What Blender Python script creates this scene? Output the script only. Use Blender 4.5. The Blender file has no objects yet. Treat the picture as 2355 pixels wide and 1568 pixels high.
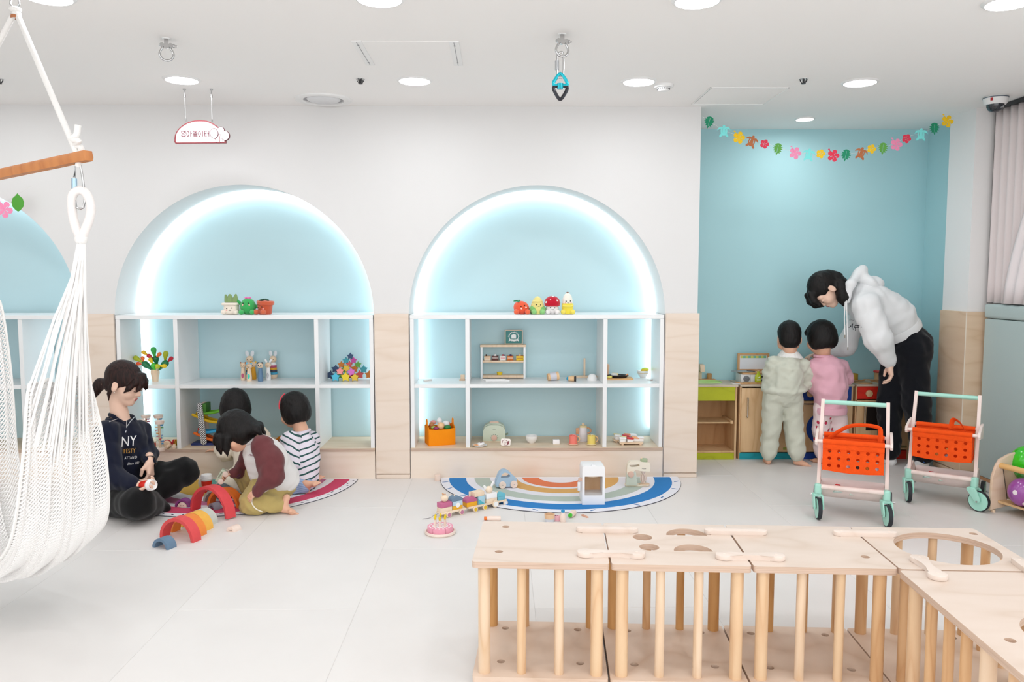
import bpy, bmesh, math, random
import numpy as np
from mathutils import Vector as V, Matrix as M, Euler
from mathutils.bvhtree import BVHTree
from mathutils.geometry import delaunay_2d_cdt
random.seed(7)
PI = math.pi
S = bpy.context.scene
COL = S.collection

# ------------------------------------------------------------------ camera, world, exposure
FPX, HC = 1832.0, 1.30                     # focal length in pixels of the 2355 px wide frame, eye height
PIT, YAW = math.radians(4.6187), math.radians(0.9507)
FW = V((math.sin(YAW)*math.cos(PIT), math.cos(YAW)*math.cos(PIT), -math.sin(PIT)))
RT = V((math.cos(YAW), -math.sin(YAW), 0))
UP = RT.cross(FW)
cd = bpy.data.cameras.new('camera'); cam = bpy.data.objects.new('camera', cd); COL.objects.link(cam)
cd.sensor_width = 36; cd.lens = FPX/2355*36; cd.clip_start = .05
cam.matrix_world = M((( RT.x, UP.x, -FW.x, 0), (RT.y, UP.y, -FW.y, 0), (RT.z, UP.z, -FW.z, HC), (0, 0, 0, 1)))
S.camera = cam
w = bpy.data.worlds.new('world'); S.world = w; w.use_nodes = True
w.node_tree.nodes['Background'].inputs[0].default_value = (.95, .975, 1, 1)
w.node_tree.nodes['Background'].inputs[1].default_value = 2.2
S.view_settings.view_transform = 'Standard'; S.view_settings.look = 'None'
S.view_settings.exposure = 0.12; S.view_settings.gamma = 1; S.view_settings.use_curve_mapping = False
S.cycles.max_bounces = 8; S.cycles.diffuse_bounces = 5; S.cycles.glossy_bounces = 3
S.cycles.transmission_bounces = 6; S.cycles.transparent_max_bounces = 8
S.cycles.sample_clamp_indirect = 4; S.cycles.caustics_reflective = False; S.cycles.caustics_refractive = False
S.cycles.use_denoising = True
CEIL = 2.362
LAMP_W = 3.1
LAMP_X = (-2.94, -1.71, -.455, .765, 1.98); LAMP_Y = (4.43, 3.15, 1.87, .59, -.7)
VIS = {(x, 4.43) for x in LAMP_X[1:]} | {(x, 3.15) for x in LAMP_X[1:]}
for x in LAMP_X:                            # the rest of the ceiling lamp grid, beyond the frame
    for y in LAMP_Y:
        if (x, y) in VIS: continue
        ld = bpy.data.lights.new('lamp', 'AREA'); ld.shape = 'DISK'; ld.size = .17; ld.energy = LAMP_W; ld.color = (.97, .985, 1)
        lo = bpy.data.objects.new('lamp', ld); lo.location = (x, y, CEIL-.012); COL.objects.link(lo)

def at(px, py, Y=None, z=None, x=None):
    """world point seen at photo pixel (px, py) on the plane y=Y, z=z or x=x"""
    d = FW + RT*((px-1177.5)/FPX) - UP*((py-784)/FPX)
    t = Y/d.y if Y is not None else ((z-HC)/d.z if z is not None else x/d.x)
    return V((0, 0, HC)) + d*t

# ------------------------------------------------------------------ materials
def lin(h):
    if isinstance(h, str):
        h = h.lstrip('#'); c = [int(h[i:i+2], 16)/255 for i in (0, 2, 4)]
    else: c = h
    return tuple((x/12.92 if x <= .04045 else ((x+.055)/1.055)**2.4) for x in c) + (1,)
_mc = {}
def clear(col, refl=.07):
    m = bpy.data.materials.new('m_clear'); m.use_nodes = True; nt = m.node_tree; nt.nodes.remove(nt.nodes['Principled BSDF'])
    a = nt.nodes.new('ShaderNodeBsdfTransparent'); a.inputs[0].default_value = col; g = nt.nodes.new('ShaderNodeBsdfGlossy'); g.inputs['Roughness'].default_value = .05
    x = nt.nodes.new('ShaderNodeMixShader'); x.inputs[0].default_value = refl
    nt.links.new(a.outputs[0], x.inputs[1]); nt.links.new(g.outputs[0], x.inputs[2]); nt.links.new(x.outputs[0], nt.nodes['Material Output'].inputs[0]); return m
def mat(col, rough=.5, metal=0, spec=.5, bump=0, bscale=60, var=0, vscale=4, emit=0, trans=0, sheen=0, key=None):
    k = key or (col, rough, metal, spec, bump, bscale, var, vscale, emit, trans, sheen)
    if k in _mc: return _mc[k]
    m = bpy.data.materials.new('m_'+str(col).strip('#')); m.use_nodes = True; nt = m.node_tree
    b = nt.nodes['Principled BSDF']; c = lin(col)
    b.inputs['Base Color'].default_value = c; b.inputs['Roughness'].default_value = rough
    b.inputs['Metallic'].default_value = metal; b.inputs['Specular IOR Level'].default_value = spec
    if trans: b.inputs['Transmission Weight'].default_value = trans; b.inputs['IOR'].default_value = 1.15
    if sheen: b.inputs['Sheen Weight'].default_value = sheen; b.inputs['Sheen Roughness'].default_value = .5
    if emit:
        b.inputs['Emission Color'].default_value = c; b.inputs['Emission Strength'].default_value = emit
    if var or bump:
        tc = nt.nodes.new('ShaderNodeTexCoord')
    if var:
        n = nt.nodes.new('ShaderNodeTexNoise'); n.inputs['Scale'].default_value = vscale; n.inputs['Detail'].default_value = 5
        nt.links.new(tc.outputs['Object'], n.inputs['Vector'])
        r = nt.nodes.new('ShaderNodeValToRGB'); r.color_ramp.elements[0].position = .3; r.color_ramp.elements[1].position = .7
        r.color_ramp.elements[0].color = tuple(x*(1-var) for x in c[:3])+(1,)
        r.color_ramp.elements[1].color = tuple(min(1, x*(1+var*.6)) for x in c[:3])+(1,)
        nt.links.new(n.outputs['Fac'], r.inputs['Fac']); nt.links.new(r.outputs['Color'], b.inputs['Base Color'])
    if bump:
        n2 = nt.nodes.new('ShaderNodeTexNoise'); n2.inputs['Scale'].default_value = bscale; n2.inputs['Detail'].default_value = 4
        nt.links.new(tc.outputs['Object'], n2.inputs['Vector'])
        bp = nt.nodes.new('ShaderNodeBump'); bp.inputs['Strength'].default_value = bump; bp.inputs['Distance'].default_value = .004
        nt.links.new(n2.outputs['Fac'], bp.inputs['Height']); nt.links.new(bp.outputs['Normal'], b.inputs['Normal'])
    _mc[k] = m; return m
def wood(col, dark, sc=(1, 1, 1), rough=.45, amt=1.0, rings=6.0, key=None):
    """grain: stretched noise plus soft growth-ring waves; sc stretches object space (small = along the grain)"""
    k = ('wood', col, dark, sc, rough, amt, rings)
    if k in _mc: return _mc[k]
    m = bpy.data.materials.new('m_wood_'+col.strip('#')); m.use_nodes = True; nt = m.node_tree
    b = nt.nodes['Principled BSDF']; b.inputs['Roughness'].default_value = rough; b.inputs['Specular IOR Level'].default_value = .35
    tc = nt.nodes.new('ShaderNodeTexCoord'); mp = nt.nodes.new('ShaderNodeMapping'); mp.inputs['Scale'].default_value = sc
    oi = nt.nodes.new('ShaderNodeObjectInfo'); ad = nt.nodes.new('ShaderNodeVectorMath'); ad.operation = 'ADD'
    ml = nt.nodes.new('ShaderNodeMath'); ml.operation = 'MULTIPLY'; ml.inputs[1].default_value = 7.0
    nt.links.new(oi.outputs['Random'], ml.inputs[0])
    nt.links.new(tc.outputs['Object'], ad.inputs[0]); nt.links.new(ml.outputs[0], ad.inputs[1])
    nt.links.new(ad.outputs[0], mp.inputs['Vector'])
    n = nt.nodes.new('ShaderNodeTexNoise'); n.inputs['Scale'].default_value = 9; n.inputs['Detail'].default_value = 6; n.inputs['Roughness'].default_value = .6
    wv = nt.nodes.new('ShaderNodeTexNoise'); wv.inputs['Scale'].default_value = 1.6; wv.inputs['Detail'].default_value = 2
    nt.links.new(mp.outputs[0], n.inputs['Vector']); nt.links.new(mp.outputs[0], wv.inputs['Vector'])
    m1 = nt.nodes.new('ShaderNodeMath'); m1.operation = 'MULTIPLY'; m1.inputs[1].default_value = rings; nt.links.new(wv.outputs['Fac'], m1.inputs[0])
    fr = nt.nodes.new('ShaderNodeMath'); fr.operation = 'PINGPONG'; fr.inputs[1].default_value = .5; nt.links.new(m1.outputs[0], fr.inputs[0])
    mx = nt.nodes.new('ShaderNodeMath'); mx.operation = 'MULTIPLY_ADD'; mx.inputs[1].default_value = .5
    nt.links.new(n.outputs['Fac'], mx.inputs[0])
    pw = nt.nodes.new('ShaderNodeMath'); pw.operation = 'POWER'; pw.inputs[1].default_value = 3; 
    nt.links.new(fr.outputs[0], pw.inputs[0])
    p2 = nt.nodes.new('ShaderNodeMath'); p2.operation = 'MULTIPLY'; p2.inputs[1].default_value = 3.2; nt.links.new(pw.outputs[0], p2.inputs[0])
    nt.links.new(p2.outputs[0], mx.inputs[2])
    r = nt.nodes.new('ShaderNodeValToRGB'); c0, c1 = lin(col), lin(dark)
    r.color_ramp.elements[0].position = .2; r.color_ramp.elements[1].position = .2+.75/max(amt, .01)
    r.color_ramp.elements[0].color = c0; r.color_ramp.elements[1].color = c1
    nt.links.new(mx.outputs[0], r.inputs['Fac']); nt.links.new(r.outputs['Color'], b.inputs['Base Color'])
    _mc[k] = m; return m

# ------------------------------------------------------------------ mesh builder
def rot(rx=0, ry=0, rz=0): return Euler((math.radians(rx), math.radians(ry), math.radians(rz))).to_matrix().to_4x4()
def T(x, y=None, z=None): return M.Translation(V((x, y, z)) if y is not None else V(x))
def align(a, b):
    a, b = V(a), V(b); d = b-a
    return T(a) @ d.to_track_quat('Z', 'Y').to_matrix().to_4x4(), d.length
class B:
    def __init__(s): s.bm = bmesh.new(); s.X = M()
    def _m(s, vs, X=None):
        X = s.X @ X if X is not None else s.X
        for v in vs: v.co = X @ v.co
    def box(s, c, d, R=None, bev=0, seg=2):
        r = bmesh.ops.create_cube(s.bm, size=1); vs = r['verts']
        for v in vs: v.co = V((v.co.x*d[0], v.co.y*d[1], v.co.z*d[2]))
        if bev:
            es = list({e for v in vs for e in v.link_edges})
            g = bmesh.ops.bevel(s.bm, geom=es, offset=min(bev, min(d)*.49), segments=seg, profile=.6, affect='EDGES')
            vs = list({v for f in g['faces'] for v in f.verts} | {v for v in vs if v.is_valid})
        s._m(vs, T(c) @ (R if R else M())); return s
    def bb(s, a, b, bev=0, seg=2):
        a, b = V(a), V(b); return s.box((a+b)/2, [abs(q) for q in (b-a)], bev=bev, seg=seg)
    def cyl(s, a, b, r, r2=None, seg=20, cap=True, bev=0):
        X, L = align(a, b); r2 = r if r2 is None else r2
        pr = [(0, 0), (r, 0), (r2, L), (0, L)] if cap else [(r, 0), (r2, L)]
        if bev: pr = [(0, 0), (r-bev, 0), (r-bev*.3, bev*.3), (r, bev), (r2, L-bev), (r2-bev*.3, L-bev*.3), (r2-bev, L), (0, L)]
        return s.lathe(pr, seg, X)
    def lathe(s, pr, seg=24, X=None, sx=1, sy=1):
        rings = []
        for r, z in pr:
            if r < 1e-6: rings.append([s.bm.verts.new((0, 0, z))])
            else: rings.append([s.bm.verts.new((r*sx*math.cos(2*PI*i/seg), r*sy*math.sin(2*PI*i/seg), z)) for i in range(seg)])
        for A, C in zip(rings, rings[1:]):
            for i in range(seg):
                j = (i+1) % seg
                if len(A) == 1 and len(C) == 1: break
                if len(A) == 1: s.bm.faces.new((A[0], C[j], C[i]))
                elif len(C) == 1: s.bm.faces.new((A[i], A[j], C[0]))
                else: s.bm.faces.new((A[i], A[j], C[j], C[i]))
        s._m([v for R in rings for v in R], X); return s
    def ell(s, c, r, R=None, u=20, v=12):
        if not hasattr(r, '__len__'): r = (r, r, r)
        g = bmesh.ops.create_uvsphere(s.bm, u_segments=u, v_segments=v, radius=1)['verts']
        for q in g: q.co = V((q.co.x*r[0], q.co.y*r[1], q.co.z*r[2]))
        s._m(g, T(c) @ (R if R else M())); return s
    def tube(s, P, r, seg=8, closed=False, flat=1.0, up=None):
        P = [V(p) for p in P]; n = len(P); rr = r if hasattr(r, '__len__') else [r]*n
        rings = []; N = None
        for i, p in enumerate(P):
            t = (P[(i+1) % n]-P[i-1]) if closed else (P[min(i+1, n-1)]-P[max(i-1, 0)])
            t.normalize()
            if N is None:
                N = V(up) if up else (V((0, 0, 1)) if abs(t.z) < .9 else V((1, 0, 0)))
            N = (N - t*N.dot(t)).normalized() if (N - t*N.dot(t)).length > 1e-5 else t.orthogonal().normalized()
            Bn = t.cross(N)
            rings.append([s.bm.verts.new(p + (N*math.cos(2*PI*k/seg)*flat + Bn*math.sin(2*PI*k/seg))*rr[i]) for k in range(seg)])
        for i in range(n if closed else n-1):
            A, C = rings[i], rings[(i+1) % n]
            for k in range(seg): s.bm.faces.new((A[k], A[(k+1) % seg], C[(k+1) % seg], C[k]))
        if not closed:
            s.bm.faces.new(rings[0][::-1]); s.bm.faces.new(rings[-1])
        s._m([v for R in rings for v in R]); return s
    def prism(s, poly, h, X=None, bev=0, holes=None, seg=2):
        """extrude a 2D outline (x, y) from z=0 to z=h; holes are outlines too"""
        if holes:
            return s._pholes(poly, holes, h, X)
        a = [s.bm.verts.new((x, y, 0)) for x, y in poly]; b = [s.bm.verts.new((x, y, h)) for x, y in poly]; n = len(poly)
        f0 = s.bm.faces.new(a[::-1]); f1 = s.bm.faces.new(b)
        sd = [s.bm.faces.new((a[i], a[(i+1) % n], b[(i+1) % n], b[i])) for i in range(n)]
        vs = a+b
        if bev:
            es = list(f0.edges)+list(f1.edges)
            g = bmesh.ops.bevel(s.bm, geom=es, offset=bev, segments=seg, profile=.6, affect='EDGES')
            vs = list({v for f in g['faces'] for v in f.verts} | {v for v in vs if v.is_valid})
        s._m(vs, X); return s
    def _pholes(s, poly, holes, h, X):
        co = [V(p) for p in poly]; fc = []; ed = []
        loops = [list(poly)]+[list(q) for q in holes]; pts = []; edges = []
        for L in loops:
            b0 = len(pts); pts += [V((p[0], p[1])) for p in L]
            edges += [(b0+i, b0+(i+1) % len(L)) for i in range(len(L))]
        vv, ee, ff, *_ = delaunay_2d_cdt(pts, edges, [], 0, 1e-6)
        def inside(p, L):
            c = False; j = len(L)-1
            for i in range(len(L)):
                if (L[i][1] > p[1]) != (L[j][1] > p[1]) and p[0] < (L[j][0]-L[i][0])*(p[1]-L[i][1])/(L[j][1]-L[i][1])+L[i][0]: c = not c
                j = i
            return c
        a = [s.bm.verts.new((p.x, p.y, 0)) for p in vv]; b = [s.bm.verts.new((p.x, p.y, h)) for p in vv]
        for f in ff:
            c = sum((vv[i] for i in f), V((0, 0)))/len(f)
            if inside(c, loops[0]) and not any(inside(c, L) for L in loops[1:]):
                s.bm.faces.new([b[i] for i in f]); s.bm.faces.new([a[i] for i in reversed(f)])
        cnt = 0
        for li, L in enumerate(loops):
            n = len(L)
            ar = sum(L[i][0]*L[(i+1) % n][1]-L[(i+1) % n][0]*L[i][1] for i in range(n))
            flip = (ar < 0) != (li > 0)
            for i in range(n):
                p, q = cnt+i, cnt+(i+1) % n
                f = (a[p], a[q], b[q], b[p])
                s.bm.faces.new(f[::-1] if flip else f)
            cnt += n
        s._m(a+b, X); return s
    def face(s, pts):
        vs = [s.bm.verts.new(p) for p in pts]; s.bm.faces.new(vs); s._m(vs); return s
    def grid(s, fn, nu, nv):
        vs = [[s.bm.verts.new(fn(i/nu, j/nv)) for j in range(nv+1)] for i in range(nu+1)]
        for i in range(nu):
            for j in range(nv): s.bm.faces.new((vs[i][j], vs[i+1][j], vs[i+1][j+1], vs[i][j+1]))
        s._m([v for r in vs for v in r]); return s
    def mesh(s, name, m, smooth=40):
        me = bpy.data.meshes.new(name); s.bm.normal_update()
        loose = [v for v in s.bm.verts if not v.link_faces]
        if loose: bmesh.ops.delete(s.bm, geom=loose, context='VERTS')
        s.bm.to_mesh(me); s.bm.free()
        if m:
            for q in (m if isinstance(m, (list, tuple)) else [m]): me.materials.append(q)
        if smooth:
            me.shade_smooth(); me.set_sharp_from_angle(angle=math.radians(smooth))
        return me
    def build(s, name, m, parent=None, smooth=40, label=None):
        return link(name, s.mesh(name, m, smooth), parent, label)
def link(name, me, parent=None, label=None):
    o = bpy.data.objects.new(name, me); COL.objects.link(o)
    if parent is not None: o.parent = parent
    if label: o['label'] = label
    return o
def tag(o, label, cat, group=None, kind=None):
    o['label'] = label; o['category'] = cat
    if group: o['group'] = group
    if kind: o['kind'] = kind
    return o
def thing(name, label, cat, loc=(0, 0, 0), rz=0, group=None, rx=0, ry=0):
    o = bpy.data.objects.new(name, None); o.empty_display_size = .05; COL.objects.link(o)
    o.location = loc; o.rotation_euler = (math.radians(rx), math.radians(ry), math.radians(rz))
    return tag(o, label, cat, group)
def struct(name, b, m, smooth=40, label=None):
    o = b.build(name, m, None, smooth); o['kind'] = 'structure'
    if label: o['label'] = label
    return o
def copy_tree(o, parent=None):
    c = o.copy(); COL.objects.link(c)
    if parent is not None: c.parent = parent
    for ch in list(o.children): copy_tree(ch, c)
    return c
def dup(o, loc, rz=None, label=None):
    c = copy_tree(o); c.location = loc
    if rz is not None: c.rotation_euler.z = math.radians(rz)
    if label: c['label'] = label
    return c
def text_mesh(s, size, depth=.0005, align='CENTER', res=3):
    cu = bpy.data.curves.new('t', 'FONT'); cu.body = s; cu.size = size; cu.extrude = depth; cu.align_x = align; cu.align_y = 'CENTER'
    cu.resolution_u = res
    o = bpy.data.objects.new('t', cu); COL.objects.link(o)
    me = bpy.data.meshes.new_from_object(o.evaluated_get(bpy.context.evaluated_depsgraph_get()))
    bpy.data.objects.remove(o); return me
def text(name, s, size, X, m, parent=None, depth=.0006, stretch=1, shear=0):
    """flat lettering; X maps the text plane (x right, y up, z out of the face)"""
    me = text_mesh(s, size, depth); me.transform(X @ M(((stretch, shear, 0, 0), (0, 1, 0, 0), (0, 0, 1, 0), (0, 0, 0, 1))))
    me.materials.clear(); me.materials.append(m)
    return link(name, me, parent)
FACE_CAM = rot(90, 0, 0)      # text plane stands up and faces -y
def circ(cx, cy, r, n=24, ry=None, a0=0): return [(cx+r*math.cos(a0+2*PI*i/n), cy+(ry or r)*math.sin(a0+2*PI*i/n)) for i in range(n)]
def rrect(x0, y0, x1, y1, r, n=5):
    o = []
    for cx, cy, a in ((x1-r, y0+r, -PI/2), (x1-r, y1-r, 0), (x0+r, y1-r, PI/2), (x0+r, y0+r, PI)):
        o += [(cx+r*math.cos(a+PI/2*i/n), cy+r*math.sin(a+PI/2*i/n)) for i in range(n+1)]
    return o
def bez(P, n=12):
    """Catmull-Rom through points"""
    P = [V(p) for p in P]; Q = [P[0]*2-P[1]]+P+[P[-1]*2-P[-2]]; o = []
    for i in range(1, len(Q)-2):
        for k in range(n):
            t = k/n; a, b, c, d = Q[i-1:i+3]
            o.append(.5*((2*b)+(c-a)*t+(2*a-5*b+4*c-d)*t*t+(3*b-a-3*c+d)*t**3))
    o.append(P[-1]); return o

# common colours
WHITE = mat('#ececeb', .35); WALLW = mat('#e0dfde', .7, bump=.08, bscale=300); CEILW = mat('#f6f4f2', .8)
TEALN = mat('#bedae0', .55, spec=.3, bump=.04, bscale=250)
TEAL = mat('#b2dbe1', .55, spec=.3, bump=.04, bscale=250)
BIRCH = wood('#e8d8c9', '#dbc6b2', (.5, .5, 3.2), amt=.8); BIRCHH = wood('#eddecf', '#e0ccb6', (.45, .45, 2.6), amt=.8)
PLYEDGE = wood('#cbb3a0', '#8f7466', (1, 1, 90), amt=1.2); BEECH = wood('#ecd3b8', '#d9b892', (6, 6, 1.2), amt=.8)
PINKBEECH = wood('#efdcd0', '#e2c4b0', (5, 5, 1.2), amt=.8); OAK = wood('#e0bd8f', '#c99d6a', (3, 3, .7), amt=.9)
METAL = mat('#c4c4c4', .22, 1); DARK = mat('#1c1a1c', .4); BLACKM = mat('#050505', .6)
# ------------------------------------------------------------------ room shell
YW, YB, ZS, RA = 5.085, 5.456, 1.057, .818      # niche wall front, niche back, shelf height, arch radius
AX = (-3.474, -1.614, .246)                     # arch centres
XL, XR, YR, YA, XP, XE = -4.6, 3.158, -2.4, 5.83, 1.274, 3.12
b = B(); b.box(((XL+XR)/2, (YA+YR)/2, -.026), (XR-XL+.2, YA-YR+.2, .05))
floor = struct('floor', b, mat('#cfcbc8', .6), 0, 'pale floor of large stone look tiles')
TW, TL = .6985, 1.385; tm = []
for k in range(3):
    t = B(); t.box((0, 0, 0), (TW-.0015, TL-.0015, .01), bev=.0012, seg=1)
    m = mat(('#e3dfdc', '#e1ddda', '#e4e0dd')[k], .42, spec=.35, var=.035, vscale=(2.2), key=('tile', k)); tm.append(t.mesh('tile', m, 30))
for i in range(-5, 6):
    x = -1.2570+TW*(i+.5); off = 3.039 if i % 2 == 0 else 3.039+TL*.5
    if x-TW/2 > XR or x+TW/2 < XL: continue
    for j in range(-5, 3):
        y = off+TL*(j+.5)
        if y-TL/2 > YA or y+TL/2 < YR: continue
        o = link('tile', tm[(i*3+j*5) % 3], floor); o.location = (x, y, -.005)
b = B(); b.box(((XL+XR)/2, (YA+YR)/2, CEIL+.05), (XR-XL+.2, YA-YR+.2, .1)); struct('ceiling', b, CEILW, 0)
# niche wall: front skin with three arched openings, and the tunnels behind them
b = B(); NS = 48
xs = [XL]
for c in AX:
    b.bb((xs[-1], YW, 0), (c-RA, YW+.06, CEIL))
    arc = [(c-RA*math.cos(PI*i/NS), ZS+RA*math.sin(PI*i/NS)) for i in range(NS+1)]
    prof = [(c-RA, 0)]+arc+[(c+RA, 0)]
    for (x0, z0), (x1, z1) in zip(arc, arc[1:]): b.face([(x0, YW, z0), (x1, YW, z1), (x1, YW, CEIL), (x0, YW, CEIL)])
    xs.append(c+RA)
b.bb((xs[-1], YW, 0), (XP, YA+.02, CEIL))
struct('wall_back', b, WALLW, 30, 'white wall with three arched niches')
LED = mat('#f2fbff', .5, emit=5, key='led')
for i, c in enumerate(AX):
    arc = [(c-RA*math.cos(PI*k/NS), ZS+RA*math.sin(PI*k/NS)) for k in range(NS+1)]
    prof = [(c-RA, 0)]+arc+[(c+RA, 0)]
    b = B()
    for (x0, z0), (x1, z1) in zip(prof, prof[1:]): b.face([(x0, YW, z0), (x1, YW, z1), (x1, YB, z1), (x0, YB, z0)])
    bmesh.ops.remove_doubles(b.bm, verts=b.bm.verts[:], dist=1e-4)
    struct('trim_%d' % (i+1), b, WALLW, 50, 'white rounded lining of arched niche')
    b = B(); b.bb((c-RA-.02, YB, 0), (c+RA+.02, YB+.02, ZS+RA+.02))
    struct('wall_niche_%d' % (i+1), b, TEALN, 0, 'pale teal back of arched niche')
    b = B(); q = 1-.012/RA
    pin = [(c+(x-c)*q, ZS+(z-ZS)*q if z > ZS else z) for x, z in prof]
    for k in range(len(prof)-1):
        (x0, z0), (x1, z1), (u0, v0), (u1, v1) = prof[k], prof[k+1], pin[k], pin[k+1]
        if k == 0: z0 = v0 = .25
        if k == len(prof)-2: z1 = v1 = .25
        ya, yb = YB-.06, YB-.012
        b.face([(u0, ya, v0), (u1, ya, v1), (u1, yb, v1), (u0, yb, v0)]); b.face([(x0, ya, z0), (x1, ya, z1), (u1, ya, v1), (u0, ya, v0)])
        b.face([(u0, yb, v0), (u1, yb, v1), (x1, yb, z1), (x0, yb, z0)])
    bmesh.ops.remove_doubles(b.bm, verts=b.bm.verts[:], dist=1e-4); bmesh.ops.recalc_face_normals(b.bm, faces=b.bm.faces[:])
    o = b.build('light_strip', LED); tag(o, ('white glowing light strip lining the leftmost niche behind hammock', 'white glowing light strip lining the middle niche above plush cactus', 'white glowing light strip lining the right niche above plush mushroom')[i], 'light', 'light strips in the arched niches')
b = B(); b.bb((XP, YA, 0), (XE+.02, YA+.05, CEIL)); struct('wall_alcove_back', b, TEAL, 0, 'teal back wall of play kitchen alcove')
b = B(); b.bb((XE, 5.375, 0), (XE+.05, YA, CEIL)); struct('wall_alcove_right', b, TEAL, 0, 'teal side wall of play kitchen alcove')
b = B(); b.bb((3.02, YW, 0), (XR, 5.375, CEIL)); struct('wall_column', b, mat('#eeedec', .7, bump=.08, bscale=300), 0, 'grey white square column beside play kitchen')
b = B(); b.bb((XL-.05, YR, 0), (XL, YA, CEIL)); struct('wall_left', b, WALLW, 0)
b = B(); b.bb((XR, YR, 0), (XR+.05, YA, 1.14)); b.bb((XR, 2.6, 1.14), (XR+.05, YA, CEIL)); b.bb((XR, YR, 2.3), (XR+.05, 2.6, CEIL)); struct('wall_right', b, WALLW, 0)
# birch wainscot on the pillars: panel + plinth
def pillar(x0, x1, i):
    b = B(); b.bb((x0+.004, YW-.018, .032), (x1-.002, YW, 1.066), bev=.002, seg=1); b.bb((x0+.012, YW-.004, .02), (x1-.01, YW, .04))
    o = struct('trim_%d' % i, b, BIRCH, 30, 'pale birch panel on pillar between niches')
    p = B(); p.bb((x0+.004, YW-.018, 0), (x1-.002, YW, .026), bev=.002, seg=1); p.build('plinth', BIRCH, o)
pillar(AX[0]+RA, AX[1]-RA, 4); pillar(AX[1]+RA, AX[2]-RA, 5); pillar(AX[2]+RA, XP+.012, 6); pillar(XL, AX[0]-RA, 7)
b = B(); b.bb((3.005, YW-.018, .032), (XR, 5.375, 1.075), bev=.002, seg=1)
o = struct('trim_8', b, wood('#e3c8ac', '#cfae8b', (.6, .6, 3), amt=.9), 30, 'birch panelling round the column')
p = B(); p.bb((3.0, YW-.022, 0), (XR, 5.375, .028), bev=.002, seg=1); p.build('plinth', wood('#e3c8ac', '#cfae8b', (.6, .6, 3), amt=.9), o)
p = B(); p.bb((3.003, YW-.0185, .1), (3.009, YW-.0165, 1.07)); p.build('corner_strip', mat('#f0e2d2', .5), o)

# ------------------------------------------------------------------ built-in shelf units
SHW = mat('#eceded', .3)
def shelf(i, c, d1, d2, label):
    t = thing('shelf_unit', label, 'shelf', (c, 0, 0), group='white niche shelf units')
    r = RA-.004; yb = YB-.08
    b = B(); b.bb((-r, YW-.008, ZS-.026), (r, yb+.05, ZS), bev=.0015, seg=1); b.build('top_board', SHW, t)
    zb = .198; zm = at(700, 884, Y=YW).z
    for s in (-1, 1):
        b = B(); b.bb((s*r, YW-.006, zb), (s*(r-.026), yb, ZS-.026), bev=.0015, seg=1); b.build('side_panel', SHW, t)
    for d in (d1, d2):
        b = B(); b.bb((d-.0135, YW-.004, zb), (d+.0135, yb+.055, ZS-.026), bev=.0015, seg=1); b.build('divider', SHW, t)
    ed = (-r+.026, d1-.0135, d1+.0135, d2-.0135, d2+.0135, r-.026)
    for k in range(3):
        b = B(); b.bb((ed[2*k], YW-.004, zm-.024), (ed[2*k+1], yb+(.055 if k == 1 else .02), zm), bev=.0015, seg=1); b.build('shelf_board', SHW, t)
    p = thing('storage_plinth', label.replace('white shelf unit', 'plywood plinth under the shelf unit').replace('with', 'holding'), 'plinth', (c, 0, 0), group='plywood plinths under the shelves')
    b = B(); b.bb((-RA+.003, YW-.012, 0), (RA-.003, YW+.01, .178)); b.build('front_board', BIRCHH, p)
    b = B(); b.bb((-RA+.003, YW-.016, .178), (RA-.003, YB-.005, .1985), bev=.001, seg=1); b.build('top_board', wood('#e3cfb6', '#d2b794', (.6, 2.5, 2), amt=.8), p)
    b = B(); b.bb((-RA+.004, YW-.0175, .1795), (RA-.004, YW-.016, .197)); b.build('plywood_edge', PLYEDGE, p)
    return zm
ZM = shelf(1, AX[0], at(-300, 800, Y=YW).x-AX[0] if 0 else -.445, .445, 'white shelf unit in the leftmost niche, half hidden by the hammock')
shelf(2, AX[1], at(405, 800, Y=YW).x-AX[1], at(728, 800, Y=YW).x-AX[1], 'white shelf unit in the middle niche, with plush cactus on top')
shelf(3, AX[2], at(1075, 800, Y=YW).x-AX[2], at(1392, 800, Y=YW).x-AX[2], 'white shelf unit in the right niche, with plush mushroom on top')
ZB = .1985
# ------------------------------------------------------------------ ceiling fittings
DIFF = mat('#f8fbff', .5, emit=LAMP_W/(PI*PI*.082**2), key='diffuser')
def downlight(x, y, r, label, m=DIFF):
    t = thing('downlight', label, 'light', (x, y, CEIL), group='ceiling downlights')
    b = B(); b.lathe([(r*1.0, -.004), (r*1.02, -.009), (r*1.12, -.007), (r*1.2, 0)], 40); b.build('rim', WHITE, t)
    b = B(); b.lathe([(0, -.0045), (r*1.01, -.0045)], 40); b.build('diffuser', m, t)
    return t
nm = {(-1.71, 4.43): 'round white downlight directly above the hanging sign', (-.455, 4.43): 'round white downlight in back row above middle pillar',
      (.765, 4.43): 'round white downlight beside the smoke detector', (1.98, 4.43): 'round white downlight in back row above garland',
      (-1.71, 3.15): 'round white downlight cut by frame beside hammock rope', (-.455, 3.15): 'large near downlight above ceiling access panel at top edge',
      (.765, 3.15): 'near downlight cut by top edge, right of the carabiner', (1.98, 3.15): 'near downlight cut by the upper right corner'}
for (x, y), l in nm.items(): downlight(x, y, .082, l)
downlight(2.065, 5.44, .055, 'small downlight inside the play kitchen alcove ceiling', mat('#ffffff', .5, emit=85, key='diffuser_small'))
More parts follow.
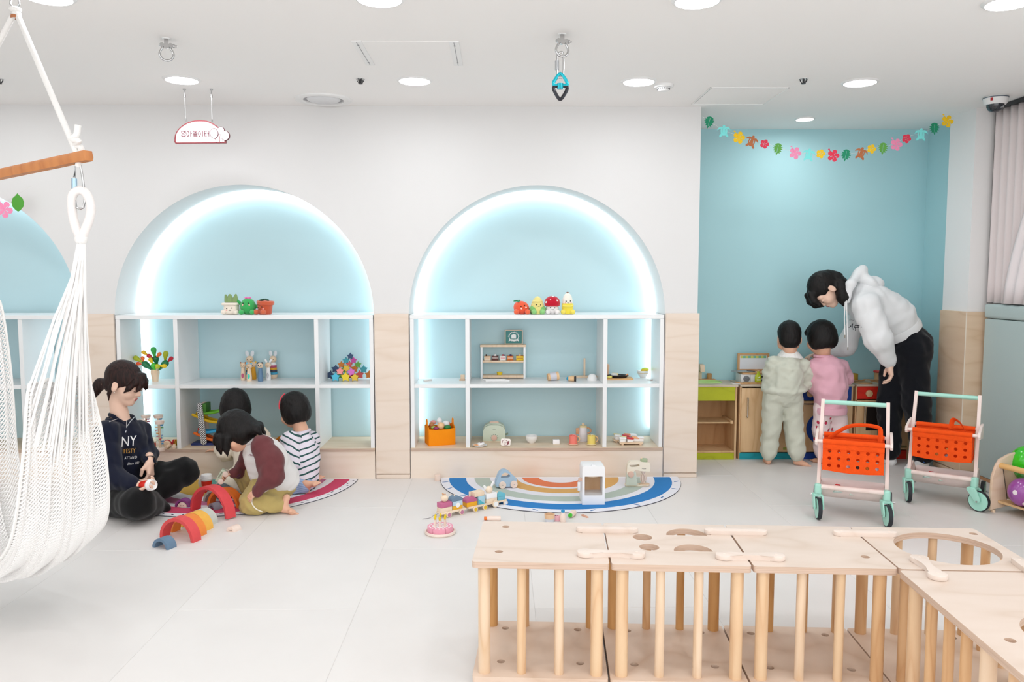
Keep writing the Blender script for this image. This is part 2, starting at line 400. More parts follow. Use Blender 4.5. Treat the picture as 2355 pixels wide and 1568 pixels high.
def sprinkler(px, py, label):
    p = at(px, py-5, z=CEIL)
    t = thing('sprinkler_head', label, 'sprinkler', p, group='ceiling sprinkler heads')
    b = B(); b.lathe([(.0, -.002), (.024, -.002), (.026, 0)], 20); b.build('rose', WHITE, t)
    b = B(); b.cyl((0, 0, -.002), (0, 0, -.022), .006, seg=10)
    for k in range(6):
        a = k*PI/3; b.tube([(.02*math.cos(a), .02*math.sin(a), -.002), (.018*math.cos(a), .018*math.sin(a), -.012), (.006*math.cos(a), .006*math.sin(a), -.026)], .0022, 6)
    b.cyl((0, 0, -.024), (0, 0, -.028), .012, seg=14); b.build('deflector', mat('#4a4a4c', .3, .8), t)
sprinkler(829, 186, 'dark metal sprinkler head above round ceiling vent'); sprinkler(1848, 186, 'dark metal sprinkler head left of garland downlight')
sprinkler(-2, 186, 'dark metal sprinkler head behind hammock rope at left edge')
p = at(1526, 195, z=CEIL); t = thing('smoke_detector', 'white round smoke detector with dark slots on ceiling', 'detector', p)
b = B(); b.lathe([(0, -.018), (.05, -.016), (.055, -.006), (.055, 0)], 32); b.build('base', WHITE, t)
b = B(); b.lathe([(0, -.036), (.026, -.035), (.032, -.028), (.036, -.017)], 28); b.build('sensor_head', WHITE, t)
b = B()
for k in range(16):
    a = k*PI/8; b.box((.0345*math.cos(a), .0345*math.sin(a), -.024), (.003, .006, .006), R=rot(0, 0, math.degrees(a)))
b.build('slot', mat('#55575a', .5), t)
p = at(744, 228, z=CEIL); t = thing('ceiling_vent', 'round white ceiling vent with recessed disc', 'vent', p)
b = B(); b.lathe([(.118, .004), (.12, -.008), (.15, -.014), (.168, -.008), (.17, 0)], 48); b.build('ring', WHITE, t)
b = B(); b.lathe([(0, -.012), (.085, -.012), (.098, -.004), (.1, 0)], 40); b.build('disc', mat('#dfe0e2', .4), t)
b = B(); b.lathe([(.099, -.001), (.119, -.001)], 40); b.build('painted_gap_shade', mat('#9a9a9c', .6), t)  # grey ring colours in the shade between disc and outer ring
# access panels
def hatch(px4, label, rails):
    P = [at(*q, z=CEIL) for q in px4]; c = sum(P, V())/4
    t = thing('access_panel', label, 'panel', c)
    x0 = (P[0].x+P[3].x)/2-c.x; x1 = (P[1].x+P[2].x)/2-c.x; y0 = (P[0].y+P[1].y)/2-c.y; y1 = (P[2].y+P[3].y)/2-c.y
    x0, x1, y0, y1 = min(x0, x1), max(x0, x1), min(y0, y1), max(y0, y1)
    b = B(); b.bb((x0+.008, y0+.008, -.002), (x1-.008, y1-.008, .002)); b.build('door', CEILW, t)
    wx = .045 if rails else .008
    for a, d in (((x0, y0), (x0+wx, y1)), ((x1-wx, y0), (x1, y1))):
        b = B(); b.bb((a[0], a[1], -.006), (d[0], d[1], 0), bev=.001, seg=1); b.build('frame_rail', WHITE, t)
        if rails:
            b = B(); m = (a[0]+d[0])/2; b.bb((m-.002, y0+.01, -.0066), (m+.001, y1-.01, -.006))
            for yy in (y0+.06, y1-.06): b.cyl((m, yy, -.0075), (m, yy, -.006), .005, seg=10)
            b.build('groove', mat('#8b8b8e', .5), t)
    if not rails:
        for yy in (y0, y1-.008):
            b = B(); b.bb((x0, yy, -.005), (x1, yy+.008, 0)); b.build('frame_rail', WHITE, t)
        b = B(); b.bb((x0+.0085, y0+.01, -.0028), (x0+.0125, y1-.03, -.0018)); b.build('gap', mat('#3c3c3e', .6), t)
hatch([(805, 95), (1053, 91), (1066, 148), (846, 149)], 'flush white ceiling access panel with two screwed side rails', True)
hatch([(1630, 200), (1823, 201), (1750, 239), (1593, 239)], 'square white ceiling access hatch above alcove entrance', False)
# shackles
def shackle(px, py, label):
    p = at(px, py, z=CEIL); t = thing('ceiling_shackle', label, 'shackle', p, rz=18, group='steel ceiling shackles')
    b = B(); b.lathe([(.0, -.006), (.026, -.006), (.03, 0)], 24); b.build('ceiling_plate', WHITE, t)
    b = B(); b.box((0, 0, -.03), (.03, .02, .05), bev=.006); b.cyl((0, -.011, -.055), (0, .011, -.055), .021, seg=20); b.build('lug', METAL, t)
    b = B(); P = bez([(-.03, 0, -.048), (-.028, 0, -.07), (-.045, 0, -.1), (-.047, 0, -.125), (-.03, 0, -.152), (0, 0, -.162), (.03, 0, -.152), (.047, 0, -.125), (.045, 0, -.1), (.028, 0, -.07), (.03, 0, -.048)], 5)
    b.tube(P, .0085, 10); b.cyl((-.03, -.01, -.05), (-.03, .01, -.05), .016, seg=14); b.cyl((.03, -.01, -.05), (.03, .01, -.05), .016, seg=14); b.build('bow', METAL, t)
    b = B(); b.cyl((-.05, 0, -.052), (.055, 0, -.052), .008, seg=12); b.cyl((.045, 0, -.052), (.058, 0, -.052), .015, seg=14); b.cyl((.058, 0, -.052), (.074, 0, -.052), .0075, seg=12); b.build('pin', METAL, t)
    t.scale = (.6, .6, .6); return t
shackle(382, 88, 'bare steel bow shackle hanging beside hammock rope'); sh = shackle(1293, 78, 'steel bow shackle carrying carabiner and coloured swivel')
p = at(1289, 78, z=CEIL); pz = lambda y: at(1289, y, Y=p.y).z-CEIL
t = thing('carabiner', 'steel screw carabiner hooked through the ceiling shackle', 'carabiner', p)
b = B(); z0, z1 = pz(120), pz(178)
P = [(-.013, 0, z0-.012), (0, 0, z0), (.013, 0, z0-.012), (.013, 0, z1+.012), (0, 0, z1), (-.013, 0, z1+.012)]
b.tube(bez(P+[P[0]], 6)[:-1], .0048, 8, closed=True); b.build('body', METAL, t)
b = B(); b.cyl((-.0145, 0, (z0+z1)/2-.022), (-.0145, 0, (z0+z1)/2+.018), .009, seg=14); b.build('lock_sleeve', mat('#b8babd', .35, .9), t)
t = thing('rotation_swivel', 'turquoise and black rotational swivel below the carabiner', 'swivel', p)
for nm_, ya, yb, c, s in (('upper_eye', 170, 196, '#10b6c6', 1), ('lower_eye', 199, 227, '#26262e', -1)):
    za, zb = pz(ya), pz(yb); h = za-zb
    O = [(-.03, 0, zb+.012), (-.024, 0, zb), (.024, 0, zb), (.03, 0, zb+.012), (.007, 0, za-.002), (-.007, 0, za-.002)]
    if s < 0: O = [(x, y, za+zb-z) for x, y, z in O]
    b = B(); b.tube(bez(O+[O[0]], 4)[:-1], .0075, 8, closed=True, flat=1.0); b.build(nm_, mat(c, .3, .3), t)
b = B(); b.cyl((0, 0, pz(205)), (0, 0, pz(192)), .014, seg=16); b.build('axle', mat('#1aa9b8', .3, .4), t)
# dome camera
p = at(2290, 222, z=CEIL); t = thing('dome_camera', 'white dome security camera above the curtain end', 'camera', p)
b = B(); b.lathe([(.0, 0), (.062, 0), (.068, -.008), (.062, -.04), (.056, -.048), (0, -.048)], 36); b.build('housing', WHITE, t)
b = B(); b.lathe([(.069, -.007), (.0695, -.010), (.0685, -.012)], 36); b.build('seam_ring', mat('#55606e', .4), t)
b = B(); b.lathe([(.048, -.046), (.046, -.062), (.036, -.08), (.018, -.09), (0, -.092)], 32); b.build('smoked_dome', mat('#1d232b', .06, spec=.8), t)
b = B(); b.box((-.05, -.0435, -.024), (.012, .004, .016), R=rot(0, 0, -48)); b.build('red_logo', mat('#b3242a', .5), t)
b = B()
for k in range(7): b.ell((.01+.006*(k % 3), -.0405, -.062-.006*(k//3)), .002, u=6, v=4)
b.build('infrared_light', mat('#e8e8e8', .3), t)
# hanging sign
Ys = at(455, 205, z=CEIL).y; sx = lambda q: at(q[0], q[1], Y=Ys)
O = sx((465, 330)); t = thing('hanging_sign', 'white arched hanging sign with maroon rim and balloons', 'sign', O)
loc = lambda q: (sx(q)-O); L2 = lambda q: (loc(q).x, loc(q).z)
arcp = [(401, 326), (402, 312), (407, 301), (416, 291), (430, 282), (446, 277), (462, 276), (478, 278), (492, 285), (503, 293), (512, 300), (519, 312), (519, 329), (403, 330)]
XF = rot(90, 0, 0)
def out2(P, n=5):
    Q = bez([V((x, y, 0)) for x, y in P], n); return [(q.x, q.y) for q in Q]
ol = out2([L2(q) for q in arcp[:12]], 4)+[L2(q) for q in arcp[12:]]
b = B(); b.prism(ol[::-1], .016, T(0, .016, 0) @ XF); bmesh.ops.recalc_face_normals(b.bm, faces=b.bm.faces[:]); b.build('rim', mat('#8a3a40', .5), t, 30)
cx_, cz_ = L2((462, 306)); inn = [(cx_+(x-cx_)*.945, cz_+(z-cz_)*.89) for x, z in ol]
b = B(); b.prism(inn[::-1], .002, T(0, .001, 0) @ XF); bmesh.ops.recalc_face_normals(b.bm, faces=b.bm.faces[:]); b.build('face_plate', mat('#ffffff', .4, emit=.35), t, 30)  # faint emission added so the white face looks bright
for q, r, k in (((508, 301), (8.5, 9.5), 0), ((493, 307), (9.5, 11.5), 1), ((518, 312), (10, 11), 2)):
    c = L2(q); s = 1/1832*Ys
    b = B(); b.prism(circ(0, 0, r[0]*s, 28, r[1]*s), .012 if k != 1 else .003, T(c[0], -.001-.0012*k, c[1]) @ XF @ T(0, 0, -.012 if k != 1 else 0)); b.build('balloon_rim', mat('#6e3a44', .5), t, 30)
    b = B(); b.prism(circ(0, 0, (r[0]-1.3)*s, 28, (r[1]-1.3)*s), .001, T(c[0], -.002-.0012*k-(.0025 if k == 1 else 0), c[1]) @ XF); b.build('balloon', mat('#ffffff', .4, emit=.35), t, 30)  # balloon white is brightened by the same added emission
b = B()
for P in ([(494, 319), (496.5, 320.5), (497, 328)], [(502, 309), (506, 314), (506, 328)], [(514, 322), (512.5, 324), (512.5, 328)]):
    b.tube([loc(q)+V((0, -.0035, 0)) for q in P], .0014, 6)
b.build('balloon_string', mat('#8a3a40', .5), t)
# hand-drawn hangul strokes of the sign (yeong-a-nol-i-teo)
b = B(); tr = .0021
def st(P, cl=False):
    b.tube([loc(q)+V((0, -.0035, 0)) for q in P], tr, 6, closed=cl)
def ring(cx, cy, rx, ry, n=14): st([(cx+rx*math.cos(2*PI*i/n), cy+ry*math.sin(2*PI*i/n)) for i in range(n)], True)
ring(420.5, 304, 3, 2.6); st([(423.5, 302.5), (427, 302.5)]); st([(423.5, 305.3), (427, 305.3)]); st([(427.2, 300.5), (427.2, 308)]); ring(422.5, 311.7, 4.6, 2.1)
ring(432.5, 307.5, 2.3, 6); st([(438.8, 301), (438.8, 314)]); st([(438.8, 307), (441.8, 307)])
st([(445.5, 300.5), (445.5, 303.2), (453.5, 303.2)]); st([(449.5, 303.5), (449.5, 306)]); st([(443.8, 306.3), (455, 306.3)])
st([(445, 308.8), (454, 308.8), (454, 311.2), (445.3, 311.2), (445.3, 314), (454.5, 314)])
ring(459.3, 307.5, 2.3, 6); st([(466.2, 301), (466.2, 314)])
st([(476, 302), (470.6, 302), (470.6, 313), (476, 313)]); st([(470.6, 307.5), (475.5, 307.5)]); st([(480.8, 301), (480.8, 314)]); st([(480.8, 307.3), (477.2, 307.3)])
b.build('lettering', mat('#7d3b48', .5), t)
for xt, xb, yb in ((424, 427, 279), (486, 488, 281)):
    a = sx((xt, 205)); a.z = CEIL; c = sx((xb, yb)); a -= O; c -= O
    b = B(); b.tube([a, c], .0016, 6); b.build('wire', mat('#e5e5e6', .35, .4), t)
    b = B(); b.cyl(a, a-V((0, 0, .004)), .009, seg=12); b.cyl(a-V((0, 0, .004)), a-V((0, 0, .03)), .004, seg=8); b.cyl(a-V((0, 0, .03)), a-V((0, 0, .046)), .0065, seg=10); b.build('ceiling_mount', METAL, t)
    b = B(); b.cyl(c, c+V((0, 0, .016)), .004, seg=8); b.build('clamp', METAL, t)
# ------------------------------------------------------------------ window end: padded sill, curtains
PAD = mat('#b8c9c8', .75, bump=.15, bscale=180)
t = thing('padded_bench', 'sage green padded wall bench under the curtains', 'bench', (3.1, 5.03, 0))
b = B(); b.bb((.0, -3.2, .02), (.055, -.0, 1.035), bev=.012); b.build('wall_pad', PAD, t)
b = B(); b.bb((-.004, -3.2, 1.038), (.056, .004, 1.128), bev=.02, seg=3); b.build('top_cushion', PAD, t)
b = B(); b.bb((.002, -3.2, 0), (.05, -.02, .02)); b.build('skirting', wood('#b98a63', '#8f6443', (1, 1, 1)), t)
def curtain(name, label, y0, y1, zb, zt, x, n, amp, m, slant=0, cat='curtain'):
    t = thing(name, label, cat, (x, y0, zb)); L = y1-y0
    def fn(u, v):
        s = u*n; f = s-math.floor(s); tri = 1-abs(2*f-1)
        sm = tri*tri*(3-2*tri)
        return V((-amp*(sm-.5)*(1-.2*v), L*u + slant*(1-u)*(v**1.5), (zt-zb)*v))
    b = B(); b.grid(fn, n*8, 10); o = b.build('pleated_fabric', m, t, 80)
    md = o.modifiers.new('s', 'SOLIDIFY'); md.thickness = .002
    return t
CURT = mat('#e2d7d6', .85, bump=.1, bscale=500)
t = curtain('blackout_curtain', 'mauve pleated curtain hanging beside the grey column', 5.06, 3.2, 1.135, 2.335, 3.122, 26, .03, CURT)
b = B(); b.bb((-.02, -1.9, 1.2), (.012, .05, 1.222)); b.build('track', mat('#2c2b2d', .5), t)
curtain('white_curtain', 'white curtain drawn over the mauve curtain above padded bench', 4.86, 3.4, 1.135, 2.33, 3.092, 16, .02, mat('#efe6e7', .85), slant=-.52)
b = B(); b.bb((3.14, 5.04, 1.13), (3.156, 5.08, 2.36)); struct('trim_9', b, mat('#4a4646', .7), 0, 'dark strip painted as the shade between column and curtain')  # no real trim: dark strip stands in for the shade behind the curtain end

# ------------------------------------------------------------------ climbing cubes in the foreground
cub_o, cub_a = (-.086, 2.435), -3.85
CB = T(cub_o[0], cub_o[1], 0) @ rot(0, 0, cub_a)
BTOP = wood('#dbcabd', '#cbb5a3', (.7, 2.2, 1), rough=.4, amt=.7); BBOT = wood('#e2cbb8', '#c9a88d', (.8, .8, 1), rough=.45, amt=.9, rings=10)
PW = [wood('#e2c29d', '#cda077', (5, 5, .8)), wood('#d9b084', '#bd8a5a', (6, 6, .8)), wood('#e6ccb0', '#d1ab83', (5, 5, .8)), wood('#d0a067', '#b27d45', (6, 6, .8))]
TH, BH = .41, .036
CEDGE = wood('#d3baa6', '#b08f7b', (.6, .6, 110), amt=1.1)
post_me = {}
def post(par, x, y, r, mi):
    k = (r, mi)
    if k not in post_me:
        b = B(); b.cyl((0, 0, BH-.004), (0, 0, TH-.018), r, seg=20); post_me[k] = b.mesh('post', PW[mi])
    o = link('post', post_me[k], par); o.location = (x, y, 0); return o
def cube(x0, y0, w_, d_, label, posts, holes, bholes, seed):
    rnd = random.Random(seed)
    t = thing('climbing_cube', label, 'play cube', CB @ V((x0, y0, 0)), cub_a, group='wooden climbing cubes in the foreground')
    b = B(); b.prism(rrect(0, 0, w_, d_, .012, 4), .0205, T(0, 0, TH-.0205), holes=holes) if holes else b.prism(rrect(0, 0, w_, d_, .012, 4), .0205, T(0, 0, TH-.0205), bev=.005)
    tb = b.build('top_board', [BTOP, CEDGE], t, 35)
    for f in tb.data.polygons:
        if abs(f.normal.z) < .8: f.material_index = 1
    b = B(); b.prism(rrect(0, 0, w_, d_, .012, 4), .02, T(0, 0, BH-.02), holes=bholes); b.build('base_board', BBOT, t, 35)
    for px_, py_ in ((.04, .04), (w_-.04, .04), (.04, d_-.04), (w_-.04, d_-.04)):
        b = B(); b.cyl((px_, py_, 0), (px_, py_, BH-.02), .018, seg=14); b.build('foot', BEECH, t)
    for (px_, py_, r, mi) in posts: post(t, px_, py_, r, mi if mi is not None else rnd.randrange(4))
    return t
def four(w_, d_, f=(2, 0, 2, 0), k=(3, 1, 3, 3)):
    xs = (.036, .036+(w_-.072)/3, .036+2*(w_-.072)/3, w_-.036); o = []
    for i, x in enumerate(xs):
        r = .0195 if i in (0, 3) else .0145
        o.append((x, .034, r, f[i])); o.append((x, d_-.034, r, k[i]))
    return o
W5, D5 = .43, .415
hb = [circ(.085, .105, .0135, 16), circ(W5-.085, .105, .0135, 16), circ(.085, D5-.06, .0135, 16), circ(W5-.085, D5-.06, .0135, 16)]
h1 = [circ(.079, .0955, .0135, 16), circ(.0865, .354, .0135, 16)]
cube(0, 0, W5, D5, 'leftmost wooden climbing cube with two small peg holes', four(W5, D5), h1, hb, 1)
def moon(cx, cy, r): return [(cx+r*math.cos(PI*i/16), cy+r*1.05*math.sin(PI*i/16)) for i in range(17)]
h2 = [circ(.561-.437, .263, .033, 24), circ(.572-.437, .163, .033, 24), moon(.716-.437, .29, .07), moon(.711-.437, .13, .063)]
cube(.437, 0, W5, D5, 'wooden climbing cube with two round and two half moon holes', four(W5, D5, (0, 2, 2, 0), (3, 1, 3, 3)), h2, hb, 2)
cube(.874, .002, W5+.004, D5, 'third wooden climbing cube with one small hole near the corner', four(W5, D5, (0, 2, 0, 1), (3, 3, 1, 1)), [circ(.375, .104, .0135, 16)], hb, 3)
p4 = four(W5, D5, (1, 0, 0, 0), (1, 0, 0, 1))+[(W5-.036, .034+(D5-.07)/3, .0145, 0), (W5-.036, .034+2*(D5-.07)/3, .0145, 1)]
p4 = [q for q in p4 if not (q[1] < .1 and .05 < q[0] < .38)]
cube(1.314, .002, W5, D5, 'corner wooden climbing cube with a large round opening on top', p4, [circ(.235, .203, .158, 48), circ(.4, .357, .0135, 16)], hb, 4)
L5 = .72; ys = [-.045, -.15, -.25, -.34, -.445, -.56, -.68]
p5 = []
for i, y in enumerate(ys):
    r = .0195 if i in (0, 4, 6) else .0145
    p5 += [(.032, y+L5, r, (0, 1, 1, 1, 2, 0, 1)[i]), (W5-.032, y+L5, r, None)]
cube(1.306, -.008-L5, W5, L5, 'nearest wooden climbing cube at lower right, turned lengthwise towards viewer', p5, [circ(.07, L5-.465, .0135, 16), circ(.255, L5-.43, .125, 36)], [circ(.08, .1, .0135, 16), circ(.08, L5-.1, .0135, 16), circ(W5-.08, L5-.1, .0135, 16)], 5)
CONN = wood('#e2d3c8', '#d6c2b3', (2, 2, 2), amt=.5)
def connector(x, y, a, bone, label, L=.215):
    t = thing('cube_connector', label, 'connector', CB @ V((x, y, TH)), cub_a+a, group='wooden clips joining the climbing cubes')
    h = L/2-.026
    if bone:
        R = .028; n = .013; P = []
        for i in range(13):
            an = -2.55+5.1*i/12; P.append((h+R*math.cos(an), R*math.sin(an)))
        P += [(h-.055, n), (-h+.055, n)]
        for i in range(13):
            an = PI-2.55+5.1*i/12; P.append((-h+R*math.cos(an), R*math.sin(an)))
        P += [(-h+.055, -n), (h-.055, -n)]
    else: P = rrect(-L/2, -.02, L/2, .02, .0199, 6)
    b = B(); b.prism(P, .0155, bev=.004); b.build('plate', CONN, t)
    for s in (-h, h):
        b = B(); b.cyl((s, 0, -.034), (s, 0, -.001), .0125, seg=14); b.build('peg', CONN, t)
        b = B(); b.cyl((s, 0, .0155), (s, 0, .0159), .0045, seg=10); b.build('dowel', PINKBEECH, t)
connector(.444, .318, 0, False, 'straight wooden clip on far side between the first two cubes')
connector(.44, .072, 0, True, 'dog bone wooden clip on near side between the first two cubes')
connector(.888, .318, 0, False, 'straight wooden clip on far side between second and third cubes')
connector(.878, .07, 0, True, 'dog bone wooden clip on near side between second and third cubes')
connector(1.33, .322, 0, False, 'straight wooden clip on far side before cube with large opening')
connector(1.396, .0, 86, True, 'slanting dog bone wooden clip beside the large round opening', .19)
connector(1.694, -.005, 84, False, 'wooden clip at right frame edge beside large round opening', .19)

# ------------------------------------------------------------------ push carts
MINT = mat('#a9e0cf', .35); CFR = wood('#f1e0d9', '#e6cfc5', (4, 4, 1), amt=.6); FELT = mat('#f4561c', .95, spec=.15, bump=.35, bscale=260, var=.08, vscale=30)
TYRE = mat('#22262d', .6)
def cart(loc, rz, label, caster, handle):
    t = thing('push_cart', label, 'cart', loc, rz, group='wooden toy push carts')
    W = .168
    for s in (-1, 1):
        b = B(); x = s*W
        b.tube([(x, .03, .155), (x*.99, .09, .40), (x*.965, .15, .628)], .0125, 4, up=(.707, .707, 0)); b.build('upright', CFR, t, 30)
        b = B(); b.prism([(.135, .385), (.145, .47), (.07, .465), (-.02, .442), (-.03, .42), (-.02, .405), (.06, .40)], .014, T(x-.007+s*.014, 0, 0) @ rot(90, 0, 90), bev=.003); b.build('side_arm', CFR, t)
        b = B(); b.prism([(.0, .145), (.27, .075), (.285, .05), (.25, .12), (.16, .19), (.06, .165)], .012, T(x-.006, 0, .02) @ rot(90, 0, 90), bev=.003); b.build('side_runner', CFR, t)
        # front caster: mint fork plus wheel
        a = caster[0 if s < 0 else 1]; X = T(x, .01, 0) @ rot(0, 0, a)
        b = B(); b.X = X
        b.box((0, 0, .158), (.034, .034, .06), bev=.012, seg=3); b.prism([(-.022, .125), (.03, .13), (.03, .115), (-.022, .05), (-.042, .056), (-.045, .075)], .008, T(-.026, 0, 0) @ rot(90, 0, 90), bev=.002)
        b.prism([(-.022, .125), (.03, .13), (.03, .115), (-.022, .05), (-.042, .056), (-.045, .075)], .008, T(.018, 0, 0) @ rot(90, 0, 90), bev=.002)
        b.box((0, .005, .125), (.046, .04, .016), bev=.005); f = b.build('caster_fork', MINT, t)
        def wheel(X2, par, r=.0585):
            b = B(); b.X = X2 @ rot(0, 90, 0); b.lathe([(0, -.011), (r-.006, -.011), (r-.004, 0), (r-.006, .011), (0, .011)], 32); wo = b.build('wheel', MINT, par)
            b = B(); b.X = X2 @ rot(0, 90, 0); b.lathe([(r-.007, -.0095), (r-.002, -.0105), (r, 0), (r-.002, .0105), (r-.007, .0095)], 32); b.build('tyre', TYRE, wo)
            b = B(); b.X = X2 @ rot(0, 90, 0); b.cyl((0, 0, -.029), (0, 0, .029), .005, seg=10); b.build('axle', METAL, wo)
        wheel(X @ T(0, -.028, .0588), t); wheel(T(x+s*.022, .262, .0588), t)
    b = B(); b.cyl((-W*.965, .15, .613), (W*.965, .15, .613), .0125, seg=16); b.build('handle_bar', MINT, t)
    b = B(); b.cyl((-W-.01, -.012, .424), (W+.01, -.012, .424), .0095, seg=14); b.cyl((-W-.01, .115, .44), (W+.01, .115, .44), .0095, seg=14); b.build('basket_rod', CFR, t)
    b = B(); b.cyl((-W, .012, .172), (W, .012, .172), .0135, seg=16); b.build('front_rail', CFR, t)
    b = B(); b.cyl((-W, .255, .15), (W, .255, .15), .009, seg=12); b.build('rear_rail', CFR, t)
    # sling tray below
    b = B(); b.grid(lambda u, v: V(((u-.5)*2*(W-.01), .014+.24*v, .165-.07*math.sin(PI*min(1, v*1.15))**.8)), 12, 12); o = b.build('sling_tray', mat('#ecd9d4', .6, var=.06, vscale=12), t, 60)
    for x, y, r, c in ((-.075, .2, .013, '#e0393f'), (.075, .19, .02, '#3ea6a0'), (-.07, .03, .022, '#c9dad4'), (.0, .04, .014, '#cfdcd0')):
        b = B(); z = .165-.07*math.sin(PI*min(1, (y-.014)/.24*1.15))**.8
        b.box((x, y, z+.006), (r*2, r*1.3, .01), R=rot(-25, 8, 25), bev=.003); b.build('printed_patch', mat(c, .6), t)
    # felt basket, punched front
    bw = .148; out = [(-bw, .0), (-bw*.55, -.007), (0, -.01), (bw*.55, -.008), (bw, -.002), (bw, .155), (-bw, .155)]
    hs = [circ(-bw+.033+i*.0465, .026+j*.039, .0092, 12) for i in range(6) for j in range(3)]
    bk = thing
    b = B(); b.prism(out, .003, T(0, -.012, .272) @ rot(90, 0, 0), holes=hs)
    o = b.build('basket_front', FELT, t, 30)
    b = B(); b.prism(out, .003, T(0, .118, .272) @ rot(90, 0, 0), holes=hs); b.build('basket_back', FELT, t, 30)
    b = B(); b.grid(lambda u, v: V(((u-.5)*2*bw, -.012+.128*v, .272-.011*math.sin(PI*u)*(1-.4*v)-.006*math.sin(PI*v))), 14, 6)
    o = b.build('basket_floor', FELT, t, 60)
    for s in (-1, 1):
        b = B(); b.prism([(-.014, .268), (.117, .268), (.117, .425), (-.014, .41)], .003, T(s*bw-.0015, 0, 0) @ rot(90, 0, 90), holes=[circ(.02+.04*i, .30+.038*j, .009, 10) for i in range(3) for j in range(3)]); b.build('basket_side', FELT, t, 30)
    for y, z in ((-.012, .424), (.115, .44)):
        b = B(); b.tube([(-bw-.002, y, z), (bw+.002, y, z)], .0145, 14); b.box((0, y-.003, z-.022), (2*bw+.004, .009, .03), bev=.003); b.build('felt_sleeve', FELT, t)
    b = B(); b.tube(bez(handle, 8), .013, 8, flat=.2, up=(0, .75, .66)); b.build('carry_strap', FELT, t)
    return t
C1, C1r = at(1889, 1197, z=0), at(2033, 1208, z=0); C2, C2r = at(2105, 1156, z=0), at(2226, 1174, z=0)
def place(a, c): 
    m = (a+c)/2; return (m.x, m.y+.02, 0), math.degrees(math.atan2(c.y-a.y, c.x-a.x))
l1, r1 = place(C1, C1r); r1 = -25; l2, r2 = place(C2, C2r)
cart1 = cart(l1, r1, 'front push cart with orange felt basket, strap raised, left of the other cart', (14, 16), [(-.12, .06, .43), (-.09, .055, .46), (-.02, .05, .505), (.06, .05, .515), (.115, .05, .508), (.128, .05, .49), (.128, .05, .42)])
cart2 = cart(l2, r2, 'rear push cart with orange felt basket before wooden column, strap hanging slack', (20, 68), [(.03, .1, .43), (.035, .1, .475), (.05, .09, .488), (.08, .06, .475), (.105, .03, .445), (.115, .02, .42)])
def toy_ball(c, loc, r, x, y, z, col, label):
    p = c.matrix_basis @ V((x, y, z)); b = B(); b.ell((0, 0, 0), r); o = b.build('toy_food', mat(col, .4)); o.location = p; tag(o, label, 'toy', 'toys lying in the cart baskets')
for c in (cart1, cart2): c.matrix_basis  # placed
bpy.context.view_layer.update()
toy_ball(cart1, 0, .02, -.03, .02, .284, '#ecd7dc', 'pale pink toy egg seen through basket holes of front cart')
toy_ball(cart1, 0, .018, .025, .02, .282, '#3a3026', 'dark brown toy nugget in basket of front cart')
toy_ball(cart1, 0, .02, .072, .025, .284, '#e79a32', 'amber toy bun in basket of front cart')
toy_ball(cart1, 0, .02, .115, .02, .286, '#dfe6f0', 'white toy ball at right end of front cart basket')
toy_ball(cart2, 0, .02, -.02, .025, .284, '#e9a24a', 'amber toy bun in basket of rear cart')
toy_ball(cart2, 0, .018, .03, .02, .282, '#b9c3cf', 'grey toy ball in basket of rear cart')
toy_ball(cart2, 0, .016, .028, .02, .316, '#ecd06a', 'yellow toy wedge resting on toys in rear cart')

# ------------------------------------------------------------------ ball cart at the right edge
P0, P1 = at(2274, 1178, z=0), at(2345, 1170, z=.0); u_ = (P1-P0); an = math.degrees(math.atan2(u_.y, u_.x))
t = thing('ball_cart', 'birch ball cart with clear front pane and round rail at right edge', 'cart', P0, an)
zt = at(2286, 1058, Y=P0.y+.02).z; sd = [(0, .012), (.10, .03), (.18, .026), (.27, .012), (.31, .0), (.31, zt+.05), (.21, zt+.045), (.12, zt+.03), (.055, zt+.005), (.03, zt-.03), (.008, .2)]
for yy in (.0, -.48):
    b = B(); b.prism(sd, .018, T(0, yy+.009, 0) @ rot(90, 0, 0), bev=.004); b.build('side_board', wood('#ead2bb', '#d8b696', (.8, .8, 4), amt=.9), t)
for x in (.03, .29):
    b = B(); b.cyl((x, 0, 0), (x, 0, .014), .012, seg=10); b.cyl((x, -.48, 0), (x, -.48, .014), .012, seg=10); b.build('foot_pad', BEECH, t)
b = B(); b.cyl((.062, -.004, zt-.028), (.062, -.476, zt-.028), .016, seg=18); b.build('rail', wood('#e9bd7d', '#d29f5c', (4, .6, 4)), t)
b = B(); b.box((.17, -.24, .06), (.24, .46, .012)); b.build('floor_board', OAK, t)
gl = clear((.98, .955, .93, 1), .08)
b = B(); b.prism([(.07, zt-.03), (.074, zt-.03), (.118, .068), (.114, .068)], .46, T(0, -.01, 0) @ rot(90, 0, 0)); b.build('clear_pane', gl, t)
b = B(); b.tube([(.1155, -.012, .0665), (.1155, -.47, .0665)], .004, 6); b.build('pane_channel', mat('#f2e7dc', .4), t)
b = B(); b.tube([(.072, -.0105, zt-.03), (.116, -.0105, .066)], .0022, 6); b.build('pane_edge', mat('#4d4038', .4), t)
bpy.context.view_layer.update(); MW = t.matrix_world.copy()
def play_ball(px, py, x, r, col, label, dots=None):
    c = V((at(px, py, Y=P0.y-.02).x, P0.y-.02, 0)); c = at(px, py, Y=4.30 if x is None else x)
    t = thing('play_ball', label, 'ball', c, group='coloured balls in the ball cart')
    b = B(); b.ell((0, 0, 0), r, u=32, v=20); b.build('shell', mat(col, .18, spec=.7), t)
    if dots:
        for (dx, dy, dz) in dots:
            d = V((dx, dy, dz)).normalized(); q = d.to_track_quat('Z', 'Y').to_matrix().to_4x4()
            b = B(); b.X = T(d*r*.975) @ q; b.lathe([(.014, 0), (.012, .0022), (0, .003)], 16); b.build('dot', mat('#eadfe4', .3), t)
play_ball(2367, 1066, 4.31, .1, '#38c71e', 'glossy green ball on top of the balls in cart')
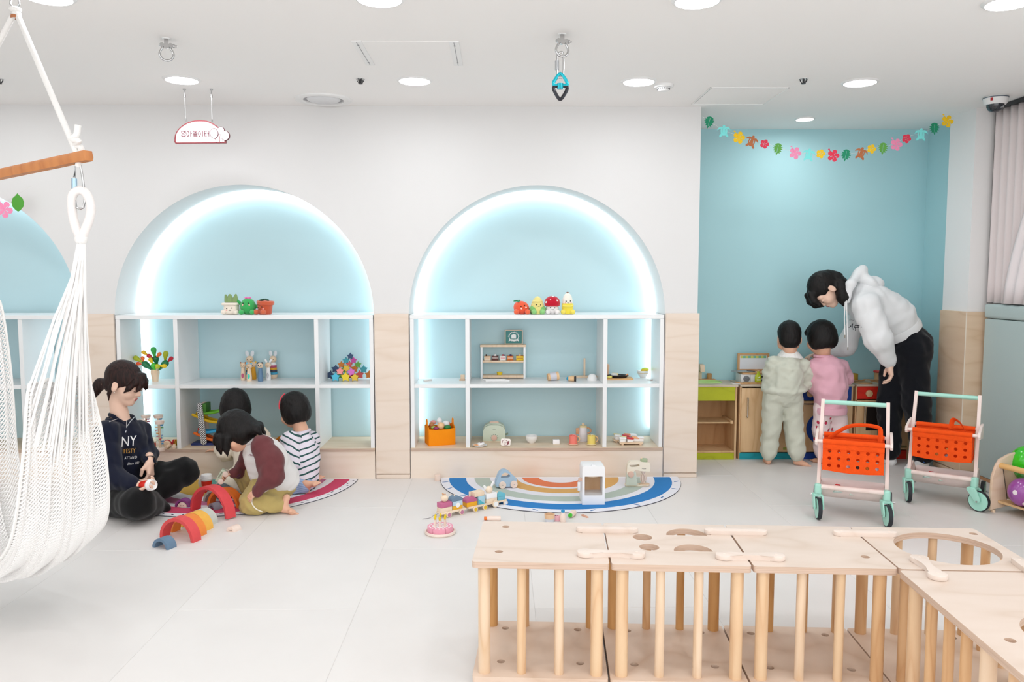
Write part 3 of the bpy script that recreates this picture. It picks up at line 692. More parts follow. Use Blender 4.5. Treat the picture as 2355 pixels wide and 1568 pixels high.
play_ball(2355, 1132, 4.17, .078, '#9a4fa0', 'purple ball with white dots behind clear pane', [(-.9, -.4, .1), (-.35, -.7, -.65), (-.3, -.75, .62), (.3, -.9, 0)])
play_ball(2388, 1162, 4.08, .062, '#e9b84a', 'amber yellow ball low at the right frame edge')

# ------------------------------------------------------------------ hammock chair at the left
ROPE = mat('#f1efec', .85, bump=.5, bscale=420); CORD = mat('#f4f2f0', .9, bump=.25, bscale=300)
apx = at(35, 22, Y=3.05)
th = math.radians(32); hb_ = .56
bc = V((-1.858, 3.05, 1.682)); dv = V((math.cos(th), -math.sin(th), .045))
R_, L_ = bc+dv*hb_, bc-dv*hb_
t = thing('hammock_chair', 'white crocheted hammock chair hanging from the ceiling at left edge', 'hammock', (apx.x, apx.y, CEIL))
O = V((apx.x, apx.y, CEIL)); q = lambda p: V(p)-O
b = B(); b.tube([q(apx+V((-.012, 0, .05))), q(apx+V((-.016, 0, .02))), q(apx+V((0, 0, -.004))), q(apx+V((.016, 0, .02))), q(apx+V((.012, 0, .05)))], .004, 8); b.build('ceiling_ring', METAL, t)
b = B(); b.ell(q(apx+V((0, 0, -.0))), (.022, .02, .012)); b.ell(q(apx+V((.004, 0, -.016))), (.016, .016, .012)); b.build('rope_knot', ROPE, t)
b = B(); b.lathe([(.0155, -.006), (.017, 0), (.0155, .006)], 14, T(q(apx+V((0, 0, -.026))))); b.build('whipping', mat('#b3714a', .7), t)
for e, s in ((R_, 1), (L_, -1)):
    top = apx+V((s*.008, 0, -.02)); k = e-dv*.065
    b = B(); b.tube([q(top), q(k+V((0, 0, .01)))], .0105, 10); b.build('rope', ROPE, t)
    b = B(); b.tube(bez([q(k+V((0, 0, -.03))), q(k+V((.014, 0, .03))), q(k+V((-.012, .012, .045))), q(k+V((.012, -.012, .055))), q(k+V((-.014, 0, .062))), q(k+V((.0, 0, .078))), q(k+V((.006, 0, .11)))], 6), .0105, 10); b.build('bar_knot', ROPE, t)
b = B(); X, Lb = align(q(L_), q(R_)); b.X = X; b.prism([(-.014, -.017), (.014, -.017), (.018, -.005), (.014, .017), (-.014, .017), (-.018, .005)], Lb, bev=.004); b.build('spreader_bar', wood('#c9854f', '#a9653a', (4, 4, .8), amt=.9), t)
lo = []
for e, s in ((R_, 1), (L_, -1)):
    k = e-dv*.065; z0 = k.z-.02
    z1 = at(165, 470, Y=R_.y).z if s > 0 else z0-.16
    b = B(); c = k+V((0, 0, 0)); c.z = (z0+z1)/2; h = (z0-z1)/2+.012
    P = [q(c+V((.016*math.sin(a)*(1 if True else 0), -.006*math.sin(a), h*math.cos(a)))) for a in [2*PI*i/20 for i in range(20)]]
    P = [q(c+V((x, 0, z))) for x, z in ((-.006, h), (.006, h), (.014, h*.3), (.02, -h*.55), (.012, -h*.95), (0, -h), (-.012, -h*.95), (-.016, -h*.55), (-.014, h*.3))]
    b.tube(P, .0042, 8, closed=True); b.build('quick_link', METAL, t)
    b = B(); b.cyl(q(c+V((-.0155, 0, -h*.25))), q(c+V((-.0145, 0, h*.25))), .009, seg=12); b.build('link_nut', mat('#a9c4d6', .3, .6), t)
    lz = z1+.05; wz = lz-.165; lo.append(V((k.x, k.y, wz)))
    P = [(0, 0, -.165), (.03, 0, -.10), (.038, 0, -.05), (.022, 0, -.008), (-.004, 0, 0), (-.024, 0, -.02), (-.026, 0, -.07), (-.018, 0, -.12), (-.002, 0, -.163)]
    b = B(); b.tube(bez([q(V((k.x, k.y, lz))+V(p)) for p in P], 6), [.012]+[.0155]*47+[.012] if False else .0148, 12); b.build('padded_loop', mat('#efe9e6', .9, bump=.4, bscale=350), t)
    b = B(); b.lathe([(.016, -.014), (.02, -.006), (.02, .006), (.016, .014)], 14, T(q(V((k.x, k.y, wz))))); b.build('loop_binding', ROPE, t)
# netting: a deep pouch spanning from the right bundle to the left one, open to the camera side
Rb, Lb_ = lo[0], lo[1]
nv_ = V((math.sin(th), math.cos(th), 0)); dh = V((math.cos(th), -math.sin(th), 0))
NP_ = bez([(.43, 0, .93), (.435, 0, .62), (.39, 0, .34), (.26, 0, .21), (.06, 0, .16), (-.13, 0, .2), (-.21, 0, .5), (-.21, 0, .85), (-.22, 0, 1.2)], 10)
def net(u, v):
    """u 0..1 from right hem round to left hem, v 0..1 front edge to back edge"""
    yr = 2*v-1; x = u*(len(NP_)-1); i = min(int(x), len(NP_)-2); c = NP_[i].lerp(NP_[i+1], x-i)
    w_ = .105+.075*math.sin(PI*u)**.7+.03*u
    p = V((bc.x, bc.y, 0))+dh*(c.x-.06)+nv_*(w_*yr-.03); return V((p.x, p.y, c.z+.07*yr*yr*math.sin(PI*u)))
def netw(u, v):
    p = net(u, v)
    n = .012*math.sin(26*v+5*u)+.008*math.sin(47*v-9*u+1.3)
    return p + V((.6*n, .4*n, n*.8))
NU, NV = 320, 60
b = B(); vs = {}
bm = b.bm
for i in range(NU+1):
    for j in range(NV+1):
        if (i+j) % 2 == 0: vs[i, j] = bm.verts.new(q(netw(i/NU, j/NV)))
for i in range(NU):
    for j in range(NV):
        c = [(i, j), (i+1, j), (i+1, j+1), (i, j+1)]
for i in range(1, NU):
    for j in range(1, NV):
        if (i+j) % 2: bm.faces.new([vs[i-1, j], vs[i, j-1], vs[i+1, j], vs[i, j+1]])
o = b.build('netting', CORD, t, 0)
md = o.modifiers.new('w', 'WIREFRAME'); md.thickness = .008; md.use_even_offset = False
b = B()
for a, m in ((0, 1), (1, 1)):
    b.tube([q(netw(a, j/40)) for j in range(41)], .006, 6)
for v in (0, 1): b.tube([q(netw(i/60, v)) for i in range(61)], .006, 6)
b.build('hem_cord', ROPE, t)
rn = random.Random(4)
for (bp, a, nm_) in ((Rb, 0, 'right'), (Lb_, 1, 'left')):
    b = B()
    for k in range(34):
        v = k/33; aa = (0 if a == 0 else 1)
        e = netw(aa+(.0 if a == 0 else 0), v); s0 = bp+V((.010*math.cos(k*2.4), .010*math.sin(k*2.4), -.012))
        dp = .10*(1-abs(2*v-1))**.7+rn.uniform(0, .05)
        ai = (dp if a == 0 else 1-dp); e = netw(ai, v)
        m = (s0*.5+e*.5)+V((rn.uniform(-.004, .004), rn.uniform(-.004, .004), -.0))
        m2 = s0*.85+e*.15+V((0, 0, -.03))
        b.tube([q(s0), q(m2), q(m), q(e)], .0042, 5)
    o = b.build('cord_bundle', CORD, t, 60); o['kind'] = 'stuff'
# ------------------------------------------------------------------ helpers for small things
def U(Y): return Y/FPX                                     # metres per photo pixel at depth Y
STAND = rot(90, 0, 0)                                      # 2D outline (x, y) -> stands in the xz plane, extruded towards -y

def eyes(t, pts, r, m=None):
    for p in pts:
        b = B(); b.ell(p, r, u=10, v=8); b.build('eye', m or mat('#17120f', .25), t)
def smile(t, c, w_, m=None, r=.0011):
    b = B(); b.tube([V(c)+V((w_*math.cos(a), 0, w_*.7*math.sin(a))) for a in [PI+.3+(PI-.6)*i/6 for i in range(7)]], r, 6); b.build('mouth', m or mat('#3a2a24', .6), t)
# ------------------------------------------------------------------ play kitchen
YK = 5.57; LIME = wood('#bcc127', '#a5ab1a', (2, 2, 4), amt=.6); KW = wood('#e3bf93', '#c89c6b', (4, 4, .9), amt=.9); KWD = wood('#cfa273', '#b0804f', (4, 4, .9), amt=.9)
KTOP = wood('#d8c8b4', '#bba58c', (1, 4, 4)); KBLUE = wood('#1d479f', '#153a86', (2, 2, 5), amt=.6); KRED = wood('#e2301f', '#c9241a', (2, 2, 5), amt=.6); KTEAL = wood('#1f9fae', '#15848f', (2, 2, 5), amt=.6)
zk = lambda y: at(1750, y, Y=YK).z
xk = lambda x, y=950: at(x, y, Y=YK).x
KT = zk(884); KB = zk(888.5); KD = YA-.012
def kunit(name, label, x0, x1, hole=None):
    t = thing(name, label, 'play kitchen', ((x0+x1)/2, YK, 0), group='toy kitchen units'); c = (x0+x1)/2; h = (x1-x0)/2
    for s in (-1, 1):
        b = B(); b.bb((s*h, .004, 0), (s*(h-.014), KD-YK, KB), bev=.001, seg=1); b.build('side_panel', KW, t)
    if hole: b = B(); b.prism([(-h-.002, -.012), (h+.002, -.012), (h+.002, KD-YK), (-h-.002, KD-YK)], KT-KB, T(0, 0, KB), holes=[hole(c)])
    else: b = B(); b.bb((-h-.002, -.012, KB), (h+.002, KD-YK, KT), bev=.002, seg=1)
    b.build('countertop', KTOP, t, 30)
    b = B(); b.bb((-h+.014, KD-YK-.008, .02), (h-.014, KD-YK, KB)); b.build('back_panel', KWD, t)
    return t, c, h
def handle(t, a, c, m=METAL, par=None):
    a, c = V(a), V(c); d = V((0, -.02, 0)); b = B(); e = (c-a).normalized()*.008
    b.tube(bez([a, a+d*.8, a+d+e, c+d-e, c+d*.8, c], 4), .0042, 8); b.build('handle', m, par or t)
x0, x1 = XP+.004, xk(1695)
t, c, h = kunit('sink_unit', 'open lime green and plywood toy sink unit beside the white pillar', x0, x1, lambda c: circ(at(1618, 878, Y=5.68).x-c, .125, .127, 40, .08))
b = B(); b.bb((-h+.002, -.004, zk(921)), (h-.016, .01, KB), bev=.001, seg=1); b.build('front_panel', LIME, t)
b = B(); b.bb((-h+.002, -.002, .0), (h-.016, .012, zk(1041)), bev=.001, seg=1); b.build('kick_board', LIME, t)
b = B(); b.bb((-h+.014, .004, zk(1041)), (h-.014, KD-YK-.01, zk(1037)), bev=.001, seg=1); b.build('floor_board', KW, t)
zs = zk(972); b = B(); b.bb((-h+.014, .03, zs-.009), (h-.03, KD-YK-.01, zs), bev=.001, seg=1); b.build('shelf_board', KW, t)
b = B(); b.bb((h-.04, .02, zs-.012), (h-.018, KD-YK-.01, zs+.012), bev=.002, seg=1); b.build('shelf_rail', KW, t)
bx = at(1618, 878, Y=5.68).x-c
b = B(); b.lathe([(0, -.05), (.07, -.048), (.105, -.03), (.12, .004), (.126, .009), (.134, .008), (.138, .001)], 44, T(bx, .125, KT), 1, .64); b.build('basin', mat('#b9e08c', .25), t)
b = B(); b.bb((bx-.12, .205, KT), (bx+.115, .245, KT+.012), bev=.003); b.build('tap_ledge', KWD, t)
fx = at(1610, 860, Y=5.79).x-c
b = B(); b.bb((fx-.012, .212, KT+.012), (fx+.012, .236, KT+.075), bev=.003); b.prism([(.24, KT+.06), (.24, KT+.105), (.21, KT+.125), (.17, KT+.12), (.155, KT+.095), (.155, KT+.07), (.18, KT+.07), (.19, KT+.085), (.21, KT+.075)], .034, T(fx-.014, 0, 0) @ rot(90, 0, 90), bev=.004); b.build('tap', BEECH, t)
tp = thing('wooden_cup', 'plain wooden cylinder cup on the sink tap ledge', 'cup', (at(1631, 868, Y=5.795).x, 5.795, KT+.012))
b = B(); b.lathe([(0, 0), (.018, 0), (.0185, .04), (.015, .04), (.014, .006), (0, .006)], 24); b.build('body', wood('#c99a66', '#a87644', (3, 3, 1)), tp)
tp = thing('toy_tomato_half', 'red and orange toy tomato half lying in the green sink', 'toy food', (at(1627, 880, Y=5.69).x, 5.70, KT-.022))
b = B(); b.ell((0, 0, 0), (.022, .016, .018)); b.build('skin', mat('#d8481f', .4), tp)
b = B(); b.lathe([(0, .001), (.013, 0)], 16, T(0, -.0145, .002) @ rot(100, 0, 0)); b.build('cut_face', mat('#5a1712', .4), tp)
# cupboard
x0, x1 = xk(1701), xk(1838); t, c, h = kunit('cupboard_unit', 'plywood toy cupboard with steel handle and teal kick board', x0, x1)
b = B(); b.bb((-h+.008, -.008, zk(1039)), (h-.004, .006, zk(892)), bev=.003); d = b.build('door', KW, t)
hx = xk(1717)-c; handle(t, (hx, -.008, zk(957)), (hx, -.008, zk(915)), par=d)
b = B(); b.bb((-h+.006, .0, 0), (h-.004, .012, zk(1041)), bev=.001, seg=1); b.build('kick_board', KTEAL, t)
b = B(); lx = xk(1806)-c; b.prism(rrect(lx-.012, zk(1034), lx+.012, zk(1028), .004, 3), .001, T(0, -.0082, 0) @ STAND); b.build('badge', mat('#9aa04b', .5), d)
# washer
x0, x1 = xk(1839.5), xk(1961); t, c, h = kunit('washer_unit', 'toy washing machine unit with blue round door and blue control panel', x0, x1)
b = B(); b.bb((-h+.014, -.002, zk(921)), (h-.014, .01, KB)); p = b.build('control_panel', KBLUE, t)
for kx in (1861, 1925):
    b = B(); b.cyl((xk(kx)-c, -.014, zk(905)), (xk(kx)-c, -.002, zk(905)), .026, seg=24, bev=.003); b.build('knob', KW, p)
b = B(); b.bb((-h+.004, -.008, zk(1039)), (h-.004, .006, zk(922)), bev=.003); d = b.build('door', KW, t)
hx = xk(1891)-c; zc = zk(985)
b = B(); b.lathe([(.067, 0), (.067, -.008), (.115, -.008), (.115, 0)], 48, T(hx, -.008, zc) @ rot(-90, 0, 0)); b.build('round_rim', KBLUE, d)
b = B(); b.lathe([(0, -.002), (.068, -.003)], 40, T(hx, -.008, zc) @ rot(-90, 0, 0)); b.build('round_window', mat('#14141a', .15), d)
handle(t, (xk(1846)-c, -.008, zk(928)), (xk(1868)-c, -.008, zk(928)), par=d)
b = B(); b.bb((-h+.004, .0, 0), (h-.004, .012, zk(1041))); b.build('kick_board', KBLUE, t)
# stove
x0, x1 = xk(1966.5), xk(2093); t, c, h = kunit('stove_unit', 'toy oven unit with red control panel behind the bending woman', x0, x1)
b = B(); b.bb((-h+.012, -.002, zk(918)), (h-.014, .01, KB)); p = b.build('control_panel', KRED, t)
for kx in (1996, 2032, 2066):
    b = B(); b.cyl((xk(kx)-c, -.016, zk(905)), (xk(kx)-c, -.002, zk(905)), .025, seg=24, bev=.003); b.build('knob', KW, p)
oz = [(xk(1991)-c, zk(990)), (xk(2068)-c, zk(990)), (xk(2068)-c, zk(936)), (xk(1991)-c, zk(936))]
b = B(); b.prism([(-h+.006, zk(1034)), (h-.004, zk(1034)), (h-.004, zk(920)), (-h+.006, zk(920))], .014, T(0, .006, 0) @ STAND, holes=[oz]); d = b.build('door', KW, t)
b = B(); b.bb((oz[0][0], .0, oz[0][1]), (oz[1][0], .003, oz[2][1])); b.build('oven_window', mat('#2a2422', .2), d)
hx = xk(1985)-c; handle(t, (hx, -.008, zk(972)), (hx, -.008, zk(928)), par=d)
b = B(); b.bb((-h+.004, .0, 0), (h-.014, .012, zk(1037))); b.build('kick_board', KRED, t)
b = B(); lx = xk(2080)-c; b.prism(rrect(lx-.025, zk(1030), lx+.022, zk(1025), .003, 3), .001, T(0, -.0082, 0) @ STAND); b.build('badge', mat('#8a7a50', .5), d)
for i, (kx, yy, r) in enumerate(((1992, .06, .062), (2045, .06, .062), (1985, .155, .05), (2040, .16, .05))):
    b = B(); b.lathe([(0, .009), (r-.004, .009), (r, .006), (r, 0)], 32, T(xk(kx)-c, yy, KT)); b.build('hot_plate', KWD, t)
# things on the counter
p = V((at(1736, 874, Y=5.66).x, 5.66, KT)); us = U(5.66)
t = thing('toy_oven', 'white toy oven with grey knob and wooden top on the counter', 'toy oven', (p.x, 5.675, KT))
b = B(); b.bb((-.105, -.03, .0), (.105, .1, .063), bev=.002); b.build('body', mat('#e9eaea', .4), t)
b = B(); b.bb((-.098, -.036, .063), (.108, .104, .075), bev=.002); b.build('wood_top', KWD, t)
kx = at(1717, 863.6, Y=5.64).x-p.x
b = B(); b.cyl((kx, -.042, .032), (kx, -.03, .032), .0215, seg=28); b.build('dial', mat('#7d7f83', .5), t)
b = B(); b.box((kx, -.044, .032), (.034, .008, .012), R=rot(0, -20, 0), bev=.003); b.build('dial_grip', mat('#6d6f73', .5), t)
b = B(); b.bb((-.036, -.0315, .002), (-.0345, -.0295, .061)); b.build('door_gap', mat('#aaaaac', .6), t)
b = B(); b.bb((.0, -.034, .04), (.075, -.0295, .052), bev=.005); b.build('slot', mat('#111113', .5), t)
b = B(); b.bb((.03, -.036, .014), (.06, -.0295, .026), bev=.004); b.build('latch', mat('#4b4b4d', .5), t)
t = thing('menu_board', 'small white framed board with green and yellow checks on toy oven', 'board', (at(1732, 846, Y=5.76).x, 5.762, KT+.0755))
ub = U(5.76); W2, H2 = 37*ub, 41*ub
b = B(); b.prism(rrect(-W2, 0, W2, H2, .004), .012, T(0, .006, 0) @ STAND, holes=[rrect(-W2+.016, .012, W2-.016, H2-.016, .003)]); b.build('frame', KWD, t)
b = B(); b.bb((-W2+.014, -.001, .01), (W2-.014, .003, H2-.014)); b.build('white_panel', mat('#e9ebf0', .3), t)
for k in range(10):
    b = B(); x = -W2+.022+k*(2*W2-.044)/10; b.bb((x, -.0022, H2-.036), (x+(2*W2-.044)/10, -.001, H2-.02)); b.build('check', mat('#7cbf9c' if k % 2 else '#d3d86e', .5), t)
t = thing('toy_pan_lid', 'thin dark grey tray lying on the toy oven top', 'tray', (at(1706, 846, Y=5.72).x, 5.70, KT+.0755))
b = B(); b.lathe([(0, 0), (.075, 0), (.085, .004), (.083, .006), (.074, .002), (0, .002)], 32, None, 1, .55); b.build('disc', mat('#8f9a9c', .2), t)
b = B(); b.box((.055, -.02, .0075), (.06, .012, .007), R=rot(0, 6, -12), bev=.002); b.build('handle', mat('#55504f', .4), t)

t = thing('soap_bottle', 'lime green toy soap bottle with white print', 'bottle', (at(1744, 875, Y=5.6).x, 5.605, KT+.0125))
b = B(); b.lathe([(0, 0), (.022, 0), (.0235, .003), (.0235, .038), (.02, .05), (.0095, .06), (.009, .078), (.0, .078)], 24, None, 1, .62); b.build('body', mat('#b9c51e', .35), t)
b = B(); b.cyl((0, 0, .078), (0, 0, .085), .008, seg=16); b.build('cap', wood('#d7b58a', '#b98f60', (2, 2, 2)), t)
b = B(); b.X = T(0, -.0148, 0); b.ell((.002, 0, .036), (.007, .0008, .0035), R=rot(0, -35, 0)); b.ell((-.004, 0, .033), (.005, .0008, .003), R=rot(0, -35, 0)); b.box((0, 0, .02), (.028, .001, .003)); b.box((0, 0, .015), (.026, .001, .0025)); b.build('print', mat('#eef2d8', .5), t)
def flat(name, label, cat, px, py, Y, poly, h, m, part='body', rz=0, grp=None, z=None):
    p = V((at(px, py, Y=Y).x, Y, KT if z is None else z)); t = thing(name, label, cat, p, rz, grp); b = B(); b.prism(poly, h, bev=min(.002, h*.3)); b.build(part, m, t); return t
t = flat('cutting_board', 'wooden toy cutting board under the lime soap bottle', 'board', 1734, 879, 5.605, [(-.07, -.025), (.07, -.025), (.07, .025), (-.06, .025), (-.08, .01), (-.08, -.01)], .012, KWD)
for i, (px, py, Y, a, l) in enumerate(((1690, 873.5, 5.63, -8, 'toy knife with white blade lying on sink counter, farther back'), (1693, 880.5, 5.585, -4, 'toy knife with white blade lying on sink counter edge, nearer front'))):
    t = flat('toy_knife', l, 'toy knife', px, py, Y, [(-.028, -.007), (.028, -.007), (.028, .007), (-.02, .007)], .005, mat('#e6e5e1', .3), 'blade', a, 'toy knives on the counter')
    b = B(); b.box((.055, 0, .004), (.06, .014, .008), bev=.003); b.build('grip', KWD, t)
t = thing('toy_bread_slices', 'brown wooden toy toast leaning between the knives', 'toy food', (at(1697, 876, Y=5.61).x, 5.612, KT+.006), -15); b = B(); b.box((0, 0, .004), (.045, .018, .007), R=rot(0, 10, 0), bev=.002); b.build('slice', KWD, t)
t = thing('toy_pot', 'mustard yellow toy pot behind the child in pink', 'pot', (at(1962, 863, Y=5.77).x, 5.77, KT)); b = B(); b.lathe([(0, 0), (.032, 0), (.034, .004), (.034, .052), (.03, .052), (.029, .008), (0, .008)], 28); b.build('body', mat('#c9a23c', .5), t)
t = thing('toy_canister', 'wooden toy canister with red lid behind bending woman', 'canister', (at(2022, 866, Y=5.76).x, 5.76, KT)); b = B(); b.lathe([(0, 0), (.032, 0), (.034, .06), (0, .06)], 28); b.build('body', KW, t); b = B(); b.lathe([(0, .06), (.04, .062), (.042, .07), (.036, .076), (0, .078)], 28); b.build('lid', mat('#d63a36', .4), t)
for px, py, Y, l, a in ((1975, 873, 5.68, 'wooden toy spoon lying on counter left of the hot plates', 8), (2008, 868, 5.7, 'wooden toy spatula lying across the oven hot plates', -28)):
    t = thing('toy_spoon', l, 'toy spoon', (at(px, py, Y=Y).x, Y, KT+.0095), a, 'wooden toy utensils on the counter'); b = B(); b.tube([(-.04, 0, .004), (.045, 0, .004)], .0045, 8); b.build('handle', KWD, t); b = B(); b.ell((-.052, 0, .004), (.018, .012, .004)); b.build('bowl', KWD, t)

# ------------------------------------------------------------------ garland
GC = dict(dg='#0f8a63', lg='#5fa544', aq='#7fe3e0', ye='#f1c40f', br='#b56a3e', rd='#e0334f', pk='#f08fb4')
def petals(n, r, notch, k=6):
    P = []
    for i in range(n*k*2):
        a = 2*PI*i/(n*k*2)+PI/2; q = abs(math.cos(n*a/2+ (PI/2 if n % 2 == 0 else 0)))
        P.append((r*(notch+(1-notch)*q**.55)*math.cos(a), r*(notch+(1-notch)*q**.55)*math.sin(a)))
    return P
def cut_hib(r):
    ou = petals(5, r, .5); hs = []
    for i in range(5):
        a = PI/2+2*PI*i/5+PI/5; c, s = math.cos(a), math.sin(a)
        hs.append([(c*x-s*y, s*x+c*y) for x, y in ((r*.16, -r*.02), (r*.55, -r*.05), (r*.55, r*.05), (r*.16, r*.02))])
    return ou, hs
def cut_flower(r):
    ou = petals(5, r, .62); hs = []
    for i in range(5):
        a = PI/2+2*PI*i/5; c, s = math.cos(a), math.sin(a)
        hs.append([(c*x-s*y, s*x+c*y) for x, y in ((r*.12, -r*.03), (r*.5, -r*.05), (r*.5, r*.05), (r*.12, r*.03))])
    return ou, hs
def cut_leaf(r):
    L = [(0, r), (-.25*r, .95*r), (-.6*r, .75*r), (-.45*r, .5*r), (-.85*r, .45*r), (-.55*r, .22*r), (-.9*r, .1*r), (-.5*r, -.05*r), (-.78*r, -.3*r), (-.42*r, -.3*r), (-.5*r, -.65*r), (-.2*r, -.55*r), (0, -1.1*r)]
    R = [(-x, y) for x, y in L[1:-1]][::-1]
    return (L+R)[::-1][::-1], [[(-.03*r, .7*r), (-.03*r, -.6*r), (.03*r, -.6*r), (.03*r, .7*r)]]
def cut_turtle(r):
    P = [(0, 1.0*r), (-.18*r, .92*r), (-.2*r, .65*r), (-.5*r, .72*r), (-.85*r, .5*r), (-1.0*r, .15*r), (-.7*r, .35*r), (-.48*r, .38*r), (-.5*r, 0), (-.45*r, -.3*r), (-.68*r, -.6*r), (-.6*r, -.85*r), (-.4*r, -.75*r), (-.22*r, -.55*r), (0, -.6*r)]
    R = [(-x, y) for x, y in P[1:-1]][::-1]
    hs = [[(-.3*r, .42*r), (-.36*r, .1*r), (-.3*r, -.2*r), (-.22*r, .1*r), (-.2*r, .4*r)], [(.3*r, .42*r), (.2*r, .4*r), (.22*r, .1*r), (.3*r, -.2*r), (.36*r, .1*r)]]
    return P+R, hs
def cutout(t, kind, col, p, r, a, part):
    ou, hs = {'h': cut_hib, 'f': cut_flower, 'l': cut_leaf, 't': cut_turtle}[kind](r)
    b = B(); b.prism(ou, .0015, T(p) @ rot(0, a, 0) @ STAND, holes=hs); b.build(part, mat(GC[col], .7), t, 30)
    if kind == 'h':
        b = B(); X = T(p) @ rot(0, a, 0); b.X = X; b.tube([(-.1*r, -.001, .1*r), (-.8*r, -.001, 1.1*r)], r*.06, 6); b.ell((-.75*r, -.001, 1.02*r), (r*.16, .001, r*.12)); b.build('stamen', mat(GC[col], .7), t)
NMK = {'h': 'hibiscus_cutout', 'f': 'flower_cutout', 'l': 'leaf_cutout', 't': 'turtle_cutout'}
GL = [('l', 'dg', 125, 312, 15), ('t', 'aq', 230, 378, 0), ('h', 'ye', 337, 420, 0), ('t', 'br', 425, 452, 20), ('f', 'rd', 518, 465, 8), ('l', 'lg', 610, 502, 12), ('h', 'pk', 735, 530, 5), ('t', 'aq', 831, 545, 8), ('f', 'ye', 915, 535, 0), ('h', 'rd', 1005, 548, 0), ('l', 'dg', 1093, 545, 12), ('t', 'br', 1200, 535, 15), ('f', 'ye', 1275, 500, 5), ('l', 'lg', 1355, 498, 5), ('h', 'pk', 1451, 470, 0), ('f', 'rd', 1523, 427, 10), ('t', 'aq', 1625, 402, 2), ('l', 'dg', 1720, 357, -3), ('h', 'ye', 1812, 305, 3)]
YG = 5.06; ug = U(YG); gp = lambda x, y: at(1590+x/3.078, 180+y/3.078, Y=YG)
O = gp(125, 280); t = thing('garland', 'colourful paper garland of tropical leaves, turtles and flowers over the kitchen alcove', 'garland', O)
for k, c, x, y, a in GL:
    cutout(t, k, c, gp(x, y)-O, {'h': 14, 'f': 10.5, 'l': 13.5, 't': 15.5}[k]*ug, a, NMK[k])
pts = [gp(80, 270)]+[gp(x, y-12) for k, c, x, y, a in GL]+[gp(1835, 285)]
b = B(); b.tube([p-O+V((0, .003, 0)) for p in bez(pts, 4)], .0009, 4); b.build('string', mat('#e8e8e4', .6), t)
Y2 = 4.95; O = at(41, 465, Y=Y2); t = thing('garland', 'short pink flower and green leaf garland end beside the hammock', 'garland', O)
cutout(t, 'h', 'pk', at(10, 482, Y=Y2)-O, 19*U(Y2), 10, 'hibiscus_cutout')
P = [(0, 20), (-4, 15), (-11, 9), (-14, 0), (-12, -10), (-5, -18), (0, -21), (5, -18), (12, -10), (14, 0), (11, 9), (4, 15)]
b = B(); b.prism([(x*U(Y2), y*U(Y2)) for x, y in P], .0015, STAND); b.build('leaf_cutout', mat('#4d9a33', .7), t, 30)
b = B(); b.tube([at(-60, 465, Y=Y2)-O, at(10, 466, Y=Y2)-O, V((0, .002, .05)), at(75, 425, Y=Y2)-O], .0009, 4); b.build('string', mat('#e8e8e4', .6), t)
# ------------------------------------------------------------------ middle niche: plush toys on top
def pl(px, base, z, Y=None):
    p = at(px, base, z=z) if Y is None else V((at(px, base, Y=Y).x, Y, z))
    if p.y > 5.405: p = V((at(px, base, Y=5.405).x, 5.405, z))
    p.z = z; return p
def plm(c, b=.5): return mat(c, .95, bump=.5, bscale=500, sheen=.4, spec=.1)
def feet(t, xs, r, y, col, sole=None):
    for x in xs:
        b = B(); b.ell((x, y, r*.95), (r, r*1.15, r*.95)); b.build('foot', plm(col), t)
def cheeks(t, P, r, col='#f3b3ae'):
    for p in P:
        b = B(); b.ell(p, (r, r*.3, r), u=10, v=8); b.build('cheek', mat(col, .9), t)
YP = 5.165; k = U(YP)
t = thing('plush_leek', 'cream plush pot with tall grey green leaves on middle shelf top', 'plush toy', pl(533, 723, ZS, YP), -4, 'plush toys on the shelf tops')
b = B(); b.box((0, 0, 13*k), (31*k, 26*k, 26*k), bev=9*k, seg=4); b.box((0, 0, 24*k), (36*k, 30*k, 6*k), bev=2.8*k, seg=3); b.build('body', plm('#f3e7d8'), t)
for x, w_, h_, a in ((-3, 9, 46, 0), (8, 7.5, 47, 8), (-9, 6, 40, -12)):
    b = B(); b.lathe([(0, 0), (w_*k, 3*k), (w_*k*.95, 8*k), (w_*k*.6, 16*k), (w_*k*.3, 21*k), (0, (h_-24)*k)], 20, T(x*k, 0, 25*k) @ rot(0, a, 0), 1, .75); b.build('leaf', plm('#86a06a'), t)
feet(t, (-14*k, 14*k), 6.2*k, -11*k, '#f3e7d8'); eyes(t, [(-6*k, -13.2*k, 14*k), (6*k, -13.2*k, 15*k)], 1.3*k); smile(t, (1*k, -13.4*k, 11*k), 2.6*k); cheeks(t, [(-6.5*k, -13*k, 10*k)], 1.8*k)
t = thing('plush_cactus', 'bright green plush cactus with pink flower on middle shelf top', 'plush toy', pl(571, 723, ZS, YP), 4, 'plush toys on the shelf tops')
b = B(); b.ell((0, 0, 18*k), (18*k, 15*k, 19*k)); b.build('body', plm('#3fae5d'), t)
for s, z in ((-1, 27), (1, 18)):
    b = B(); b.ell((s*20*k, 0, z*k), (5*k, 4*k, 4.5*k)); b.ell((s*22.5*k, 0, (z+3)*k), (3.2*k, 3*k, 4.5*k)); b.build('arm', plm('#3aa257'), t)
b = B(); [b.ell((4.5*k*math.cos(a), 3*k*math.sin(a), 38*k), (3.4*k, 3*k, 2.6*k)) for a in [i*PI/2.5 for i in range(5)]]; b.build('flower', plm('#ee7fb8'), t)
feet(t, (-12*k, 12*k), 6*k, -13*k, '#49b865'); eyes(t, [(-8*k, -12.2*k, 26*k), (4*k, -13.5*k, 26*k)], 1.3*k); smile(t, (-2*k, -14*k, 23*k), 2.4*k); cheeks(t, [(-9*k, -12.6*k, 22*k), (6*k, -13.9*k, 22*k)], 1.8*k)
t = thing('plush_flowerpot', 'terracotta plush flowerpot with dark leaf on middle shelf top', 'plush toy', pl(610, 723, ZS, YP), -16, 'plush toys on the shelf tops')
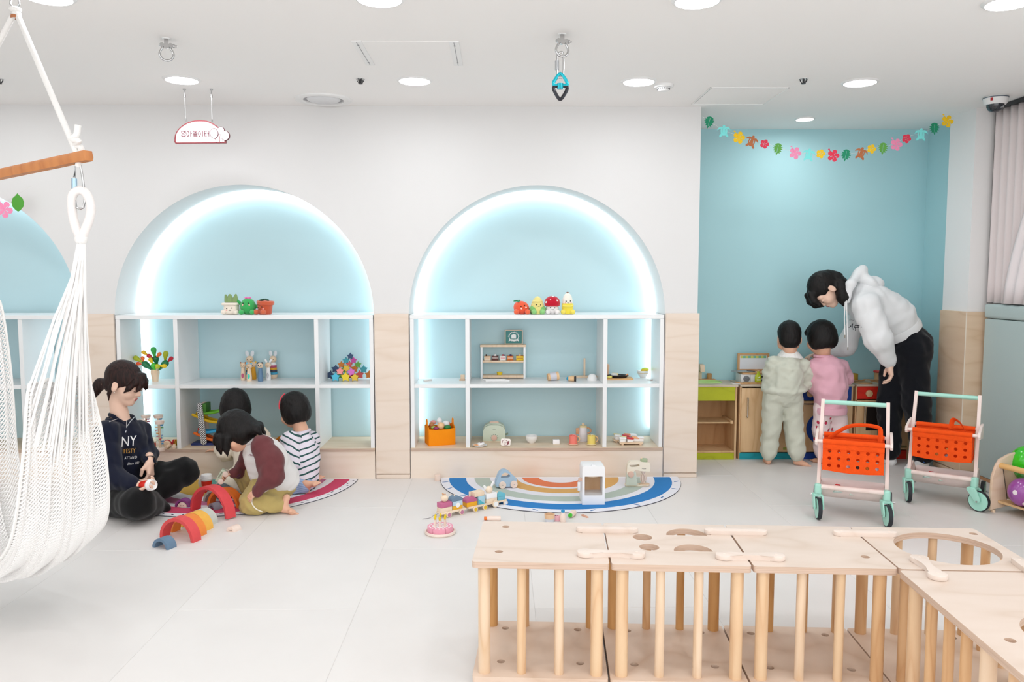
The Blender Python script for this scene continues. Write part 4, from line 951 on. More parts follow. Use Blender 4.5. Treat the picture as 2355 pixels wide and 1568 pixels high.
b = B(); b.lathe([(0, 0), (12*k, 0), (15*k, 3*k), (17*k, 22*k), (0, 23*k)], 28); b.build('body', plm('#c9593a'), t)
b = B(); b.lathe([(16*k, 22*k), (19*k, 22.5*k), (20*k, 29*k), (18*k, 31*k), (0, 29*k)], 28, T(0, 0, 0) @ rot(0, 3, 0)); b.build('rim', plm('#cf6142'), t)
b = B(); b.ell((-6*k, -2*k, 33*k), (8*k, 4*k, 2.5*k), R=rot(0, -12, 15)); b.ell((5*k, 0, 33.5*k), (7*k, 4*k, 2.2*k), R=rot(0, 14, -10)); b.build('leaf', plm('#1f4f3a'), t)
feet(t, (-14*k, 4*k), 6.4*k, -14*k, '#d06a48'); eyes(t, [(-9*k, -13.5*k, 16*k), (2*k, -16.3*k, 17.5*k)], 1.2*k); smile(t, (-4*k, -15.8*k, 14*k), 2.2*k); cheeks(t, [(5*k, -15.8*k, 13.5*k)], 1.9*k)
# balancing cactus
pz = pl(357.5, 877, ZM); k = U(pz.y); t = thing('balancing_cactus', 'wooden balancing cactus toy with red, yellow and green pads in beige pot', 'toy', pz)
b = B(); b.lathe([(0, 0), (6.8*k, 0), (8*k, 10*k), (10.3*k, 20*k), (10*k, 25*k), (8.5*k, 28*k), (0, 28*k)], 8); b.build('pot', BEECH, t, 20)
for bx_, by_, tx, ty, r, c, dy in [(353, 804, 355.5, 820, 6.4, '#35ab4a', 0), (357, 825, 360, 838, 7.2, '#0f6d43', 2), (342, 818, 351, 822.5, 4.9, '#c9152f', 0), (330, 810, 339, 816, 4.6, '#eebb15', 0), (367, 814, 360, 821.5, 4.6, '#f0702a', 0), (348.5, 826, 354.5, 836, 4.8, '#f2cd1d', -6), (312.5, 823, 327, 832.5, 6, '#b3bf24', 0), (328.7, 823, 331, 831.5, 4.6, '#f0702a', -1), (318, 836, 326.5, 837.5, 4.4, '#ee5a26', -1), (333.5, 837, 351, 850, 7.6, '#0f7a4a', 0), (355.5, 840, 358, 851, 6.4, '#4cc23f', -5), (365.5, 842, 362, 846, 6.6, '#bcc926', -9), (382, 840.6, 371, 840.2, 4.8, '#f2cd1d', -8), (380.5, 835, 366, 849, 7.8, '#0f7a4a', 0), (381, 813, 379.5, 828, 6.4, '#aab421', 0), (394, 824, 386, 831.5, 4.8, '#c9152f', 0)]:
    f = lambda x, y: V((at(x, y, Y=pz.y).x-pz.x, dy*k, at(x, y, Y=pz.y).z-pz.z))
    X, L = align(f(tx, ty), f(bx_, by_)); r *= k
    b = B(); b.lathe([(0, 0), (r*.35, 0), (r*.55, L*.35), (r*.93, L*.78), (r, L), (r*.87, L+r*.5), (r*.5, L+r*.87), (0, L+r)], 18, X); b.build('pad', mat(c, .3), t)
# animal peg dolls
def doll(name, label, px, base, hy, body, earc, ears='point', patch=None, stripes=None, headc=None, back=False):
    p = pl(px, base, ZM); k = U(p.y); t = thing(name, label, 'peg doll', p, group='wooden animal peg dolls')
    H = (base-hy)*k; bt = H-5.2*k
    b = B(); b.lathe([(0, 0), (5.6*k, 0), (6*k, 2*k), (6*k, 8*k), (5*k, 18*k), (3.9*k, bt), (0, bt)], 24); b.build('body', body, t)
    b = B(); b.ell((0, 0, H), (6.9*k, 6*k, 6.6*k)); b.build('head', BEECH, t)
    for s in (-1, 1):
        b = B()
        if ears == 'point': b.lathe([(2.6*k, 0), (1.6*k, 2.4*k), (0, 4.2*k)], 10, T(s*4.6*k, 0, H+4.4*k) @ rot(0, s*28, 0), 1, .5)
        elif ears == 'round': b.ell((s*4.6*k, 0, H+5.6*k), (2.6*k, 1.5*k, 2.1*k))
        else: b.ell((s*4.6*k+1*k*(s > 0), 0, H+9.5*k), (2.6*k, .8*k, 4.6*k), R=rot(0, s*30, 0))
        b.build('ear', mat(earc, .5), t)
    eyes(t, [(-2.4*k, -5.6*k, H), (2.4*k, -5.6*k, H+.2*k)], .55*k); b = B(); b.ell((0, -6*k, H-1.6*k), (1*k, .6*k, .7*k), u=10, v=8); b.build('nose', DARK, t)
    if patch:
        b = B(); b.ell((0, -4.35*k, 11.5*k), (3.1*k, 1.6*k, 8*k), R=rot(-6, 0, 0)); q = b.build('belly_patch', mat(patch, .6), t)
        if stripes:
            for i in range(6):
                b = B(); z = 5.5*k+i*2.2*k; b.box((0, -5.85*k+.35*k*i*.4, z), (4.6*k*math.sqrt(max(.1, 1-((z-11.5*k)/(8*k))**2)), .4*k, .7*k)); b.build('stripe', mat(stripes, .6), q)
    return t, H, k
doll('peg_doll_bear', 'slim beige peg doll with brown pointed ears and pink belly', 559.8, 874, 839.5, BEECH, '#a9643c', 'point', '#c2557a')
doll('peg_doll_cat', 'mustard yellow bodied peg doll standing behind mint striped one', 583.6, 872, 838, mat('#dd9d18', .5), '#e0ab2b')
doll('peg_doll_puppy', 'beige peg doll with light blue ears and mint striped belly', 573.8, 876, 841.7, BEECH, '#7cc0e0', 'round', '#2fc4ad', '#8ff0dc')
t, H, k = doll('peg_doll_badger', 'slate blue bodied badger peg doll with black eye patches', 599.4, 876.5, 840, mat('#5f7f9e', .6, var=.12, vscale=300), '#2c2c33', 'round')
for s in (-1, 1):
    b = B(); b.ell((s*2.7*k, -5.5*k, H+.2*k), (1.1*k, .8*k, 2.2*k), R=rot(0, s*25, 0)); b.build('eye_patch', mat('#25384c', .6), t)
doll('peg_doll_rabbit', 'small white bodied rabbit peg doll with long ears', 617.4, 873.8, 839, mat('#ececec', .5), '#e9e9ea', 'long', '#c3c3c6', '#8f8f96')
def bunny(px, base, label, rz):
    p = pl(px, base, ZM); k = U(p.y); t = thing('stacking_bunny', label, 'stacking toy', p, rz, 'stacking ring bunnies')
    b = B(); b.lathe([(0, 0), (6*k, 0), (9*k, 3*k), (9.6*k, 9*k), (0, 9*k)], 28); b.build('base', BEECH, t); z = 9*k
    for r, c in ((9.2, '#3f9fc2'), (8.8, '#33374a'), (8.3, '#e0a01f'), (7.8, '#b8506e')):
        b = B(); b.lathe([(0, z), (r*k-.6*k, z), (r*k, z+1*k), (r*k, z+4.3*k), (r*k-.8*k, z+5.3*k), (0, z+5.3*k)], 28); b.build('ring', mat(c, .45), t); z += 5.4*k
    b = B(); b.lathe([(0, z), (7.2*k, z), (7*k, z+2.5*k), (5*k, z+6.5*k), (0, z+7*k)], 28); b.build('collar', mat('#f0efef', .5), t); H = z+13.5*k
    b = B(); b.ell((0, 0, H), (8.3*k, 7.4*k, 8*k)); b.build('head', BEECH, t)
    for s in (-1, 1):
        b = B(); b.ell((s*6*k, 0, H+13*k), (4.2*k, 1*k, 6.8*k), R=rot(0, s*12, 0)); b.build('ear', mat('#d9dde2', .6), t)
    eyes(t, [(-4*k, -6.4*k, H), (4*k, -6.4*k, H+.2*k)], .8*k); b = B(); b.ell((0, -7.2*k, H-2.5*k), (1*k, .5*k, .5*k), u=8, v=6); b.build('nose', mat('#8a6a55', .5), t)
bunny(575.7, 868.5, 'stacking ring bunny standing behind the mint striped peg doll', 0); bunny(629, 869.6, 'stacking ring bunny at right end, beside the white rabbit peg doll', -14)
# star pyramid
SC = dict(navy='#2f4a70', teal='#3b9daa', mag='#c74b9c', org='#d0781f', cor='#de5a5a', grn='#62a743', yel='#e8cc2e', yel2='#e0bb38', pnk='#f39493', orc='#d26abf', cyn='#4cbad6', mar='#a02648')
yb_, yf_ = at(800, 872, z=ZM).y, at(800, 876.5, z=ZM).y
for cx, cy, w_, c, fr, a, l in [
    (759, 862, 20, 'navy', 0, 10, 'navy star at bottom left corner of star pyramid'), (827.3, 861.5, 20, 'cor', 0, -4, 'coral red star in the bottom back row of star pyramid'), (849, 861.4, 20, 'org', 0, 2, 'orange star at bottom right corner of star pyramid'),
    (783.5, 863, 18, 'grn', 0, 0, 'green star in bottom back row behind the cyan star'), (806.6, 863, 18, 'mar', 0, 6, 'maroon star in bottom back row behind the big yellow star'),
    (771.6, 848.2, 19, 'navy', 0, 5, 'navy star second row up at left of star pyramid'), (790.5, 850.5, 16, 'grn', 0, 5, 'green star half hidden behind the pink star'), (815.8, 847.5, 17, 'org', 0, 8, 'orange star half hidden behind the orchid star'), (836.4, 848.8, 19, 'teal', 0, 0, 'teal star second row up at right of star pyramid'),
    (784.8, 838.4, 15.5, 'org', 0, 0, 'orange star third row up at left of star pyramid'), (803.4, 837.9, 15.5, 'cor', 0, 4, 'coral star third row up in middle of star pyramid'), (823.5, 838.4, 15.5, 'grn', 0, 0, 'green star third row up at right of star pyramid'),
    (795.7, 828.7, 15.5, 'teal', 0, 0, 'teal star just under the topmost star, at left'), (813.2, 828.5, 15.5, 'mag', 0, 2, 'magenta star just under the topmost star, at right'), (805.7, 818.7, 15.5, 'navy', 0, 0, 'navy star on the very top of star pyramid'),
    (771.9, 866.8, 22, 'cyn', 1, 0, 'bright cyan star in the front row of star pyramid'), (795.1, 866.6, 23, 'yel', 1, 0, 'large bright yellow star in front row centre'), (816, 867.8, 20, 'yel2', 1, -3, 'ochre yellow star in front row at right'),
    (782.2, 853.4, 19, 'pnk', 1, 2, 'light pink star resting on the front row stars'), (808.3, 855, 19.5, 'orc', 1, -14, 'orchid purple star tilted on the front row stars'), (796.8, 846.5, 17, 'yel2', .75, 180, 'upside down yellow star wedged above pink star')]:
    Y = yb_+(yf_-yb_)*fr; p = at(cx, cy, Y=Y); r = w_*.53*U(Y)
    b = B(); P = []
    for i in range(10):
        an = PI/2+i*PI/5; rr = r if i % 2 == 0 else r*.52; P.append((rr*math.cos(an), rr*math.sin(an)))
    b.prism(P, .017, T(0, .0085, 0) @ rot(0, a, 0) @ STAND, bev=.0018); o = b.build('wooden_star', mat(SC[c], .5), None, 30); o.location = p; tag(o, l, 'star', 'wooden stacking stars')
# bottom compartment: rainmakers, drum, clappers
clr = clear((.97, .985, .985, 1), .06)
def rainmaker(px, base, top, label, seed, capw=20):
    p = pl(px, base, ZB); k = U(p.y); H = (base-top)*k; r = capw/2*k; t = thing('rainmaker', label, 'rainmaker', p, group='clear rainmaker tubes')
    b = B(); b.lathe([(0, 0), (r*.97, 0), (r, .003), (r, .017), (r*.93, .02), (0, .02)], 28); b.build('base_cap', PINKBEECH, t)
    b = B(); b.lathe([(0, H-.02), (r*.93, H-.02), (r*1.05, H-.004), (r*1.05, H), (0, H)], 28); b.build('top_cap', PINKBEECH, t)
    b = B(); b.lathe([(r*.86, .018), (r*.86, H-.018)], 28); o = b.build('clear_tube', clr, t)
    b = B(); b.cyl((0, 0, .018), (0, 0, H-.018), r*.22, seg=12); b.build('rod', BEECH, t)
    cs = ['#c6284c', '#d1477a', '#e0812f', '#e6b32c', '#7fae35', '#2a92b8', '#3fa6d8'] if seed else ['#3d9bd4', '#62b86b', '#e4c62f', '#f0a02a', '#e2527c', '#c72b47', '#4f7bb8']
    n = 9
    for i in range(n):
        a = i*1.05; z = H-.03-(H-.055)*i/(n-1)
        b = B(); b.prism([(0, -.004), (r*.8, -.008), (r*.8, .008), (0, .004)], .003, T(0, 0, z) @ rot(0, 0, math.degrees(a)) @ rot(22, 0, 0)); b.build('baffle', mat(cs[i % 7], .5), t)
rainmaker(324.5, 1030, 965, 'clear rainmaker tube half hidden by the seated woman shoulder', 1); rainmaker(338, 1024, 952.5, 'tall clear rainmaker with pink and amber baffles behind drum', 1); rainmaker(366.5, 1023, 952.5, 'clear rainmaker at back with printed top, behind another rainmaker', 0); rainmaker(369.3, 1036.5, 966, 'front clear rainmaker with blue and yellow spiral beside drum', 0)
p = pl(347, 1035, ZB); k = U(p.y); t = thing('toy_drum', 'small drum with red, yellow and black stripes in front of rainmaker', 'drum', p)
b = B(); b.lathe([(0, 0), (12.3*k, 0), (12.3*k, 3*k), (0, 3*k)], 32); b.build('bottom_rim', BEECH, t); b = B(); b.lathe([(0, 18*k), (12.3*k, 18*k), (12.3*k, 21*k), (0, 21*k)], 32); b.build('top_rim', BEECH, t)
for i in range(14):
    a0, a1 = 2*PI*i/14, 2*PI*(i+1)/14; b = B(); r = 11.2*k
    b.face([(r*math.cos(a0), r*math.sin(a0), 3*k), (r*math.cos((a0+a1)/2), r*math.sin((a0+a1)/2), 3*k), (r*math.cos((a0+a1)/2), r*math.sin((a0+a1)/2), 18*k), (r*math.cos(a0), r*math.sin(a0), 18*k)]); b.face([(r*math.cos((a0+a1)/2), r*math.sin((a0+a1)/2), 3*k), (r*math.cos(a1), r*math.sin(a1), 3*k), (r*math.cos(a1), r*math.sin(a1), 18*k), (r*math.cos((a0+a1)/2), r*math.sin((a0+a1)/2), 18*k)])
    b.build('stripe', mat(('#c9231f', '#262019', '#dea51c', '#2c251c', '#4f8a3a', '#241f1a', '#c9231f')[i % 7], .5), t, 60)
p = pl(390, 1030, ZB); k = U(p.y); t = thing('clapper_toy', 'wooden clapper toy with red, orange and green discs beside rainmaker', 'toy', p)
b = B(); b.cyl((-6*k, -2*k, 8*k), (-6*k, 10*k, 10*k), 8.5*k, seg=24, bev=1.5*k); b.build('head', BEECH, t); b = B(); b.cyl((-6*k, 3*k, 9*k), (-6*k, 6*k, 9.5*k), 9.4*k, seg=24); b.build('red_band', mat('#b4212f', .5), t)
for x, a in ((0, 12), (9, -30)):
    b = B(); b.cyl((x*k, 6*k, 6*k), (x*k+math.sin(math.radians(a))*-14*k, -14*k, 4*k), 4*k, seg=16, bev=1*k); b.build('peg', BEECH, t)
for i, c in enumerate(('#c22c38', '#d98324', '#c9a12a', '#4c8a3c')):
    b = B(); b.cyl(((5+i*4)*k, 9*k, 11*k), ((7+i*4)*k, 9*k, 11*k), 7.5*k, seg=20); b.build('disc', mat(c, .5), t)
# car ramp
pb = pl(470, 1024, ZB); k = U(pb.y); O = pb; t = thing('car_ramp', 'zigzag wooden car ramp with checkered post and coloured tracks', 'toy', O)
g = lambda x, y, dy=0: V((at(x, y, Y=O.y+dy).x-O.x, dy, at(x, y, Y=O.y+dy).z-O.z))
b = B(); b.bb((-30*k, -.005, 0), (42*k, .11, .014), bev=.003); b.build('base_board', mat('#22336e', .5), t)
chk = bpy.data.materials.new('m_check'); chk.use_nodes = True; nt = chk.node_tree; cn = nt.nodes.new('ShaderNodeTexChecker'); cn.inputs['Scale'].default_value = 1/.0068
cn.inputs['Color1'].default_value = (.02, .02, .02, 1); cn.inputs['Color2'].default_value = (.9, .9, .9, 1); tc = nt.nodes.new('ShaderNodeTexCoord'); mp = nt.nodes.new('ShaderNodeMapping'); mp.inputs['Location'].default_value = (.003, .0031, .003); mp.inputs['Rotation'].default_value = (0, 0, 0)
nt.links.new(tc.outputs['Object'], mp.inputs[0]); nt.links.new(mp.outputs[0], cn.inputs['Vector']); nt.links.new(cn.outputs['Color'], nt.nodes['Principled BSDF'].inputs['Base Color'])
a_, c_ = g(469.5, 1023), g(458.5, 927); Hh = (c_-a_).length
b = B(); b.prism(rrect(-6.3*k, 0, 6.3*k, Hh, 4*k), .012, STAND, bev=.002); o = b.build('checkered_post', chk, t, 30); o.location = a_+V((0, .006, .002)); o.rotation_euler = (0, math.atan2(c_.x-a_.x, c_.z-a_.z), 0)
b = B(); a2, c2 = g(478, 1018, .1), g(470.5, 923, .1); X = T(a2) @ rot(0, math.degrees(math.atan2(c2.x-a2.x, c2.z-a2.z)), 0); b.prism(rrect(-6*k, 0, 6*k, (c2-a2).length, 4*k), .012, X @ STAND, bev=.002); b.build('rear_post', PINKBEECH, t, 30)
b = B(); b.bb(g(466, 948), g(473, 928)+V((0, .09, 0)), bev=.002); b.build('start_gate', mat('#3f7d25', .5), t)
for nm_, col, P in (('green_track', '#67b52c', [(462, 951), (485, 950), (507, 944), (520, 938)]), ('yellow_track', '#e9bd12', [(440, 953.5), (455, 960), (478, 969), (505, 972), (520, 970)]), ('blue_track', '#37a6d8', [(455, 994), (475, 995), (495, 991.5), (515, 984)]), ('orange_track', '#ee7020', [(444, 996), (460, 1003), (480, 1011), (505, 1015), (520, 1013)])):
    Q = bez([g(x, y, 0) for x, y in P], 6)
    for y0 in (.012, .086):
        b = B(); b.tube([q+V((0, y0, 0)) for q in Q], .0075, 8, flat=1.2); b.build(nm_.replace('track', 'rail'), mat(col, .45), t)
    b = B(); n = len(Q); b.grid(lambda u, v: Q[min(n-1, int(u*(n-1)+.5))]+V((0, .012+.074*v, -.004)), n-1, 1); b.build(nm_, mat(col, .45), t)
b = B(); b.bb(g(452, 990)+V((0, .02, 0)), g(457, 987)+V((0, .08, .004)), bev=.002); b.build('red_stop', mat('#d3342b', .5), t)
# orange car and loose wheel
def side_car(t, k, ou, hole, m, thick, wheels, wm, wr):
    b = B(); b.prism([(x*k, z*k) for x, z in ou], thick, T(0, thick/2, 0) @ STAND, holes=[[(x*k, z*k) for x, z in hole]] if hole else None); b.build('body', m, t, 40)
    for x in wheels:
        for s in (-1, 1):
            b = B(); b.lathe([(0, 0), (wr*k*.92, 0), (wr*k, .002), (wr*k, .008), (wr*k*.92, .01), (0, .01)], 28, T(x*k, s*(thick/2+.0055)-(-.005 if s > 0 else .0)*0, wr*k) @ rot(90, 0, 0) @ T(0, 0, -.005)); w_ = b.build('wheel', wm, t)
            b = B(); b.cyl((x*k, s*(thick/2+.0105), wr*k), (x*k, s*(thick/2+.012), wr*k), .0025, seg=10); b.build('axle_pin', METAL, w_)
CARO = [(-19, 5), (-20, 12), (-18, 20), (-11, 26), (-4, 34), (4, 38), (12, 37), (18, 31), (21, 23), (24, 17), (24, 6), (20, 3), (-15, 3)]
CARH = [(-6, 25), (0, 31), (7, 33), (12, 30), (15, 24), (12, 22), (0, 22)]
p = pl(645, 1035.5, ZB); k = U(p.y); t = thing('wooden_car', 'orange wooden toy car with handle hole beside the striped shirt child', 'toy car', p, -6)
side_car(t, k*.93, [(x, z) for x, z in out2(CARO, 3)], out2(CARH, 2), wood('#e08a26', '#c9741a', (3, 3, 3), amt=.6), .034, (-11, 13), KW, 8)
p = pl(615.5, 1017, ZB); t = thing('wooden_wheel_toy', 'small wooden wheel toy half hidden behind the maroon sleeved child', 'toy', p)
b = B(); b.cyl((0, -.006, .02), (0, .02, .02), .0195, seg=24, bev=.003); b.build('wheel', BEECH, t); b = B(); b.cyl((0, -.009, .02), (0, -.0055, .02), .005, seg=12); b.build('hub', KWD, t)
# ------------------------------------------------------------------ right niche: plush on top
k = U(YP)
t = thing('plush_persimmon', 'orange red plush fruit with green leaf at left on right shelf top', 'plush toy', pl(1199, 721, ZS, YP), -8, 'plush toys on the shelf tops')
b = B(); b.ell((0, 0, 15*k), (18.5*k, 15*k, 15.5*k), R=rot(0, 12, 0)); b.build('body', plm('#ee5f3e'), t)
b = B(); [b.ell((-6*k+7*k*math.cos(a), 5*k*math.sin(a), 29.5*k-1.2*k*math.cos(a)), (6*k, 3*k, 1.6*k), R=rot(0, 8, math.degrees(a))) for a in [i*PI/2 for i in range(4)]]; b.ell((-5*k, 0, 31*k), (3*k, 3*k, 2*k)); b.build('leaf', plm('#1f8c58'), t)
feet(t, (-10*k, 16*k), 6.3*k, -12*k, '#f26c48'); eyes(t, [(1*k, -14.6*k, 18*k), (9*k, -13*k, 20.5*k)], 1.3*k); smile(t, (5*k, -14.3*k, 16*k), 2.4*k, r=.0014); cheeks(t, [(2*k, -14.9*k, 13.5*k), (12*k, -12*k, 16*k)], 2*k, '#fbd0c0')
t = thing('plush_corn', 'pale yellow plush corn cob with green husk on right shelf top', 'plush toy', pl(1236, 721, ZS, YP), 4, 'plush toys on the shelf tops')
b = B(); b.lathe([(0, 0), (14*k, 1*k), (15.5*k, 10*k), (14.5*k, 22*k), (11*k, 31*k), (6*k, 38*k), (0, 42*k)], 28, None, 1, .85)
for i in range(7): b.lathe([((15-.25*i*i*.9)*k, (16+i*3.2)*k), ((15.9-.25*i*i*.9)*k, (17.2+i*3.2)*k), ((14.8-.25*i*i*.9)*k, (18.4+i*3.2)*k)], 28, None, 1, .85)
b.build('cob', plm('#f2e492'), t)
for s in (-1, 1):
    b = B(); b.ell((s*10*k, -3*k, 8*k), (9*k, 12*k, 12*k), R=rot(0, s*24, 0)); b.build('husk', plm('#7fc26f'), t)
feet(t, (-9.5*k, 10*k), 6.3*k, -15*k, '#93d184'); eyes(t, [(-4*k, -12.8*k, 22*k), (6*k, -12.4*k, 21.5*k)], 1.3*k); smile(t, (1.5*k, -13*k, 19.5*k), 2.3*k)
t = thing('plush_mushroom', 'plush mushroom with red white dotted cap on right shelf top', 'plush toy', pl(1270, 721, ZS, YP), 0, 'plush toys on the shelf tops')
b = B(); b.ell((0, 0, 12*k), (15*k, 13*k, 13*k)); b.build('body', plm('#f2eeec'), t)
b = B(); b.lathe([(0, 17*k), (12*k, 17*k), (17.5*k, 20*k), (18.5*k, 26*k), (15.5*k, 35*k), (9*k, 40.5*k), (0, 42.5*k)], 32, None, 1, .85); b.build('cap', plm('#c4142f'), t)
for x, z in ((-5, 35), (10.5, 33), (1, 41.5), (-15, 28)):
    d = V((x/18.5, -math.sqrt(max(.02, 1-(x/18.5)**2-((z-22)/21)**2)), (z-22)/21)).normalized(); pp = V((d.x*18*k, d.y*15.3*k, 22*k+d.z*20.3*k)); b = B(); b.X = T(pp) @ d.to_track_quat('Z', 'Y').to_matrix().to_4x4(); b.ell((0, 0, -.6*k), (3.2*k, 3.2*k, 1.6*k)); b.build('dot', plm('#f6f3f3'), t)
feet(t, (-11*k, 11*k), 6*k, -11*k, '#f2eeec'); eyes(t, [(-5*k, -12.9*k, 15.5*k), (5*k, -12.9*k, 15*k)], 1.3*k); smile(t, (0, -13.3*k, 12.5*k), 2.4*k)
t = thing('plush_banana', 'white and yellow plush banana with brown tip on right shelf top', 'plush toy', pl(1305, 721, ZS, YP), 2, 'plush toys on the shelf tops')
b = B(); b.lathe([(0, 10*k), (12*k, 12*k), (11.5*k, 34*k), (9*k, 43*k), (4*k, 48*k), (0, 49*k)], 28, None, 1, .9); b.build('flesh', plm('#f5f2e6'), t)
b = B(); b.lathe([(0, 0), (12*k, 1*k), (13.5*k, 10*k), (13*k, 22*k), (12.6*k, 25*k), (11.5*k, 25*k)], 28, None, 1, .92); b.build('peel', plm('#f2e04f'), t)
b = B(); b.ell((0, 0, 49.5*k), (3*k, 3*k, 1.8*k)); b.build('tip', plm('#8a5f4b'), t)
b = B(); b.tube([(-11*k, -7*k, 20*k), (-4*k, -12*k, 18.5*k), (5*k, -12*k, 18.5*k), (12*k, -6*k, 20*k)], 2.2*k, 10); b.build('peel_fold', plm('#f5e668'), t)
feet(t, (-11*k, 11*k), 6*k, -10*k, '#f4e364'); eyes(t, [(-4.5*k, -10.5*k, 30*k), (5.5*k, -10.3*k, 30.5*k)], 1.4*k); smile(t, (.5*k, -11*k, 27.5*k), 2.4*k); cheeks(t, [(-6*k, -9.8*k, 26.5*k), (7*k, -9.6*k, 27*k)], 1.6*k)
# toy bakery shelf with cakes
pa = pl(1157, 868, ZM, 5.355); k = U(pa.y); t = thing('bakery_stand', 'small wooden toy bakery shelf with white posts holding toy cakes', 'toy shelf', pa)
W_ = 52*k; zt_ = 76*k; zz = lambda y: (868-y)*k
for s in (-1, 1):
    for y in (0, .07):
        b = B(); b.bb((s*W_, y, 0), (s*(W_-4.5*k), y+.012, zz(794.5)), bev=.002); b.build('post', mat('#eef3f6', .4), t)
b = B(); b.bb((-W_-1*k, -.004, zz(794.5)), (W_+1*k, .088, zz(789.5)), bev=.002); b.build('top_board', BEECH, t)
b = B(); b.bb((-W_+4.5*k, .0, zz(830.5)), (W_-4.5*k, .082, zz(826.3)), bev=.0015); b.build('middle_board', BEECH, t)
b = B(); b.bb((-W_+4.5*k, .0, zz(866)), (W_-4.5*k, .082, zz(860.5)), bev=.0015); b.build('bottom_board', BEECH, t)
cz = pa.z+zz(826.3)+.0005
for i, (x, w_, h, c1, c2, top, l) in enumerate(((1121, 15, 9.3, '#f3e3cf', '#d9a46c', 'cream toy cake slice with chocolate stick at left on bakery shelf', ('stick', '#3a211a')), (1138.6, 16, 9.5, '#5e2d27', '#e9ded8', 'chocolate layered toy cake with white cream on bakery shelf', ('cone', '#f4f2f0')), (1156.6, 13.5, 9.5, '#f2efec', '#c92f3c', 'white toy cake slice topped with red berries on bakery shelf', ('berry', '#b51f34')), (1173.4, 14.5, 9.5, '#cf7228', '#f0e3cf', 'orange toy cake topped with dark blueberries on bakery shelf', ('berry', '#352b6e')), (1195.7, 17, 10, '#f1cf2c', '#b06a23', 'yellow toy cake slice with cream swirl at right on bakery shelf', ('cone', '#ecd3b2')))):
    l_, top_ = top, l; c = thing('toy_cake', l_, 'toy cake', (at(x, 830, Y=pa.y+.02).x, pa.y+.035, cz), group='toy cakes on the bakery shelf')
    b = B(); b.box((0, 0, h*k/2), (w_*k, .03, h*k), bev=.0012); b.build('sponge', mat(c1, .5), c)
    b = B(); b.box((0, -.0153, h*k*.42), (w_*k*.8, .0008, h*k*.16)); b.box((0, -.0153, h*k*.72), (w_*k*.8, .0008, h*k*.1)); b.build('filling', mat(c2, .5), c)
    b = B(); b.box((0, 0, h*k+.0006), (w_*k*1.02, .031, .0022), bev=.0005); b.build('icing', mat(c2 if i in (0, 4) else c1, .5), c)
    if top_[0] == 'cone': b = B(); b.lathe([(0, 0), (3.2*k, 0), (2.6*k, 2*k), (1*k, 4*k), (0, 4.8*k)], 14, T(0, 0, h*k+.0015)); b.build('cream_swirl', mat(top_[1], .5), c)
    elif top_[0] == 'stick': b = B(); b.cyl((-3*k, 0, h*k), (-3*k, 0, h*k+4.6*k), 1.3*k, seg=10); b.build('chocolate_stick', mat(top_[1], .5), c)
    else:
        for dx, dz in ((0, 2.4), (2.6, 1.8)): b = B(); b.ell((dx*k, 0, h*k+dz*k), 2.1*k); b.build('berry', mat(top_[1] if dx == 0 else '#4b2b66', .35), c)
c = thing('toy_tart', 'small round yellow toy tart on bakery shelf bottom board', 'toy cake', (at(1149, 860, Y=pa.y+.03).x, pa.y+.04, pa.z+zz(860.5)+.0005)); b = B(); b.lathe([(0, 0), (6*k, 0), (7*k, 6*k), (6.2*k, 6.2*k), (5.8*k, 4*k), (0, 4*k)], 24); b.build('shell', mat('#e5cb2e', .5), c); b = B(); b.lathe([(0, 4.4*k), (6*k, 4.4*k)], 24); b.build('cream', mat('#f0ead2', .5), c)
p = V((at(1181.5, 789, Y=pa.y+.04).x, pa.y+.045, pa.z+zz(789.5)+.0005)); t = thing('cake_shop_sign', 'small framed green sign with white cake emblem on bakery shelf', 'sign', p)
hw, hh = 21*k, 33.5*k
b = B(); b.prism(rrect(-hw, 0, hw, hh, .004), .012, T(0, .006, 0) @ STAND, holes=[rrect(-hw+.0065, .006, hw-.0065, hh-.006, .002)]); b.build('frame', wood('#dcc3aa', '#c4a487', (2, 2, 2)), t, 30)
b = B(); b.bb((-hw+.006, -.002, .005), (hw-.006, .004, hh-.005)); b.build('green_panel', mat('#3f8683', .5), t)
b = B(); cz_ = hh*.53; y_ = -.0028
b.tube([(11*k*math.cos(a), y_, cz_+10.2*k*math.sin(a)) for a in [2*PI*i/28 for i in range(28)]], .8*k, 6, closed=True)
for i in range(22):
    a = 2*PI*i/22; b.box((12.6*k*math.cos(a), y_, cz_+11.8*k*math.sin(a)), (1.1*k, .0005, .8*k), R=rot(0, -math.degrees(a), 0))
b.prism([(-5.2*k, -4.5*k), (5.2*k, -4.5*k), (5.6*k, 1*k), (-5.6*k, 1*k)], .0008, T(0, y_, cz_) @ STAND); b.ell((-2.4*k, y_, cz_+2.4*k), (3.2*k, .0006, 2.4*k)); b.ell((2.4*k, y_, cz_+2.6*k), (3.2*k, .0006, 2.6*k)); b.ell((.3*k, y_, cz_+4.6*k), (2*k, .0006, 2*k))
b.prism([(-12*k, -11.5*k), (-8.5*k, -9.5*k), (8.5*k, -9.5*k), (12*k, -11.5*k), (11.4*k, -8*k), (9.5*k, -5.6*k), (0, -6.4*k), (-9.5*k, -5.6*k), (-11.4*k, -8*k)], .0012, T(0, y_-.0002, cz_) @ STAND); b.build('emblem', mat('#f1f4f3', .5), t)
